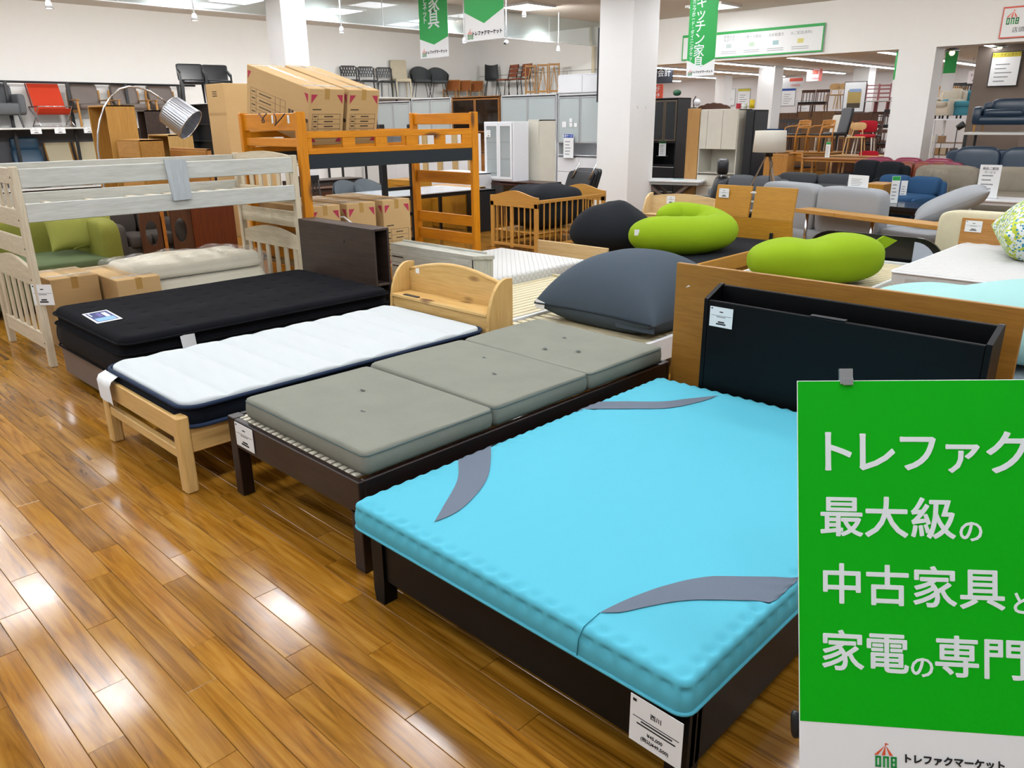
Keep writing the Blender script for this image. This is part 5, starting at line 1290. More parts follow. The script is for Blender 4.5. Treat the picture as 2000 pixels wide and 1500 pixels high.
def banner(lab, px0, px1, pyv, pyw, pyb, y, big=(), small='', logo_w=1., bsz=.5):
    """hanging green banner with a pointed end and a white foot; pyv = point, pyw = shoulder, pyb = hem"""
    a = PY(px0, pyb, y); b = PY(px1, pyb, y); w = b[0]-a[0]; z0 = a[2]; cx = (px0+px1)/2
    zv, zw = PY(cx, pyv, y)[2], PY(px0, pyw, y)[2]
    r = thing('hanging_banner', lab, 'banner', (a[0], y, z0)); H = ZC-.10-z0
    obj('cloth', G().box((0, -.002, 0), (w, .002, H)), paper, r)
    g = G().prism([(0, zw-z0), (w/2, zv-z0), (w, zw-z0), (w, H), (0, H)], 'y', -.004, -.002); obj('green_field', g, green, r)
    obj('hem_bar', G().tube([(0, 0, 0), (w, 0, 0)], .01, 6), wht, r); obj('top_bar', G().tube([(-.02, 0, H), (w+.02, 0, H)], .012, 6), wht, r)
    for x in (.03, w-.03): obj('cord', G().tube([(x, 0, H), (x, 0, ZC-z0)], .002, 4), wht, r)
    for ch, px, py, sz in big:
        q = PY(px, py, y); lettering(ch, sz*w, white_ink, frame_M((q[0]-a[0], -.005, q[2]-z0), *FACE_Y), r, bold=.012)
    zl = (min(zv, zw)-z0)*.42
    lettering('トレファクマーケット', w*.078*logo_w, ink, frame_M((w*.57, -.004, zl), *FACE_Y), r, bold=.06)
    logo(frame_M((w*.14, -.004, zl+.0), *FACE_Y), w*.15, r)
    return r
# ---------------------------------------------------------------- rack of chairs along the left wall
R90 = math.pi/2      # local -y turned to look to +x
XR = -18.1
rk = thing('display_rack', 'black and white wall rack of chairs along the left wall', 'rack', (XW, 0, 0))
zsf = PX(80, 249, XR)[2]; zrail = PX(180, 163, -18.5)[2]
ys_, ye_ = .5, PX(350, 200, XR)[1]
obj('upper_shelf', B((.02, ys_, zsf-.035), (XR-XW, ye_, zsf)), plain('shelf_white', '#d9d9d3', .4), rk)
zlow = .48
obj('lower_shelf', B((.02, ys_, zlow-.035), (XR-XW, ye_, zlow)), plain('shelf_white', '#d9d9d3', .4), rk)
obj('back_cloth', B((.02, ys_, .05), (.03, ye_, zsf-.04), 0), fabric('rack_grey', '#5b5c61', '#525358', .9, 80, .1), rk)
obj('top_rail', G().tube([(.35, ys_, zrail), (.35, ye_+.6, zrail)], .022, 8), black_metal, rk)
for px in (17, 137, 250, 352):
    q = PX(px, 200, -18.5); obj('upright', B((.33, q[1]-.03, 0), (.37, q[1]+.03, zrail+.02)), black_metal, rk)
for k, px in enumerate((68, 115, 172)):
    q = PX(px, 255, XR+.004); price_card((XR+.004, q[1]-.08, zsf-.0), (0, 1, 0), (0, 0, 1), .20, .12, 'white price card on the edge of the chair rack, %s of three from the left' % ('first', 'second', 'third')[k])
def on_rack(style, px, lab, z, s=1., dx=-.33, rz=R90, **k):
    q = PX(px, 240, XR+dx); return chair(style, lab, (XR+dx, q[1], z), rz, s=s, **k)
on_rack('armfab', -4, 'ash grey fabric armchair at the left end of the upper rack shelf', zsf+.001, 1.05, dx=-.36)
on_rack('red', 104, 'red canvas folding chair with chrome crossed legs on the rack shelf', zsf+.001, .86, dx=-.30)
for k, px in enumerate((180, 258, 328)):
    on_rack('oakarm', px, 'taupe leather armchair with oak arms on the rack, %s of three' % ('left', 'middle', 'right')[k], zsf+.001, .92, dx=-.30, group='taupe leather armchairs on the rack')
on_rack('recliner', 48, 'blue leather high-back recliner on the lower rack shelf', zlow+.001, .88, dx=-.33)
on_rack('canvas', 114, 'cream canvas lounge chair with tags on the lower rack shelf', zlow+.001, .88, dx=-.33)
on_rack('canvas', 172, 'cream canvas chair half hidden behind the tall oak cabinet', zlow+.001, .88, dx=-.33)

# ---------------------------------------------------------------- cabinets between the rack and the bunk beds
def boxcab(name, lab, pxl, pxc, pxr, pyt, xface, mat, fronts=(), side_fronts=(), base=0., **k):
    """cabinet whose near corner edge stands at pixel column pxc: left face pxl-pxc looks to -y, right face pxc-pxr looks to +x"""
    c = PX(pxc, pyt, xface); l = PY(pxl, pyt, c[1]); r_ = PX(pxr, pyt, xface)
    return cabinet(name, lab, (l[0], c[1], 0), c[0]-l[0], r_[1]-c[1], c[2], mat, fronts, base=base, **k), c
boxcab('oak_cabinet', 'tall oak cabinet standing on end behind the washed oak bunk bed', 170, 205, 262, 205, -11.2, wood('cab_oak', '#c4934a', '#b07f38', 'z', .45), [(0, 1, 0, 1, 'door', None, 'none')][:0], cat='cabinet')
q = PX(199, 252, -11.19)
boxcab('dark_cabinet', 'dark wenge cabinet behind the silver arc lamp shade', 266, 282, 320, 215, -11.9, waln)
boxcab('drawer_chest', 'low oak chest with drawers in front of the tall oak cabinet', 229, 272, 318, 273, -10.4, wood('cab_oak2', '#bd8a42', '#a87632', 'x', .45), [(0, 1, .86, 1, 'drawer', None, 'none'), (0, 1, .72, .86, 'drawer', None, 'none'), (0, 1, .3, .72, 'drawer', None, 'none')])
boxcab('oak_cabinet', 'pale beech cabinet under the silver arc lamp shade', 288, 328, 376, 263, -10.9, wood('cab_beech', '#cda767', '#bd9555', 'z', .45))
boxcab('side_cabinet', 'small oak sideboard with round pulls below the arc lamp shade', 333, 404, 412, 291, -9.7, wood('cab_oak3', '#b8803f', '#a06c30', 'x', .45), [(0, .46, .2, 1, 'door', None, 'knob'), (.46, 1, .2, 1, 'door', None, 'knob')])
# black open shelving with the chairs on top
bs, c = boxcab('open_shelf', 'black open shelf unit carrying the black leather armchairs', 366, 438, 452, 201, -14.9, black_metal, [(0, 1, v, v, 'open') for v in (.3, .5, .66, .82)])
for k, px in enumerate((392, 430)):
    q = PX(px, 200, c[0]-.35)
tops = c[2]
for k, (px, pyt) in enumerate(((400, 133), (448, 137))):
    q = PX(px, 190, -15.2); chair('blackarm', 'black leather dining armchair up on the shelf unit, %s one' % ('left', 'right')[k], (-15.2, q[1]-.2, tops+.001), R90*.8, s=.82, group='black leather armchairs on the shelf unit')
# tall cartons beside it
cA = PX(435, 162, -11.6); cL = PY(400, 162, cA[1])
t = thing('cardboard_box', 'tall upright cardboard carton behind the orange bunk bed', 'box', (cL[0], cA[1], 0))
obj('carton', B((0, 0, 0), (cA[0]-cL[0], .75, cA[2]), .005), card('carton_pale', '#d0ad78', '#c19d66'), t)
obj('tape', G().box((0, -.002, cA[2]*.8), (cA[0]-cL[0], 0, cA[2]*.8+.04)), tape, t)
g = G()
for k in range(3): g.box(((cA[0]-cL[0])*.35, -.003, cA[2]-.12-.03*k), ((cA[0]-cL[0])*.6, -.001, cA[2]-.108-.03*k))
obj('printing', g, plain('carton_ink', '#4a3d29', .8), t)

# ---------------------------------------------------------------- silver arc floor lamp
lxp = -9.3
A0 = PX(194, 310, lxp)
pts = [PX(a, b, lxp) for a, b in ((194, 312), (191, 290), (191, 260), (195, 235), (203, 210), (217, 188), (234, 174), (252, 169), (272, 171), (292, 178), (308, 188), (324, 200))]
fl = thing('arc_lamp', 'silver arc floor lamp with pleated drum shade over the washed oak bunk', 'lamp', (0, 0, 0))
bx, by_ = pts[0][0], pts[0][1]
obj('base', G().lathe([(0, .05), (.2, .05), (.22, .03), (.22, 0), (0, 0)], 24, (bx, by_, 0)), steel, fl)
obj('arc_pole', G().tube([(bx, by_, .05), (bx, by_, .6)] + [tuple(p) for p in pts], .010, 8), chrome, fl)
e = pts[-1]; cS = PX(352, 229, lxp); ax_ = Vector(tuple(cS))-Vector(tuple(e)); ax_ = (ax_+Vector((.16, 0, 0))).normalized()
def frill(r, z, n=44):
    return r*(1+.012*math.sin(n*z))
prof = []
rS = (PX(382, 205, lxp)[1]-PX(316, 225, lxp)[1])*.46; hS = rS*1.5
g = G().surf(lambda u, v: ((rS*(.90+.10*v))*(1+.018*math.cos(40*2*math.pi*u))*math.cos(2*math.pi*u), (rS*(.90+.10*v))*(1+.018*math.cos(40*2*math.pi*u))*math.sin(2*math.pi*u), -hS*v), 160, 4, True)
zax = -ax_; Mq = Vector((0, 0, 1)).rotation_difference(zax).to_matrix()
cT = Vector(tuple(cS))-ax_*hS*.5
g.map(lambda x, y, z: tuple(Mq@Vector((x, y, z))+cT)); shm = plain('foil_shade', '#b9bcc2', .28, .85)
obj('pleated_shade', g, shm, fl)
rim = G()
for v in (0, 1): rim.tube([tuple(Mq@Vector((rS*(.90+.1*v)*math.cos(a), rS*(.90+.1*v)*math.sin(a), -hS*v))+cT) for a in np.linspace(0, 2*math.pi, 40, False)], .006, 6, True)
obj('shade_rim', rim, chrome, fl)
g = G().tube([tuple(cT), tuple(cT+ax_*.14)], .022, 8); obj('bulb_holder', g, black_metal, fl)
sp = G()
for k in range(3): sp.tube([tuple(cT+ax_*.1), tuple(Mq@Vector((rS*.9*math.cos(k*2.1), rS*.9*math.sin(k*2.1), -.02))+cT)], .004, 5)
obj('spider', sp, black_metal, fl)

# ---------------------------------------------------------------- green sofa and pierced table behind the bunk
olive = fabric('olive_velvet', '#85853a', '#797931', .8, 90, .2, .2); sage = fabric('sage_velvet', '#5f6c4b', '#55613f', .85, 90, .2, .2)
gs = thing('sofa', 'green corner sofa with lime cushions behind the washed oak bunk bed', 'sofa', (-8.65, .2, 0))
sofy = PX(238, 470, -8.3)[1]-.2
obj('base', G().soft((-.45, 0, .08), (.46, sofy-.08, .34), .12, 8), sage, gs); obj('seat_cushion', G().soft((-.42, .02, .30), (.5, sofy-.14, .47), .2, 12, .08), sage, gs)
obj('backrest', G().soft((-.62, 0, .1), (-.36, sofy, .80), .3, 12), olive, gs); obj('arm', G().soft((-.40, sofy-.22, .1), (.42, sofy, .80), .35, 12), olive, gs)
for y in (.1, sofy-.15): obj('foot', G().beam((.36, y, .1), (.36, y, 0), .05, .05), black_metal, gs); obj('foot', G().beam((-.5, y, .1), (-.5, y, 0), .05, .05), black_metal, gs)
for k, (px, py) in enumerate(((132, 445), (174, 447))):
    q = PX(px, py, -8.72); t = thing('throw_cushion', 'lime green throw cushion on the green sofa, %s one' % ('left', 'right')[k], 'cushion', (q[0], q[1], .47), R90, 'lime cushions on the green sofa')
    obj('cushion', pillow(.44, .40, .16, .08, 16).rot(math.radians(68), 'x').move((0, 0, .2)), fabric('lime_velvet', '#97984a', '#8b8c40', .8, 90, .2), t)
tb = thing('pierced_table', 'dark walnut folding table with oval cut-outs behind the bunk bed', 'table', (0, 0, 0))
xt = -9.6
def oval_panel(pxa, pxb, pyt, x, m, nm, ov):
    a = PX(pxa, pyt, x); b = PX(pxb, pyt, x); y0_, y1_ = a[1], b[1]; z1_ = a[2]; cy_ = (y0_+y1_)/2+ov*(y1_-y0_); n = 16
    g = G()
    el = [(cy_+.075*math.cos(t), z1_*.62+.15*math.sin(t)) for t in np.linspace(0, 2*math.pi, n, False)]
    oc = []
    for t in np.linspace(0, 2*math.pi, n, False):
        c_, s_ = math.cos(t), math.sin(t); k = min(((y1_-cy_) if c_ > 0 else (cy_-y0_))/max(1e-6, abs(c_)), ((z1_-z1_*.62) if s_ > 0 else z1_*.62)/max(1e-6, abs(s_))); oc.append((cy_+k*c_, z1_*.62+k*s_))
    for xx in (x, x-.03): g.add([(xx, p[0], p[1]) for p in el]+[(xx, p[0], p[1]) for p in oc], [(i, (i+1) % n, n+(i+1) % n, n+i) for i in range(n)])
    g.add([(x, p[0], p[1]) for p in el]+[(x-.03, p[0], p[1]) for p in el], [(i, n+i, n+(i+1) % n, (i+1) % n) for i in range(n)])
    g.add([(x, p[0], p[1]) for p in oc]+[(x-.03, p[0], p[1]) for p in oc], [(i, (i+1) % n, n+(i+1) % n, n+i) for i in range(n)])
    obj(nm, g, m, tb)
oval_panel(268, 312, 410, xt, wal('z'), 'end_panel', .0); oval_panel(330, 372, 405, xt, wal('z'), 'end_panel', -.08)
a = PX(372, 405, xt+.02); b = PX(456, 403, xt+.02); obj('drop_leaf', B((xt-.02, a[1], .02), (xt+.02, b[1], a[2]), .004), wood('table_teak', '#6d3417', '#552510', 'z', .35), tb)
a = PX(312, 412, xt+.04); b = PX(322, 412, xt+.04); obj('edge_leaf', B((xt-.08, a[1], .02), (xt+.0, b[1], a[2]), .004), wood('table_edge', '#b06f2c', '#97591f', 'x', .35), tb)
a = PX(270, 418, xt); b = PX(440, 418, xt); obj('stretcher', B((xt-.5, a[1], .25), (xt-.46, b[1], .29)), wal('y'), tb)
cabinet('low_cabinet', 'white low cabinet glimpsed behind the pierced walnut table', (-12.7, 5.3, 0), .5, 1.2, .75, wht, [(0, 1, .5, 1, 'drawer', None, 'groove'), (0, 1, 0, .5, 'drawer', None, 'groove')])
sofa('dark taupe sofa filling the dark gap between the green sofa and the walnut table', (-10.0, 3.75, 0), .9, .7, fabric('dark_taupe', '#4b443e', '#403a35', .9), 2, R90, group=None)  # dark sofa put in to fill the dark gap here

# ---------------------------------------------------------------- seen under and behind the orange bunk bed
t1 = table('dining_table', 'white marble-topped dining table behind the orange bunk bed', (-9.3, 7.55, 0), 1.7, .95, .72, plain('white_marble', '#d4dadf', .15, var=-.02), black_metal, R90, .02)
for k, px in enumerate((688, 728)):
    q = PX(px, 352, -10.1); chair('tubgrey', 'blue-grey rounded dining chair behind the white table, %s one' % ('left', 'right')[k], (-10.1, q[1], 0), R90, group='blue-grey chairs at the white table')
q = PX(620, 345, -9.2); chair('darkdin', 'black wooden spindle-back chair behind the left post of the orange bunk', (-10.6, PX(615, 340, -10.6)[1], 0), R90)
cabinet('television_board', 'dark slatted television board behind the white dining table', (-11.9, PX(635, 325, -11.4)[1], 0), 1.55, .45, .62, wal('x'), [(0, .34, .75-.25*i, .98-.25*i, 'drawer', None, 'groove') for i in range(4)] + [(.34, .67, .75-.25*i, .98-.25*i, 'drawer', None, 'groove') for i in range(4)] + [(.67, 1, .75-.25*i, .98-.25*i, 'drawer', None, 'groove') for i in range(4)], R90, hmat=black_metal)
cabinet('television_board', 'second dark slatted board left of the first, under the orange bunk rail', (-12.3, PX(605, 320, -11.8)[1], 0), 1.4, .45, .72, waln, [(0, .5, .75-.25*i, .98-.25*i, 'drawer', None, 'groove') for i in range(4)] + [(.5, 1, .75-.25*i, .98-.25*i, 'drawer', None, 'groove') for i in range(4)], R90, hmat=black_metal)
hoak = wood('honey_cab', '#bf8a2c', '#ab771f', 'x', .4); hoakz = wood('honey_cab_z', '#bf8a2c', '#ab771f', 'z', .4)
cabinet('drawer_chest', 'honey oak chest of drawers between the bunk ladder and the white table', (PY(757, 352, 8.2)[0], 8.2, 0), PY(806, 352, 8.2)[0]-PY(757, 352, 8.2)[0], .40, .78, hoak, [(0, 1, .67-.33*i, 1-.33*i, 'drawer', None, 'bar') for i in range(3)], 0, hmat=hoak)
c = PY(826, 362, 8.6); c2 = PY(909, 372, 8.6)
cabinet('oak_cabinet', 'honey oak cabinet with drawers behind the end of the orange bunk', (c[0], 8.6, 0), c2[0]-c[0], .45, c[2], hoakz, [(0, .42, .78, 1, 'drawer', None, 'none'), (0, .42, .0, .78, 'drawer', None, 'bar'), (.42, 1, 0, 1, 'door', None, 'none')], hmat=hoak)
c3 = PY(930, 372, 8.6); cabinet('dark_panel_cabinet', 'narrow black cabinet beside the honey oak cabinet', (c2[0]+.01, 8.62, 0), c3[0]-c2[0], .4, c[2]-.02, black_metal, [(0, 1, 0, 1, 'door', None, 'none')])
c = PY(845, 334, 9.3); c2 = PY(935, 338, 9.3)
cabinet('low_cabinet', 'white glossy low cabinet behind the upper end rails of the orange bunk', (c[0], 9.3, 0), c2[0]-c[0], .5, c[2], wht, [(0, .5, 0, 1, 'door', None, 'none'), (.5, 1, 0, 1, 'door', None, 'none')])
c = PY(815, 250, 10.6); c2 = PY(935, 250, 10.6)
r = thing('display_backboard', 'white board with pale oak uprights behind the orange bunk end', 'panel', (c[0], 10.6, 0))
obj('board', B((0, .03, 0), (c2[0]-c[0], .05, c[2]-.1)), wht, r)
for k in range(4): obj('upright', B((.12+k*(c2[0]-c[0])/4, 0, 0), (.27+k*(c2[0]-c[0])/4, .03, c[2]-.1)), wood('pale_oak', '#cdb07c', '#bd9f69', 'z'), r)
# ---------------------------------------------------------------- cupboards along the back wall
frost = glass('frosted_pane', '#d3dedd', .35, .6); darkglass = glass('dark_pane', '#2a211b', .05, .75)
yb0 = 12.45
def cup(name, lab, pxl, pxr, pyt, y, mat, fronts, d=.45, gl=None, **k):
    a, b = PY(pxl, pyt, y), PY(pxr, pyt, y)
    return cabinet(name, lab, (a[0], y, 0), b[0]-a[0], d, a[2], mat, fronts, gl=gl, **k), a, b
grey_al = plain('grey_frame', '#a9adad', .4)
fr2 = lambda v0: [(0, .5, v0, .99, 'glass', grey_al), (.5, 1, v0, .99, 'glass', grey_al)]
low = [(0, .5, .32, .46, 'drawer', None, 'groove'), (.5, 1, .32, .46, 'drawer', None, 'groove'), (0, .5, 0, .32, 'door', None, 'none'), (.5, 1, 0, .32, 'door', None, 'none'), (0, 1, .47, .47, 'open'), (0, 1, .76, .76, 'open'), (0, 1, .86, .86, 'open')]
cup('cupboard', 'white cupboard with frosted sliding doors left of the oak one', 803, 880, 193, yb0, wht, fr2(.62)+low, gl=frost)
cup('cupboard', 'white cupboard with frosted doors behind the long cardboard boxes', 735, 800, 199, yb0, wht, fr2(.62)+low, gl=frost)
oakc = wood('cup_oak', '#a06a33', '#8a5826', 'x', .4)
_, a, b = cup('cupboard', 'oak cupboard with dark glass sliding doors on the back wall', 882, 976, 190, yb0, oakc, [(0, .5, .66, .99, 'glass', oakc), (.5, 1, .66, .99, 'glass', oakc)]+low, gl=darkglass)
cup('cupboard', 'wide white cupboard with frosted doors right of the oak one', 978, 1087, 187, yb0, wht, fr2(.6)+low, gl=frost)
_, a, b = cup('cupboard', 'white kitchen cupboard with service notice beside the pillar', 1090, 1180, 185, yb0, wht, fr2(.58)+low, gl=frost)
ua, ub = PY(1090, 147, yb0), PY(1180, 147, yb0)
cabinet('top_cabinet', 'white two-door top unit set on the kitchen cupboard', (ua[0], yb0, a[2]+.002), ub[0]-ua[0], .42, ua[2]-a[2]-.002, wht, [(0, .55, 0, 1, 'door', None, 'none'), (.55, 1, 0, 1, 'door', None, 'none')])
q = PY(1120, 308, yb0+.1); stand('white service notice with blue heading on the kitchen cupboard', (q[0], yb0-.06, q[2]-.0), .26, .46, None, headc=plain('head_blue', '#1d4ca0', .6), txt='各種サービス')
for k, (px, py, w) in enumerate(((1102, 243, .11), (1115, 235, .075), (1115, 244, .075), (1124, 244, .075))):
    q = PY(px, py, yb0-.02); tag(obj('notice_card', G().box((q[0]-w/2, yb0-.021, q[2]-w*.5), (q[0]+w/2, yb0-.019, q[2]+w*.5)), paper), 'small white card on the frosted kitchen cupboard door, %s of four' % ('first', 'second', 'third', 'fourth')[k], 'price tag', 'cards on the kitchen cupboard')
# chairs set out on top of the cupboards
yr = YW-.45; zr_ = PY(860, 192, yr)[2]
hr_ = thing('display_rack', 'high white shelf rack of chairs along the back wall', 'rack', (XW+.3, yr, 0)); wr_ = PY(1150, 190, yr)[0]-XW-.3
obj('upper_shelf', B((0, -.35, zr_-.04), (wr_, .42, zr_)), plain('shelf_white', '#d9d9d3', .4), hr_)
for x in np.linspace(.05, wr_-.1, 5): obj('upright', B((x, .3, 0), (x+.05, .36, zr_-.04)), black_metal, hr_); obj('upright', B((x, -.3, 0), (x+.05, -.24, zr_-.04)), black_metal, hr_)
def on_top(style, px, py, lab, s=1., rz=0, **k):
    q = PY(px, py, yr-.02); return chair(style, lab, (q[0], yr-.02, zr_+.001), rz, s=s, **k)
xlr = XW+.45; zl_ = PX(860, 192, xlr)[2]; ya_r = PX(640, 192, xlr)[1]; yb_r = YW-.9
hl_ = thing('display_rack', 'high white shelf of chairs along the left wall behind the boxes', 'rack', (xlr, ya_r, 0))
obj('upper_shelf', B((-.4, 0, zl_-.04), (.38, yb_r-ya_r, zl_)), plain('shelf_white', '#d9d9d3', .4), hl_)
for y in np.linspace(.05, yb_r-ya_r-.1, 5): obj('upright', B((.3, y, 0), (.35, y+.05, zl_-.04)), black_metal, hl_); obj('upright', B((-.35, y, 0), (-.3, y+.05, zl_-.04)), black_metal, hl_)
def on_left(style, px, lab, rz=R90, **k):
    q = PX(px, 192, xlr); return chair(style, lab, (xlr, q[1], zl_+.001), rz, **k)
for k, px in enumerate((688, 722, 757)): on_left('woven', px, 'black woven-back chair on the high shelf behind the boxes, %s of three' % ('left', 'middle', 'right')[k], R90*.75, s=.9, group='black woven chairs on the high shelf')
on_left('beige', 786, 'beige leather high-back chair on the high shelf', R90*.75)
for k, px in enumerate((824, 857)): on_left('tub', px, 'grey tub chair with thin black legs on the high shelf, %s one' % ('left', 'right')[k], R90*.7, group='grey tub chairs on the high shelf')
for k, px in enumerate((882, 904, 928)): on_left('rattan', px, 'woven rattan lounge chair on the high shelf, %s of three' % ('left', 'middle', 'right')[k], R90*.35, s=.72, group='rattan chairs on the high shelf')
on_top('shell', 962, 187, 'black shell chair on the high rack at the back wall corner', 1, rz=.9)
for k, px in enumerate((990, 1015)): on_top('sling', px, 185, 'chair with tan leather bands on the back wall rack, %s one' % ('left', 'right')[k], 1, rz=-.2, group='tan leather chairs on the back rack')
for k, px in enumerate((1036, 1060, 1082)): on_top('aframe', px, 184, 'folded wooden stool frame on the back wall rack, %s of three' % ('left', 'middle', 'right')[k], 1, rz=.5, group='wooden stool frames on the back rack')
# dark board with glass display cabinet
yd = 9.6
_, a, b = cup('television_board', 'dark brown low board carrying the white glass display cabinet', 925, 1061, 350, yd, wood('mahog', '#4a2a20', '#371d15', 'x', .35), [(0, .9, .7, .98, 'glass'), (0, .45, 0, .68, 'door', None, 'none'), (.45, .9, 0, .68, 'door', None, 'none')], d=.45, gl=darkglass)
zb = a[2]; a2, b2 = PY(945, 238, yd), PY(992, 238, yd)
r = thing('display_cabinet', 'white display cabinet with glass doors on the dark board', 'cabinet', (a2[0], yd, zb+.001)); w = b2[0]-a2[0]; h = a2[2]-zb
obj('side_panel', B((0, 0, 0), (.03, .36, h)), wht, r); obj('side_panel', B((w+.10, .0, 0), (w+.13, .36, h)), wht, r); obj('back_panel', B((.03, .35, 0), (w+.1, .36, h)), wht, r)
for z in (0, h-.03): obj('plate', B((.03, 0, z), (w+.1, .35, z+.03)), wht, r)
for z in (h*.36, h*.65): obj('glass_shelf', G().box((.035, .03, z), (w+.09, .34, z+.006)), glass('clear_pane', '#dfeceb', .03, .22), r)
for xa, xb in ((.03, w*.62), (w*.62, w+.10)):
    o = obj('glass_door', G().box((xa+.003, -.016, .03), (xa+.04, 0, h-.03)).box((xb-.04, -.016, .03), (xb-.003, 0, h-.03)).box((xa+.04, -.016, .03), (xb-.04, 0, .07)).box((xa+.04, -.016, h-.07), (xb-.04, 0, h-.03)), wht, r)
    obj('pane', G().box((xa+.04, -.01, .07), (xb-.04, -.006, h-.07)), glass('clear_pane', '#dfeceb', .03, .22), o)
price_card((a2[0]+.07, yd-.02, zb+h*.86), (1, 0, 0), (0, 0, 1), .11, .11, 'white price card in the glass display cabinet')
a3, b3 = PY(1030, 234, yd+.45), PY(1054, 234, yd+.45)
cabinet('cupboard', 'tall white cabinet side standing right of the display cabinet', (a3[0], yd+.45, 0), b3[0]-a3[0], .40, a3[2], plain('ivory_panel', '#dcd8c8', .5), [(0, 1, 0, 1, 'door', None, 'none')])
# folded black massage bed
q = PY(1112, 372, 9.8)
r = thing('folding_bed', 'folded black padded bed standing behind the beech crib', 'folding bed', (q[0], 9.8, 0), -.15)
for k in range(3): obj('pad', G().soft((-.36, -.05+k*.075, .1), (.22, .02+k*.075, .92+.02*k), .2, 8).map(lambda x, y, z: (x+.18*(z-.1)*.9, y+.25*z, z)), blackl, r)
for x in (-.15, .25): obj('hinge', G().tube([(x+.05, -.06+.2, .8), (x+.16, -.06+.27, 1.05)], .012, 6), chrome, r)
for x in (-.3, .25): obj('leg', G().tube([(x, .1, 0), (x+.05, .15, .3)], .014, 6), black_metal, r)

# ---------------------------------------------------------------- right of the big pillar
yk = 14.2
a, b = PY(1276, 192, yk), PY(1325, 192, yk)
cabinet('cupboard', 'tall black kitchen cupboard right of the white pillar', (a[0], yk, 0), b[0]-a[0], .48, a[2], plain('black_cab', '#1d1f23', .35), [(0, .5, .6, .99, 'glass', plain('bronze_frame', '#6b5f52', .35, .6)), (.5, 1, .6, .99, 'glass', plain('bronze_frame', '#6b5f52', .35, .6)), (0, 1, .24, .36, 'drawer', None, 'groove'), (0, 1, .12, .24, 'drawer', None, 'groove'), (0, 1, 0, .12, 'drawer', None, 'groove'), (0, 1, .37, .37, 'open'), (0, 1, .59, .59, 'open')], gl=glass('smoke_pane', '#1b2226', .05, .8), hmat=grey_al)
q = PY(1292, 305, yk); stand('price list with green heading on the black kitchen cupboard', (q[0], yk+.02, q[2]), .17, .30, None, headc=green)
yw2 = 13.6
a, b = PY(1371, 214, yw2), PY(1445, 214, yw2); a0 = PY(1371, 214, yw2)
cream_d = plain('cream_door', '#ddd8c8', .5)
cabinet('cupboard', 'cream kitchen cupboard with oak side beside the black one', (a[0]-.02, yw2, 0), b[0]-a[0]+.02, .48, a[2], cream_d, [(0, .2, .62, 1, 'door', None, 'none'), (.2, .6, .62, 1, 'door', None, 'none'), (.6, 1, .62, 1, 'door', None, 'none'), (0, 1, .25, .37, 'drawer', None, 'groove'), (0, .5, 0, .25, 'door', None, 'none'), (.5, 1, 0, .25, 'door', None, 'none'), (0, 1, .38, .38, 'open')], hmat=plain('handle_taupe', '#6d6358', .5))
l = PY(1345, 214, yw2); tag(obj('room_divider', B((l[0], yw2-.02, 0), (a[0]-.025, yw2+.03, a[2]+.02)), wood('panel_oak', '#c79a5e', '#b8894d', 'z', .45)), 'upright oak panel forming the left side of the cream cupboard', 'room divider')
c = PY(1458, 214, yw2-.02); c2 = PY(1476, 214, yw2-.02)
cabinet('dark_cabinet', 'tall black cabinet seen edge-on right of the cream cupboard', (c[0], yw2-.02, 0), c2[0]-c[0], .5, a[2]-.02, plain('black_cab', '#1d1f23', .35), [(0, 1, 0, 1, 'door', None, 'none')])
# small things on top of the cupboards
zt_ = PY(1390, 213, yw2)[2]
def on_cup(px, y=yw2+.2): return PY(px, 213, y)[0]
r = thing('carved_crest', 'carved dark wooden crest lying on the cream cupboard', 'ornament', (on_cup(1362), yw2+.2, zt_+.001))
w = on_cup(1424)-on_cup(1362); obj('crest', G().prism([(0, 0), (w, 0)] + [(w*(1-t), .03+.07*math.sin(math.pi*t)+.015*abs(math.sin(5*math.pi*t))) for t in np.linspace(0, 1, 31)], 'y', 0, .05), wal('x'), r)
for nm, px, col, hh, lab in (('canister', 1442, '#b3122b', .09, 'red round canister on the cream cupboard'), ('canister', 1454, '#dfe6da', .09, 'white round canister between the red and yellow ones'), ('canister', 1468, '#e3c41c', .15, 'tall yellow canister at the right end of the cream cupboard')):
    t = thing(nm, lab, 'canister', (on_cup(px), yw2+.2, zt_+.001)); obj('body', G().lathe([(0, 0), (.045, 0), (.045, hh*.85), (0, hh*.85)], 16), plain('can_'+col[1:], col, .4), t); obj('lid', G().lathe([(.047, hh*.85), (.047, hh), (0, hh)], 16), plain('can_'+col[1:], col, .4), t)
r = thing('desk_lamp', 'small black and white desk lamp on the cream cupboard', 'lamp', (on_cup(1355), yw2+.2, zt_+.021)); obj('base', G().lathe([(0, .02), (.06, .015), (.06, 0), (0, 0)], 14), black_metal, r); obj('arm', G().tube([(0, 0, .02), (-.02, 0, .14), (.03, 0, .22)], .01, 6), black_metal, r); obj('globe', G().soft((.0, -.06, .04), (.13, .06, .17), 1, 10), wht, r)
r = thing('desk_fan', 'small dark green desk lamp on the black cupboard', 'lamp', (PY(1322, 190, yk+.2)[0], yk+.2, PY(1322, 192, yk)[2]+.001)); obj('base', G().lathe([(0, .02), (.06, .015), (.06, 0), (0, 0)], 14), plain('dark_green', '#1f5a3c', .4), r); obj('head', G().soft((-.09, -.05, .05), (.09, .05, .17), .9, 10), plain('dark_green', '#1f5a3c', .4), r)
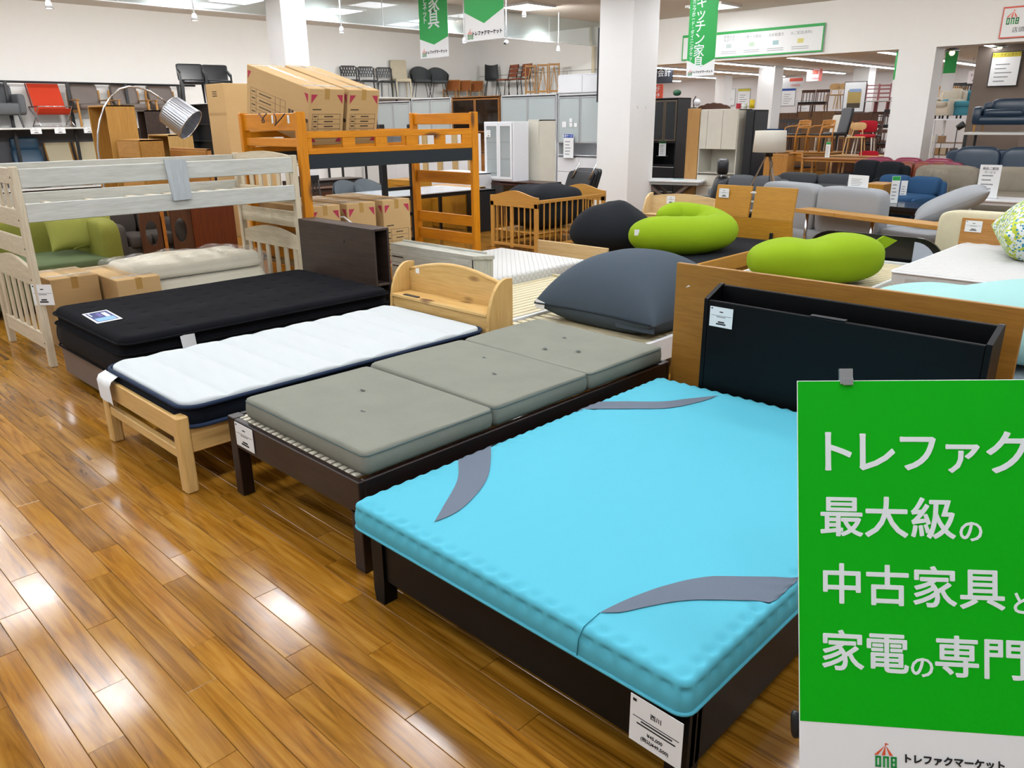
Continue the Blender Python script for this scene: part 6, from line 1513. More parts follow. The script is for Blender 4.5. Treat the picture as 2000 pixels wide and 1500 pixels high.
# white folding table, black recliner, tripod lamp
q = PY(1338, 352, 13.3)
r = thing('folding_table', 'white adjustable table with wooden cross legs right of the pillar', 'table', (q[0]-.25, 13.3, q[2]-.72), .3)
obj('table_top', B((-.75, -.30, .69), (.6, .30, .725), .008), wht, r); obj('apron', B((-.7, -.27, .64), (.55, .27, .69), .004), grey_al, r)
for y in (-.2, .2): obj('cross_leg', G().beam((-.5, y, .02), (.35, y, .64), .035, .05), taupe, r); obj('cross_leg', G().beam((.4, y, .02), (-.45, y, .64), .035, .05), taupe, r)
zt_w = q[2]; tag(obj('acrylic_tray', B((q[0]-.25, 13.2, zt_w+.006), (q[0]-.03, 13.35, zt_w+.025)), glass('mint_acrylic', '#c9e4e0', .1, .6)), 'clear mint acrylic tray on the white folding table', 'tray')
q = PZ(1395, 420, .3); rx, ry = PY(1352, 370, 10.0)[0], 10.0
r = thing('recliner_chair', 'black leather recliner with raised headrest behind the pine headboard', 'chair', (rx, ry, 0), -1.05)
obj('seat', G().soft((-.34, -.4, .25), (.34, .3, .48), .35, 10), blackl, r); obj('backrest', G().soft((-.34, .18, .4), (.34, .38, .92), .35, 12).map(lambda x, y, z: (x, y+.25*(z-.4), z)), blackl, r)
obj('headrest', G().soft((-.24, .32, .95), (.24, .48, 1.16), .4, 12), blackl, r)
for x in (-.16, .16): obj('headrest_post', G().tube([(x, .38, .85), (x, .40, 1.0)], .01, 6), chrome, r)
for x in (-.42, .42): obj('arm', G().soft((x-.1, -.4, .2), (x+.1, .36, .62), .4, 12), blackl, r)
obj('base_ring', G().lathe([(.24, 0), (.30, .0), (.30, .05), (.24, .05)], 20), black_metal, r); obj('column', G().tube([(0, 0, .03), (0, 0, .28)], .04, 8), black_metal, r)
obj('price_tag', G().box((-.02, -.42, .3), (.06, -.417, .38)), paper, r)
yt = 11.9; cT = PY(1506, 255, yt); cB = PY(1503, 297, yt)
r = thing('tripod_lamp', 'tripod lamp with white drum shade standing behind the honey oak headboard', 'lamp', (cT[0], yt, 0))
rs = (PY(1537, 275, yt)[0]-PY(1478, 275, yt)[0])/2
obj('drum_shade', G().lathe([(rs*.94, cT[2]), (rs, cB[2]), (rs*.985, cB[2]), (rs*.925, cT[2])], 32), fabric('linen_shade', '#f0eee2', '#e6e3d5', .9, 120, .1), r)
obj('shade_top', G().lathe([(rs*.93, cT[2]-.004), (0, cT[2]-.004)], 32), fabric('linen_shade', '#f0eee2', '#e6e3d5', .9, 120, .1), r)
zh_ = PY(1503, 306, yt)[2]; obj('lamp_head', G().lathe([(0, cB[2]+.02), (.02, cB[2]), (.02, zh_+.1), (.06, zh_+.08), (.06, zh_), (0, zh_)], 14), black_metal, r)
for a_ in (-2.6, -.5, 1.57): obj('leg', G().beam((.03*math.cos(a_), .03*math.sin(a_), zh_+.03), (.5*math.cos(a_), .5*math.sin(a_), .0), .035, .02), wood('grey_oak', '#8d7a63', '#7a6852', 'z'), r)
obj('cord', G().tube([(.04, -.05, zh_), (.12, -.08, zh_-.1), (.07, -.06, zh_-.2), (.1, -.07, .2)], .006, 6), black_metal, r)

# ---------------------------------------------------------------- sofas on the right
lgrey = fabric('light_grey_fabric', '#9ea1a3', '#929597', .9, 160, .25); dgrey = fabric('dark_grey_fabric', '#55585b', '#4a4d50', .9, 160, .25); sgrey = fabric('stone_grey_fabric', '#6a6d70', '#5f6265', .9, 160, .25)
pA, pB = PZ(1553, 407, .58), PZ(1842, 442, .58)
rzs = math.atan2(pB[1]-pA[1], pB[0]-pA[0]); LP_ = math.hypot(pB[1]-pA[1], pB[0]-pA[0])
r = thing('shelf_table', 'long narrow oak shelf table on chrome legs behind the beds', 'table', (pA[0], pA[1], 0), rzs)
zp = .58; oks = wood('shelf_oak', '#c0904a', '#ae7e39', 'x', .4)
obj('shelf_board', B((0, 0, zp-.05), (LP_*.3, .28, zp)), oks, r); obj('shelf_board', B((LP_*.3+.003, 0, zp-.05), (LP_, .28, zp)), oks, r)
obj('return_board', B((LP_-.3, .283, zp-.05), (LP_, 2.3, zp)), wood('shelf_oak_y', '#c0904a', '#ae7e39', 'y', .4), r)
for x in (.12, 1.12): obj('leg', G().tube([(x, .1, zp-.05), (x, .1, 0)], .022, 10), chrome, r)
obj('leg', G().tube([(LP_-.1, 2.2, zp-.05), (LP_-.1, 2.2, 0)], .022, 10), chrome, r)
s1 = thing('sofa', 'light grey modular sofa with a tall back behind the honey oak bed', 'sofa', (pA[0]+.32*math.sin(-rzs), pA[1]+.32*math.cos(rzs), 0), rzs)
zbk = .86
obj('back_cushion', G().soft((.0, 0, .22), (.98, .28, zbk), .34, 16), lgrey, s1); obj('back_cushion', G().soft((-1.0, 0, .22), (-.01, .28, zbk), .34, 16), lgrey, s1)
obj('base', G().soft((-1.0, .0, .08), (LP_-.36, 1.1, .28), .1, 8), lgrey, s1); obj('seat_cushion', G().soft((-.98, .25, .26), (.99, 1.08, .42), .2, 10), lgrey, s1)
obj('chaise_cushion', G().soft((1.0, .02, .26), (LP_-.37, 1.3, .42), .2, 10), lgrey, s1)
for x in (-.9, 1.5):
    for y in (.08, .9): obj('foot', B((x, y, 0), (x+.05, y+.05, .1)), black_metal, s1)
q = PZ(1848, 442, .43)
r = thing('floor_cushion', 'big grey cushion leaning over the oak shelf table', 'cushion', (q[0]+.05, q[1]+.02, .36), .3)
obj('cushion', pillow(.82, .7, .24, .05, 22, 3).rot(math.radians(-27), 'y').move((0, 0, .24)), lgrey, r)
p = s1.location + Matrix.Rotation(rzs, 3, 'Z')@Vector((.55, .13, zbk)); stand('white notice card standing on the light grey sofa back', (p.x, p.y, p.z), .30, .15, None, name='notice_stand', rz=rzs)
def fsofa(lab, px, y, w, d, m, n, rz, pyt, **k):
    """sofa on the floor whose back edge stands at depth y; its height follows from the photo"""
    q = PY(px, pyt, y+d*.35); return sofa(lab, (q[0], y, 0), w, d, m, n, rz, H=q[2], **k)
q = PZ(1737, 398, .38); table('coffee_table', 'low black coffee table with green price stand on top', (q[0]+.05, q[1]+.1, 0), 1.25, .9, .38, plain('black_table', '#1a1b1f', .15), style='legs', th=.06, rz=-.2)
p = PZ(1744, 397, .38); stand('tall price stand with green heading on the low black coffee table', (p[0], p[1], .381), .12, .42, None, headc=green, rz=.5)
p = PZ(1762, 389, .38); stand('narrow white price stand behind the green one on the coffee table', (p[0], p[1], .381), .10, .30, None, rz=.5)
nb_ = fabric('denim_blue', '#35587c', '#2c4d70', .85, 150, .25)
fsofa('blue fabric low sofa with loose back cushions by the coffee table', 1768, 14.5, 1.3, .85, nb_, 2, -.35, 342, arm=.06, ah=.42)
q = PY(1692, 375, 13.7); tag(obj('side_table', B((q[0]-.15, 13.9, .05), (q[0]+.2, 14.5, .62)), hoakz), 'honey oak box side table at the left of the blue sofa', 'side table')
blk_s = fabric('black_fabric', '#25282c', '#1d2023', .9, 150, .25)
fsofa('black fabric sofa with high back left of the burgundy sofa', 1705, 16.3, 1.5, .85, blk_s, 2, -.5, 313, arm=.12, ah=.6)
burg = leather('burgundy_leather', '#8a2846', .35); fsofa('long burgundy leather sofa below the white column', 1795, 17.45, 2.1, .8, burg, 3, math.pi, 305, arm=.2, ah=.7)
brn = leather('chestnut_leather', '#8a4630', .4); fsofa('chestnut leather sofa between the black and beige sofas', 1800, 16.5, 1.0, .7, brn, 3, -.15, 316, arm=.06, ah=.5)
beig = fabric('beige_tweed', '#9c9484', '#877f70', .9, 60, .4, .2)
fsofa('beige tweed corner sofa behind the grey leaning cushion', 1925, 15.75, 2.3, .9, beig, 2, 0, 324, arm=.12, ah=.5, arms=(0, 1))
q = PY(1795, 332, 15.4); fsofa('beige tweed return of the corner sofa with loose cushions', 1808, 15.3, .75, .8, beig, 2, -.9, 328, arm=.05, ah=.45, arms=(0, 0))
p = PZ(1925, 386, .44); table('side_table', 'white side table carrying the delivery service notice', (p[0]+.1, p[1]+.12, 0), .9, .7, .43, wht, wht)
ns_ = stand('delivery service notice stand in front of the beige sofa', (p[0], p[1], .431), .30, .52, None, name='notice_stand', rz=.1)
lettering('商品ご配送', .045, ink, frame_M((0, -.006, .46), *FACE_Y), ns_); lettering('サービス', .04, ink, frame_M((0, -.006, .40), *FACE_Y), ns_)
fsofa('dark grey sofa with two wide cushions behind the tripod lamp', 1600, 15.6, 1.9, .85, dgrey, 2, .0, 338, arm=.14, ah=.55)
fsofa('stone grey low sofa left of the tripod lamp', 1478, 13.3, 1.25, .8, sgrey, 2, .1, 342, arm=.14, ah=.5)
nvl = leather('navy_leather', '#22384c', .35)
fsofa('navy leather high-back sofa below the rack at the right edge', 1960, 17.2, 2.0, .85, nvl, 2, 0, 286, arm=.18, ah=.62)
yr2 = 18.9; q = PY(1945, 258, yr2)
rk2 = thing('display_rack', 'white shelf rack holding a navy leather sofa at the right edge', 'rack', (PY(1890, 258, yr2)[0], yr2, 0)); zs2 = q[2]
obj('upper_shelf', B((0, -.3, zs2-.05), (3.0, .6, zs2)), plain('shelf_white', '#d9d9d3', .4), rk2)
for x in (0.02, 2.9): obj('upright', B((x, .45, 0), (x+.05, .5, zs2-.05)), black_metal, rk2); obj('upright', B((x, -.28, 0), (x+.05, -.22, zs2-.05)), black_metal, rk2)
sofa('navy leather sofa up on the white rack under the framed notice', (PY(1903, 230, yr2)[0]+.95, yr2+.15, zs2+.001), 1.9, .8, nvl, 2, 0, H=PY(1945, 192, yr2)[2]-zs2, sh=.42, arm=.18, ah=.5, legs=.14, leg_mat=oak('z'))
# ---------------------------------------------------------------- the hall beyond the header wall
YF = 31.60; ZF = 3.28
struct('wall_far', G().box((-34, YF, 0), (8, YF+.2, ZF+.2)), plain('far_wall', '#e2dedb', .85, var=-.07))
struct('wall_far_left', G().box((-34.2, YW, 0), (-34, YF, ZF+.2)), plain('far_wall', '#e2dedb', .85, var=-.07))
struct('ceiling_far', G().box((-34, YW+.5, ZF), (8, YF, ZF+.15)), ceiling_mat)
tube_glow = emit('tube_glow', '#f6f9ff', TUBE_POWER)
for i, x in enumerate(np.linspace(-27, 1.5, 13)):
    t = thing('strip_lamp', 'long white strip lamp running back through the far hall, %s from the left' % ('first', 'second', 'third', 'fourth', 'fifth', 'sixth', 'seventh', 'eighth', 'ninth', 'tenth', 'eleventh', 'twelfth', 'thirteenth')[i], 'lamp', (x, YW+.8, ZF), 0, 'strip lamps of the far hall')
    L_ = YF-YW-1.4
    obj('housing', B((-.08, 0, -.05), (.08, L_, -.001)), wht, t); obj('tube', G().box((-.05, .02, -.07), (.05, L_-.02, -.05)), tube_glow, t)
# pillars of the far hall
for k, (pxl, pxr, y) in enumerate(((1477, 1508, 25.10), (1660, 1690, 28.60), (1395, 1412, 29.10))):
    a, b = PY(pxl, 200, y), PY(pxr, 200, y); struct('pillar_far', G().box((a[0], y, 0), (b[0], y+.6, ZF)), pillar_white)
a, b = PY(1893, 200, 22.20), PY(1975, 200, 22.20)
struct('pillar_brown', G().box((a[0], 22.20, 0), (b[0]+.3, 22.90, ZF)), plain('brown_cloth', '#6e6258', .85))
poster('framed online store notice with yellow heading on the brown pillar', 1939, 102, 1986, 168, 22.18, '#cdbf33', tx='オンラインストア')
# banners and signs
banner('green hanging banner ending with the furniture sign, left of the pair near the pillar', 822, 877, 87, 77, 115, 10.5, [('家', 847, 8, .42), ('具', 847, 40, .42)]+[(c_, 830, 2+i*13, .17) for i, c_ in enumerate('ビネット')])
banner('green and white hanging banner with market logo, right of the furniture banner', 909, 985, 45, 25, 82, 8.0, [])
banner('green kitchen furniture banner hanging right of the big pillar', 1340, 1394, 131, 118, 149, 12.0, [(c_, 1371-i*1.5, 5+i*24, .40) for i, c_ in enumerate('キッチン家具')]+[(c_, 1357-i*.6, 4+i*8.5, .14) for i, c_ in enumerate('カップボード・ダイニングセット')])
a, b = PY(1332, 102, YW-.06), PY(1612, 44, YW-.06); zt_, zb_ = PY(1612, 44, YW-.06)[2], PY(1612, 100, YW-.06)[2]
r = thing('wall_banner', 'long white wall banner with green border on the header wall', 'banner', (a[0], YW-.05, zb_)); w, h = b[0]-a[0], zt_-zb_
obj('border', G().box((0, -.01, 0), (w, 0, h)), green, r); obj('cloth', G().box((.03, -.013, .03), (w-.03, -.009, h-.06)), paper, r)
gi = plain('grey_ink', '#8d9092', .7)
for k, tx in enumerate(('家電全品\n保証付き', '②軽トラ貸出', '③お取置き', '④ご配送(有料)')):
    x = w*(.36+.165*k); lettering(tx, h*.13, gi, frame_M((x, -.014, h*.72), *FACE_Y), r); obj('icon', G().box((x-.07, -.0138, h*.36), (x+.07, -.0125, h*.52)), plain('icon_%d' % k, ('#b9c6c4', '#bcd0b9', '#a7c6c9', '#dcd57f')[k], .6), r)
    for z in (.22, .15): obj('small_print', G().box((x-.2, -.0138, h*z), (x+.2, -.0125, h*z+.012)), gi, r)
lettering('ト', h*.25, ink, frame_M((w*.2, -.014, h*.45), *FACE_Y), r, bold=.02)
a = PY(1961, 14, YW-.06); zb_ = PY(1961, 75, YW-.06)[2]
r = thing('wall_sign', 'white store sign with red border at the upper right corner', 'sign', (a[0], YW-.05, zb_)); h = a[2]-zb_
obj('border', G().box((0, -.01, 0), (1.5, 0, h)), plain('salmon_red', '#d9553f', .5), r); obj('board', G().box((.02, -.013, .02), (1.48, -.009, h-.03)), paper, r)
logo(frame_M((.18, -.0145, h*.66), *FACE_Y), .22, r); lettering('トレファクマーケット', .13, ink, frame_M((.35, -.0145, h*.66), *FACE_Y), r, bold=.012, align='LEFT'); lettering('店頭', .10, ink, frame_M((.2, -.0145, h*.24), *FACE_Y), r, align='LEFT')
def hang_sign(lab, px0, py0, px1, py1, y, col, parts=(), name='hanging_sign'):
    a, b = PY(px0, py0, y), PY(px1, py1, y); w = b[0]-a[0]; h = a[2]-b[2]
    r = thing(name, lab, 'sign', (a[0], y, b[2])); obj('board', G().box((0, -.02, 0), (w, .02, h), .003), plain('sign_'+col[1:], col, .5), r)
    for f in parts:
        if f[0] == 'box': obj('panel', G().box((w*f[1], -.023, h*f[2]), (w*f[3], -.0195, h*f[4])), plain('sign_'+f[5][1:], f[5], .5), r)
        else: lettering(f[1], h*f[2], f[5] if len(f) > 5 else white_ink, frame_M((w*f[3], -.025, h*f[4]), *FACE_Y), r, bold=.012)
    for x in (.1, .9): obj('cord', G().tube([(w*x, 0, h), (w*x, 0, ZF-b[2])], .004, 4), steel, r)
    return r
hang_sign('dark hanging checkout sign beside the big pillar', 1262, 126, 1313, 162, 23.10, '#2b2f3a', [('t', 'お会計', .42, .58, .5)])
hang_sign('orange hanging second floor sign below the checkout sign', 1262, 166, 1294, 192, 24.10, '#e2502f', [('t', '2F', .5, .68, .66), ('t', '→', .5, .72, .25)])
sal = plain('logo_salmon', '#e0655a', .5)
hang_sign('white hanging sign with red arrow and lettering in the far hall', 1519, 153, 1568, 172, 26.10, '#e8e8e6', [('box', 0, 0, .2, 1, '#d9542f'), ('box', .48, .64, .98, .95, '#e2604a'), ('t', 'UseLet', .34, .72, .3, sal), ('t', '◀', .5, .1, .5)])
hang_sign('white and pink upright direction sign in the far hall', 1577, 136, 1605, 158, 28.10, '#efe9e8', [('box', .35, .58, .75, .92, '#e2604a'), ('box', .8, 0, 1, 1, '#e0766a'), ('t', 'UseLet', .26, .55, .25, sal)])
hang_sign('white store sign with red border far behind the right column', 1893, 139, 1930, 162, 26.60, '#ece4e2', [('t', 'トレファク', .3, .55, .65, ink), ('box', .2, .2, .8, .3, '#9a9a9a')])
# posters on the far wall
def art_tower(r, w, h):
    obj('picture', G().box((w*.2, -.026, h*.14), (w*.8, -.022, h*.72)), plain('art_sand', '#b59c5c', .7), r); obj('picture_sky', G().box((w*.25, -.028, h*.66), (w*.78, -.024, h*.76)), plain('art_sky', '#8fa6cc', .7), r); obj('picture_ground', G().box((w*.2, -.028, h*.14), (w*.8, -.024, h*.3)), plain('art_dark', '#4f4537', .7), r)
poster('framed art print with black frame leaning in the far hall', 1651, 160, 1687, 219, 25.95, None, True, art_tower)
for px0, px1, py0, py1, hd, lab in ((1397, 1407, 175, 205, None, 'narrow white poster behind the kitchen banner'), (1414, 1435, 174, 207, None, 'white poster with a sofa picture on the far wall'), (1442, 1464, 173, 208, '#cdbf33', 'white poster with yellow heading on the far wall'), (1511, 1518, 172, 207, '#2aa05a', 'narrow poster with green heading beside the far pillar'), (1528, 1552, 172, 207, '#1d4ca0', 'white poster with blue heading under the arrow sign'), (1556, 1582, 197, 222, None, 'small framed white notice on the cabinets of the far hall')):
    poster(lab, px0, py0, px1, py1, YF-.005, hd, grey_al)
for k, (xx) in enumerate(()): pass
# green banners of the far hall beside the right column
for k, (px0, px1, py1, y, lab) in enumerate(((1739, 1757, 190, 22.00, 'green banner edge-on left of the white column'), (1836, 1860, 178, 22.80, 'green banner behind the pendant lamp right of the white column'))):
    a, b = PY(px0, py1, y), PY(px1, py1, y); r = thing('hanging_banner', lab, 'banner', (a[0], y, a[2])); w = b[0]-a[0]
    obj('cloth', G().box((0, -.003, 0), (w, .003, ZF-a[2])), paper, r); obj('green_field', G().box((0, -.005, .42), (w, -.003, ZF-a[2])), green, r)
q = PY(1860, 100, 21.50); pl = thing('pendant_lamp', 'glass pendant lamp with dark dish right of the white column', 'lamp', (q[0], 21.50, 0)); z = q[2]
obj('dish', G().lathe([(.02, z+.10), (.06, z+.08), (.19, z), (.18, z-.005), (.05, z+.06), (0, z+.06)], 24), plain('smoke_metal', '#6f7072', .3, .7), pl); obj('bulb', G().soft((-.06, -.06, z-.1), (.06, .06, z+.03), 1, 10), emit('warm_bulb', '#ffd98a', 4), pl); obj('cord', G().tube([(0, 0, z+.1), (0, 0, ZF)], .005, 5), black_metal, pl)
q = PY(1953, 92, 21.40); pl = thing('pendant_lamp', 'dark dish pendant lamp above the framed notice', 'lamp', (q[0], 21.40, 0)); z = q[2]
obj('dish', G().lathe([(.02, z+.10), (.06, z+.08), (.17, z), (.16, z-.005), (.05, z+.06), (0, z+.06)], 24), plain('smoke_metal', '#6f7072', .3, .7), pl); obj('bulb', G().soft((-.05, -.05, z-.05), (.05, .05, z+.03), 1, 10), emit('warm_bulb', '#ffd98a', 4), pl); obj('cord', G().tube([(0, 0, z+.1), (0, 0, ZF)], .005, 5), black_metal, pl)
# counters and chairs seen through the opening
def counter(lab, px0, px1, pyt, y, m, d=.5):
    a, b = PY(px0, pyt, y), PY(px1, pyt, y); w = b[0]-a[0]
    return cabinet('sideboard', lab, (a[0], y, 0), w, d, a[2], m, [(i/3, (i+1)/3, 0, 1, 'door', None, 'none') for i in range(3)])
counter('long oak sideboard in the far hall behind the armchairs', 1508, 1560, 221, 27.10, wood('far_oak', '#6b4a2b', '#583b21', 'z'))
counter('pale oak cabinet row in the far hall', 1556, 1632, 218, 26.40, wood('far_oak2', '#7d5a35', '#6a4a2a', 'z'))
counter('dark walnut cabinet row left of the white column', 1632, 1705, 220, 25.80, wal('z'))
def far(style, px, py, y, lab, rz=0., s=1., group=None, z=None, **k):
    q = PY(px, py, y); return chair(style, lab, (q[0], y, max(0, q[2]) if z is None else z), rz, s=s, group=group, **k)
# two teak armchairs on a table, a third in front
q = PY(1620, 297, 21.50); zt1 = PY(1570, 296, 21.50)[2]
table('dining_table', 'light oak dining table carrying the teak armchairs', (PY(1575, 296, 21.60)[0], 21.75, 0), 1.55, .9, zt1, oak('x'), oak('z'))
far('woodarm', 1552, 296, 21.55, 'teak armchair with black seat on the oak table, left one', -.45, 1, 'teak armchairs in the opening', zt1+.001)
far('woodarm', 1598, 296, 21.55, 'teak armchair with black seat on the oak table, right one', -.45, 1, 'teak armchairs in the opening', zt1+.001)
far('woodarm', 1565, 345, 20.80, 'teak armchair with dark seat standing on the floor under the table edge', math.pi-.4, 1, 'teak armchairs in the opening', 0)
far('highblack', 1627, 296, 22.10, 'tall black leather chair on the oak table behind the teak armchairs', -.6, 1, None, zt1+.001)
far('highwhite', 1612, 296, 22.50, 'ivory leather chair half hidden behind the tall black one', -.6, 1, None, .75)
far('roundback', 1668, 292, 21.50, 'pale ash chair with round back on the table by the red chair', .2, 1, None, .74)
far('reddin', 1686, 292, 21.90, 'red upholstered chair with pale legs, upper one', .2, 1, None, .74)
far('reddin', 1690, 330, 21.30, 'red upholstered chair with pale legs, lower one under the table', .2, 1, None, 0)
table('dining_table', 'pale ash dining table carrying the red and round-back chairs', (PY(1680, 292, 21.70)[0], 21.80, 0), 1.3, .9, .738, wood('ash_x', '#d0ab77', '#c29a63', 'x'), wood('ash_z', '#d0ab77', '#c29a63', 'z', .45, 1.2))
far('bench', 1490, 300, 21.40, 'navy fabric bench with oak legs left of the tripod lamp shade', 0, 1, None, .60)
table('dining_table', 'oak table under the navy bench behind the tripod lamp', (PY(1488, 300, 21.50)[0], 21.55, 0), 1.15, .85, .598, oak('x'), oak('z'))
cabinet('drawer_chest', 'oak chest with plain front behind the tripod lamp', (PY(1470, 340, 20.50)[0], 20.15, 0), 1.15, .4, .78, oak('z'), [(0, 1, 0, 1, 'door', None, 'none')])
p = PY(1611, 330, 20.30); stand('tall white price stand with green heading in front of the oak table', (p[0], 20.35, .72), .12, .38, None, headc=green)
table('coffee_table', 'low teak table in front of the far hall armchairs', (PY(1620, 345, 20.20)[0], 20.40, 0), 1.5, .7, .715, wood('teak_top', '#a8723c', '#935f2c', 'x'), oak('z'))
for k, (px, st, lab) in enumerate(((1640, 'oakdin', 'oak chair with white seat behind the tall black chair'), (1700, 'dining', 'brown walnut chair with slatted back, left of the shelf of chairs'), (1545, 'darkdin', 'black spindle-back chair behind the left teak armchair'), (1530, 'darkdin', 'black chair back showing behind the lamp shade'))):
    far(st, px, 280, 23.60+.3*k, lab, .1*k, 1, None, .72)
table('dining_table', 'brown table row carrying dark chairs behind the teak armchairs', (PY(1600, 280, 23.90)[0], 24.10, 0), 4.6, 1.0, .715, wal('x'), wal('z'))
# chairs piled high at the back, small in the picture
n = 0
for row, (y, z, pxs, styles) in enumerate(((27.80, 1.72, (1699, 1711, 1722, 1733), ('ladder',)*4), (26.20, .98, (1712, 1726, 1742), ('dining', 'dining', 'darkdin')), (25.60, .45, (1706, 1722, 1738), ('dining',)*3), (25.20, 0, (1712, 1730), ('dining',)*2), (26.60, 1.70, (1574, 1602), ('dining',)*2), (27.60, 1.95, (1626, 1645), ('roundback',)*2))):
    for k, (px, st) in enumerate(zip(pxs, styles)):
        q = PY(px, 200, y); chair(st, '%s chair, %s tier of far display, %s from left' % ({'ladder': 'rose ladder back', 'dining': 'walnut slat back', 'darkdin': 'black slat back', 'roundback': 'pale round back'}[st], ('top', 'upper middle', 'lower middle', 'bottom', 'sideboard', 'high shelf')[row], ('first', 'second', 'third', 'fourth')[k]), (q[0], y+(.58*(k % 2) if row < 4 else 0), z), .2, 'chairs in the far hall', 1.)
for y, z, px0, px1, lab in ((27.80, 1.72, 1690, 1750, 'top'), (26.10, .98, 1700, 1752, 'middle'), (25.60, .45, 1696, 1752, 'low')):
    a, b = PY(px0, 220, y), PY(px1, 220, y); r = thing('display_shelf', 'brown %s shelf of the far chair display' % lab, 'shelf', (a[0], y-.35, 0)); w = b[0]-a[0]
    obj('board', B((0, 0, z-.03), (w, 1.28, z)), wal('x'), r)
    for x in (.02, w-.06): obj('upright', B((x, .3, 0), (x+.04, .36, z-.03)), wal('z'), r)
a, b = PY(1570, 215, 26.60), PY(1645, 215, 26.60)
# right of the white column: sofas and shelves
tealf = fabric('teal_fabric', '#4f93a3', '#438594', .85, 120, .2); ivf = fabric('ivory_fabric', '#cfc4b0', '#c0b49f', .85, 120, .2)
r = thing('metal_shelf', 'grey metal shelf rack of samples right of the white column', 'shelf', (PY(1822, 300, 22.60)[0], 22.60, 0)); w = PY(1895, 300, 22.60)[0]-PY(1822, 300, 22.60)[0]
for z in (.45, .75, 1.05): obj('shelf', B((0, 0, z-.02), (w, .5, z)), wood('shelf_brown', '#8a6a4c', '#775a3f', 'x'), r)
for x in (0, w-.04):
    for y in (0, .46): obj('upright', B((x, y, 0), (x+.03, y+.03, 1.25)), steel, r)
obj('brace', G().beam((.02, .01, .05), (w-.02, .01, .7), .015, .01, (0, 1, 0)), steel, r); obj('brace', G().beam((w-.02, .01, .05), (.02, .01, .7), .015, .01, (0, 1, 0)), steel, r)
for k, (px, z, c_) in enumerate(((1830, 1.05, '#d9d4c9'), (1842, 1.05, '#9c7a55'), (1850, .75, '#c9b596'), (1868, .75, '#6b5039'), (1836, .75, '#b08a5c'))):
    q = PY(px, 250, 22.80); tag(obj('sample_box', B((q[0]-.07, 22.75, z+.001), (q[0]+.07, 22.95, z+.16)), plain('sample_%d' % k, c_, .6)), 'small %s sample box on the grey metal shelf rack' % ('white', 'tan', 'beige', 'dark brown', 'oak')[k], 'box', 'sample boxes on the metal rack')
zq = PY(1850, 232, 24.10)[2]
r = thing('display_platform', 'white raised platform under the ivory and teal sofas', 'platform', (PY(1822, 232, 23.90)[0], 23.80, 0)); w = PY(1905, 232, 23.90)[0]-PY(1822, 232, 23.90)[0]
obj('deck', B((0, 0, zq-.04), (w, 1.1, zq)), wht, r)
for x in (.02, w-.08): obj('leg', B((x, .05, 0), (x+.06, .11, zq-.04)), wht, r); obj('leg', B((x, .95, 0), (x+.06, 1.01, zq-.04)), wht, r)
q = PY(1842, 230, 24.30); sofa('ivory fabric chair on the raised platform right of the column', (q[0], 24.30, zq+.001), .75, .75, ivf, 1, -.3, H=.78, arm=.1, ah=.5)
q = PY(1878, 230, 24.30); sofa('teal fabric sofa on the raised platform behind the clip lamp', (q[0]+.1, 24.35, zq+.001), 1.1, .8, tealf, 1, -.3, H=.72, arm=.14, ah=.5)
for k, px in enumerate((1830, 1840, 1850, 1862, 1872, 1884, 1892, 1900)):
    q = PY(px, 200, 28.10); chair('oakdin' if k < 3 else 'darkdin', 'chair on the far wall shelf right of the column, %s from left' % ('first', 'second', 'third', 'fourth', 'fifth', 'sixth', 'seventh', 'eighth')[k], (q[0], 28.10+.56*(k % 3), 1.75), .2, 'chairs on the far wall shelf')
a, b = PY(1822, 213, 28.00), PY(1908, 213, 28.00); r = thing('display_shelf', 'long shelf of chairs on the far wall right of the column', 'shelf', (a[0], 27.75, 0)); obj('board', B((0, 0, 1.71), (b[0]-a[0], 1.75, 1.748)), wal('x'), r)
for x in (.05, b[0]-a[0]-.1): obj('upright', B((x, .3, 0), (x+.05, .36, 1.71)), wal('z'), r)
q = PY(1870, 250, 21.60); r = thing('clip_lamp', 'black spotlight on a slim black stand beside the navy sofa rack', 'lamp', (q[0], 21.60, 0))
obj('pole', G().tube([(0, 0, .02), (0, 0, q[2])], .012, 8), black_metal, r); obj('base', G().lathe([(0, .02), (.14, .015), (.14, 0), (0, 0)], 18), black_metal, r)
obj('head', G().lathe([(0, 0), (.07, 0), (.08, .16), (.07, .16), (0, .1)], 16).rot(math.radians(55), 'y').move((.0, 0, q[2])), black_metal, r)
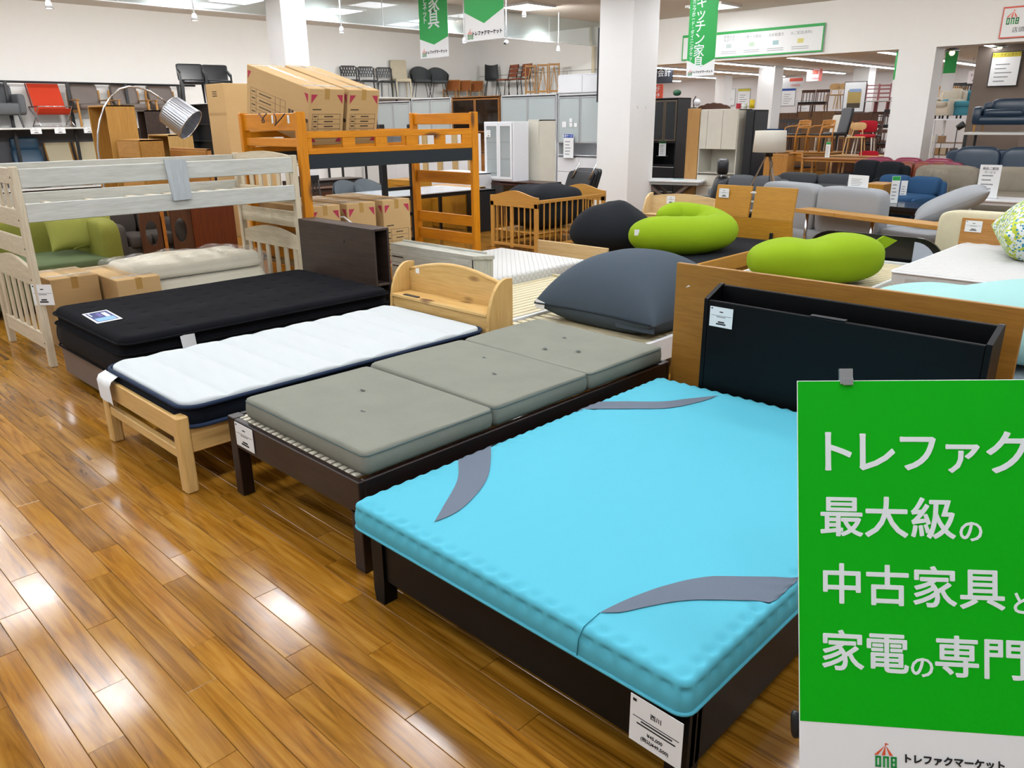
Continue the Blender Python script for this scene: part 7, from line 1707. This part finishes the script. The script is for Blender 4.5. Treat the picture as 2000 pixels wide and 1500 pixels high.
# spotlights, mostly added to brighten the walls, and a dome camera in the near hall
def spotlight(p, lab, aim, power):
    r = thing('spotlight', lab, 'lamp', (p[0], p[1], p[2]), 0, 'spotlights washing the walls'); 
    obj('stem', G().tube([(0, 0, .03), (0, 0, ZC-p[2])], .012, 6), wht, r); obj('head', G().lathe([(0, .05), (.03, .05), (.055, -.05), (0, -.045)], 14), wht, r); obj('bulb', G().lathe([(.045, -.048), (0, -.05)], 12), emit('spot_glow', '#ffffff', 14), r)
    ld_ = bpy.data.lights.new('spot_beam', 'SPOT'); ld_.energy = power; ld_.spot_size = math.radians(110); ld_.spot_blend = 1.; ld_.shadow_soft_size = .08; ld_.color = (1, .98, .95)
    lo = bpy.data.objects.new('spot_beam', ld_); C.objects.link(lo); lo.parent = r; d = Vector(aim)-Vector(tuple(map(float, p))); lo.rotation_euler = d.to_track_quat('-Z', 'Y').to_euler(); lo.location = d.normalized()*.09
p0 = PX(667, 58, -13.0); p1 = PX(95, 10, -13.0)
for k, y in enumerate((-.5, p1[1], 6.2, p0[1], 12.0, 15.0)):  # two are real fittings; the others are added to brighten the left wall
    spotlight((-13.0, y, p0[2]), 'white spotlight by the glass screen, %s in a partly added row along the left wall' % ('first', 'second', 'third', 'fourth', 'fifth', 'sixth')[k], (XW, y, 2.6), SPOT_POWER)
p = PX(1078, 4, -11.0)
for k, x in enumerate((-16.0, -12.6, -9.2, -5.8, -2.4)): spotlight((x, 13.4, p[2]), 'added white ceiling spotlight turned to the back wall, %s from the left' % ('first', 'second', 'third', 'fourth', 'fifth')[k], (x, YW, 2.9), SPOT_POWER)  # this row is added to lift the back wall's brightness
p = PX(989, 80, -11.2); r = thing('security_camera', 'small white dome camera hanging right of the second banner', 'camera', (p[0], p[1], 0)); obj('stem', G().tube([(0, 0, p[2]), (0, 0, ZC)], .014, 6), wht, r); obj('dome', G().soft((-.05, -.05, p[2]-.07), (.05, .05, p[2]+.02), 1, 10), wht, r); obj('lens', G().soft((-.02, -.065, p[2]-.065), (.025, -.03, p[2]-.025), 1, 8), black_metal, r)
q = PY(1167, 120, 12.6); tag(obj('cable_trunk', B((PILX-.055, 12.22, PY(1163, 200, 12.3)[2]), (PILX-.001, 12.29, PY(1167, 55, 12.3)[2])), black_metal), 'black vertical bar hanging at the left side of the big pillar', 'bar')
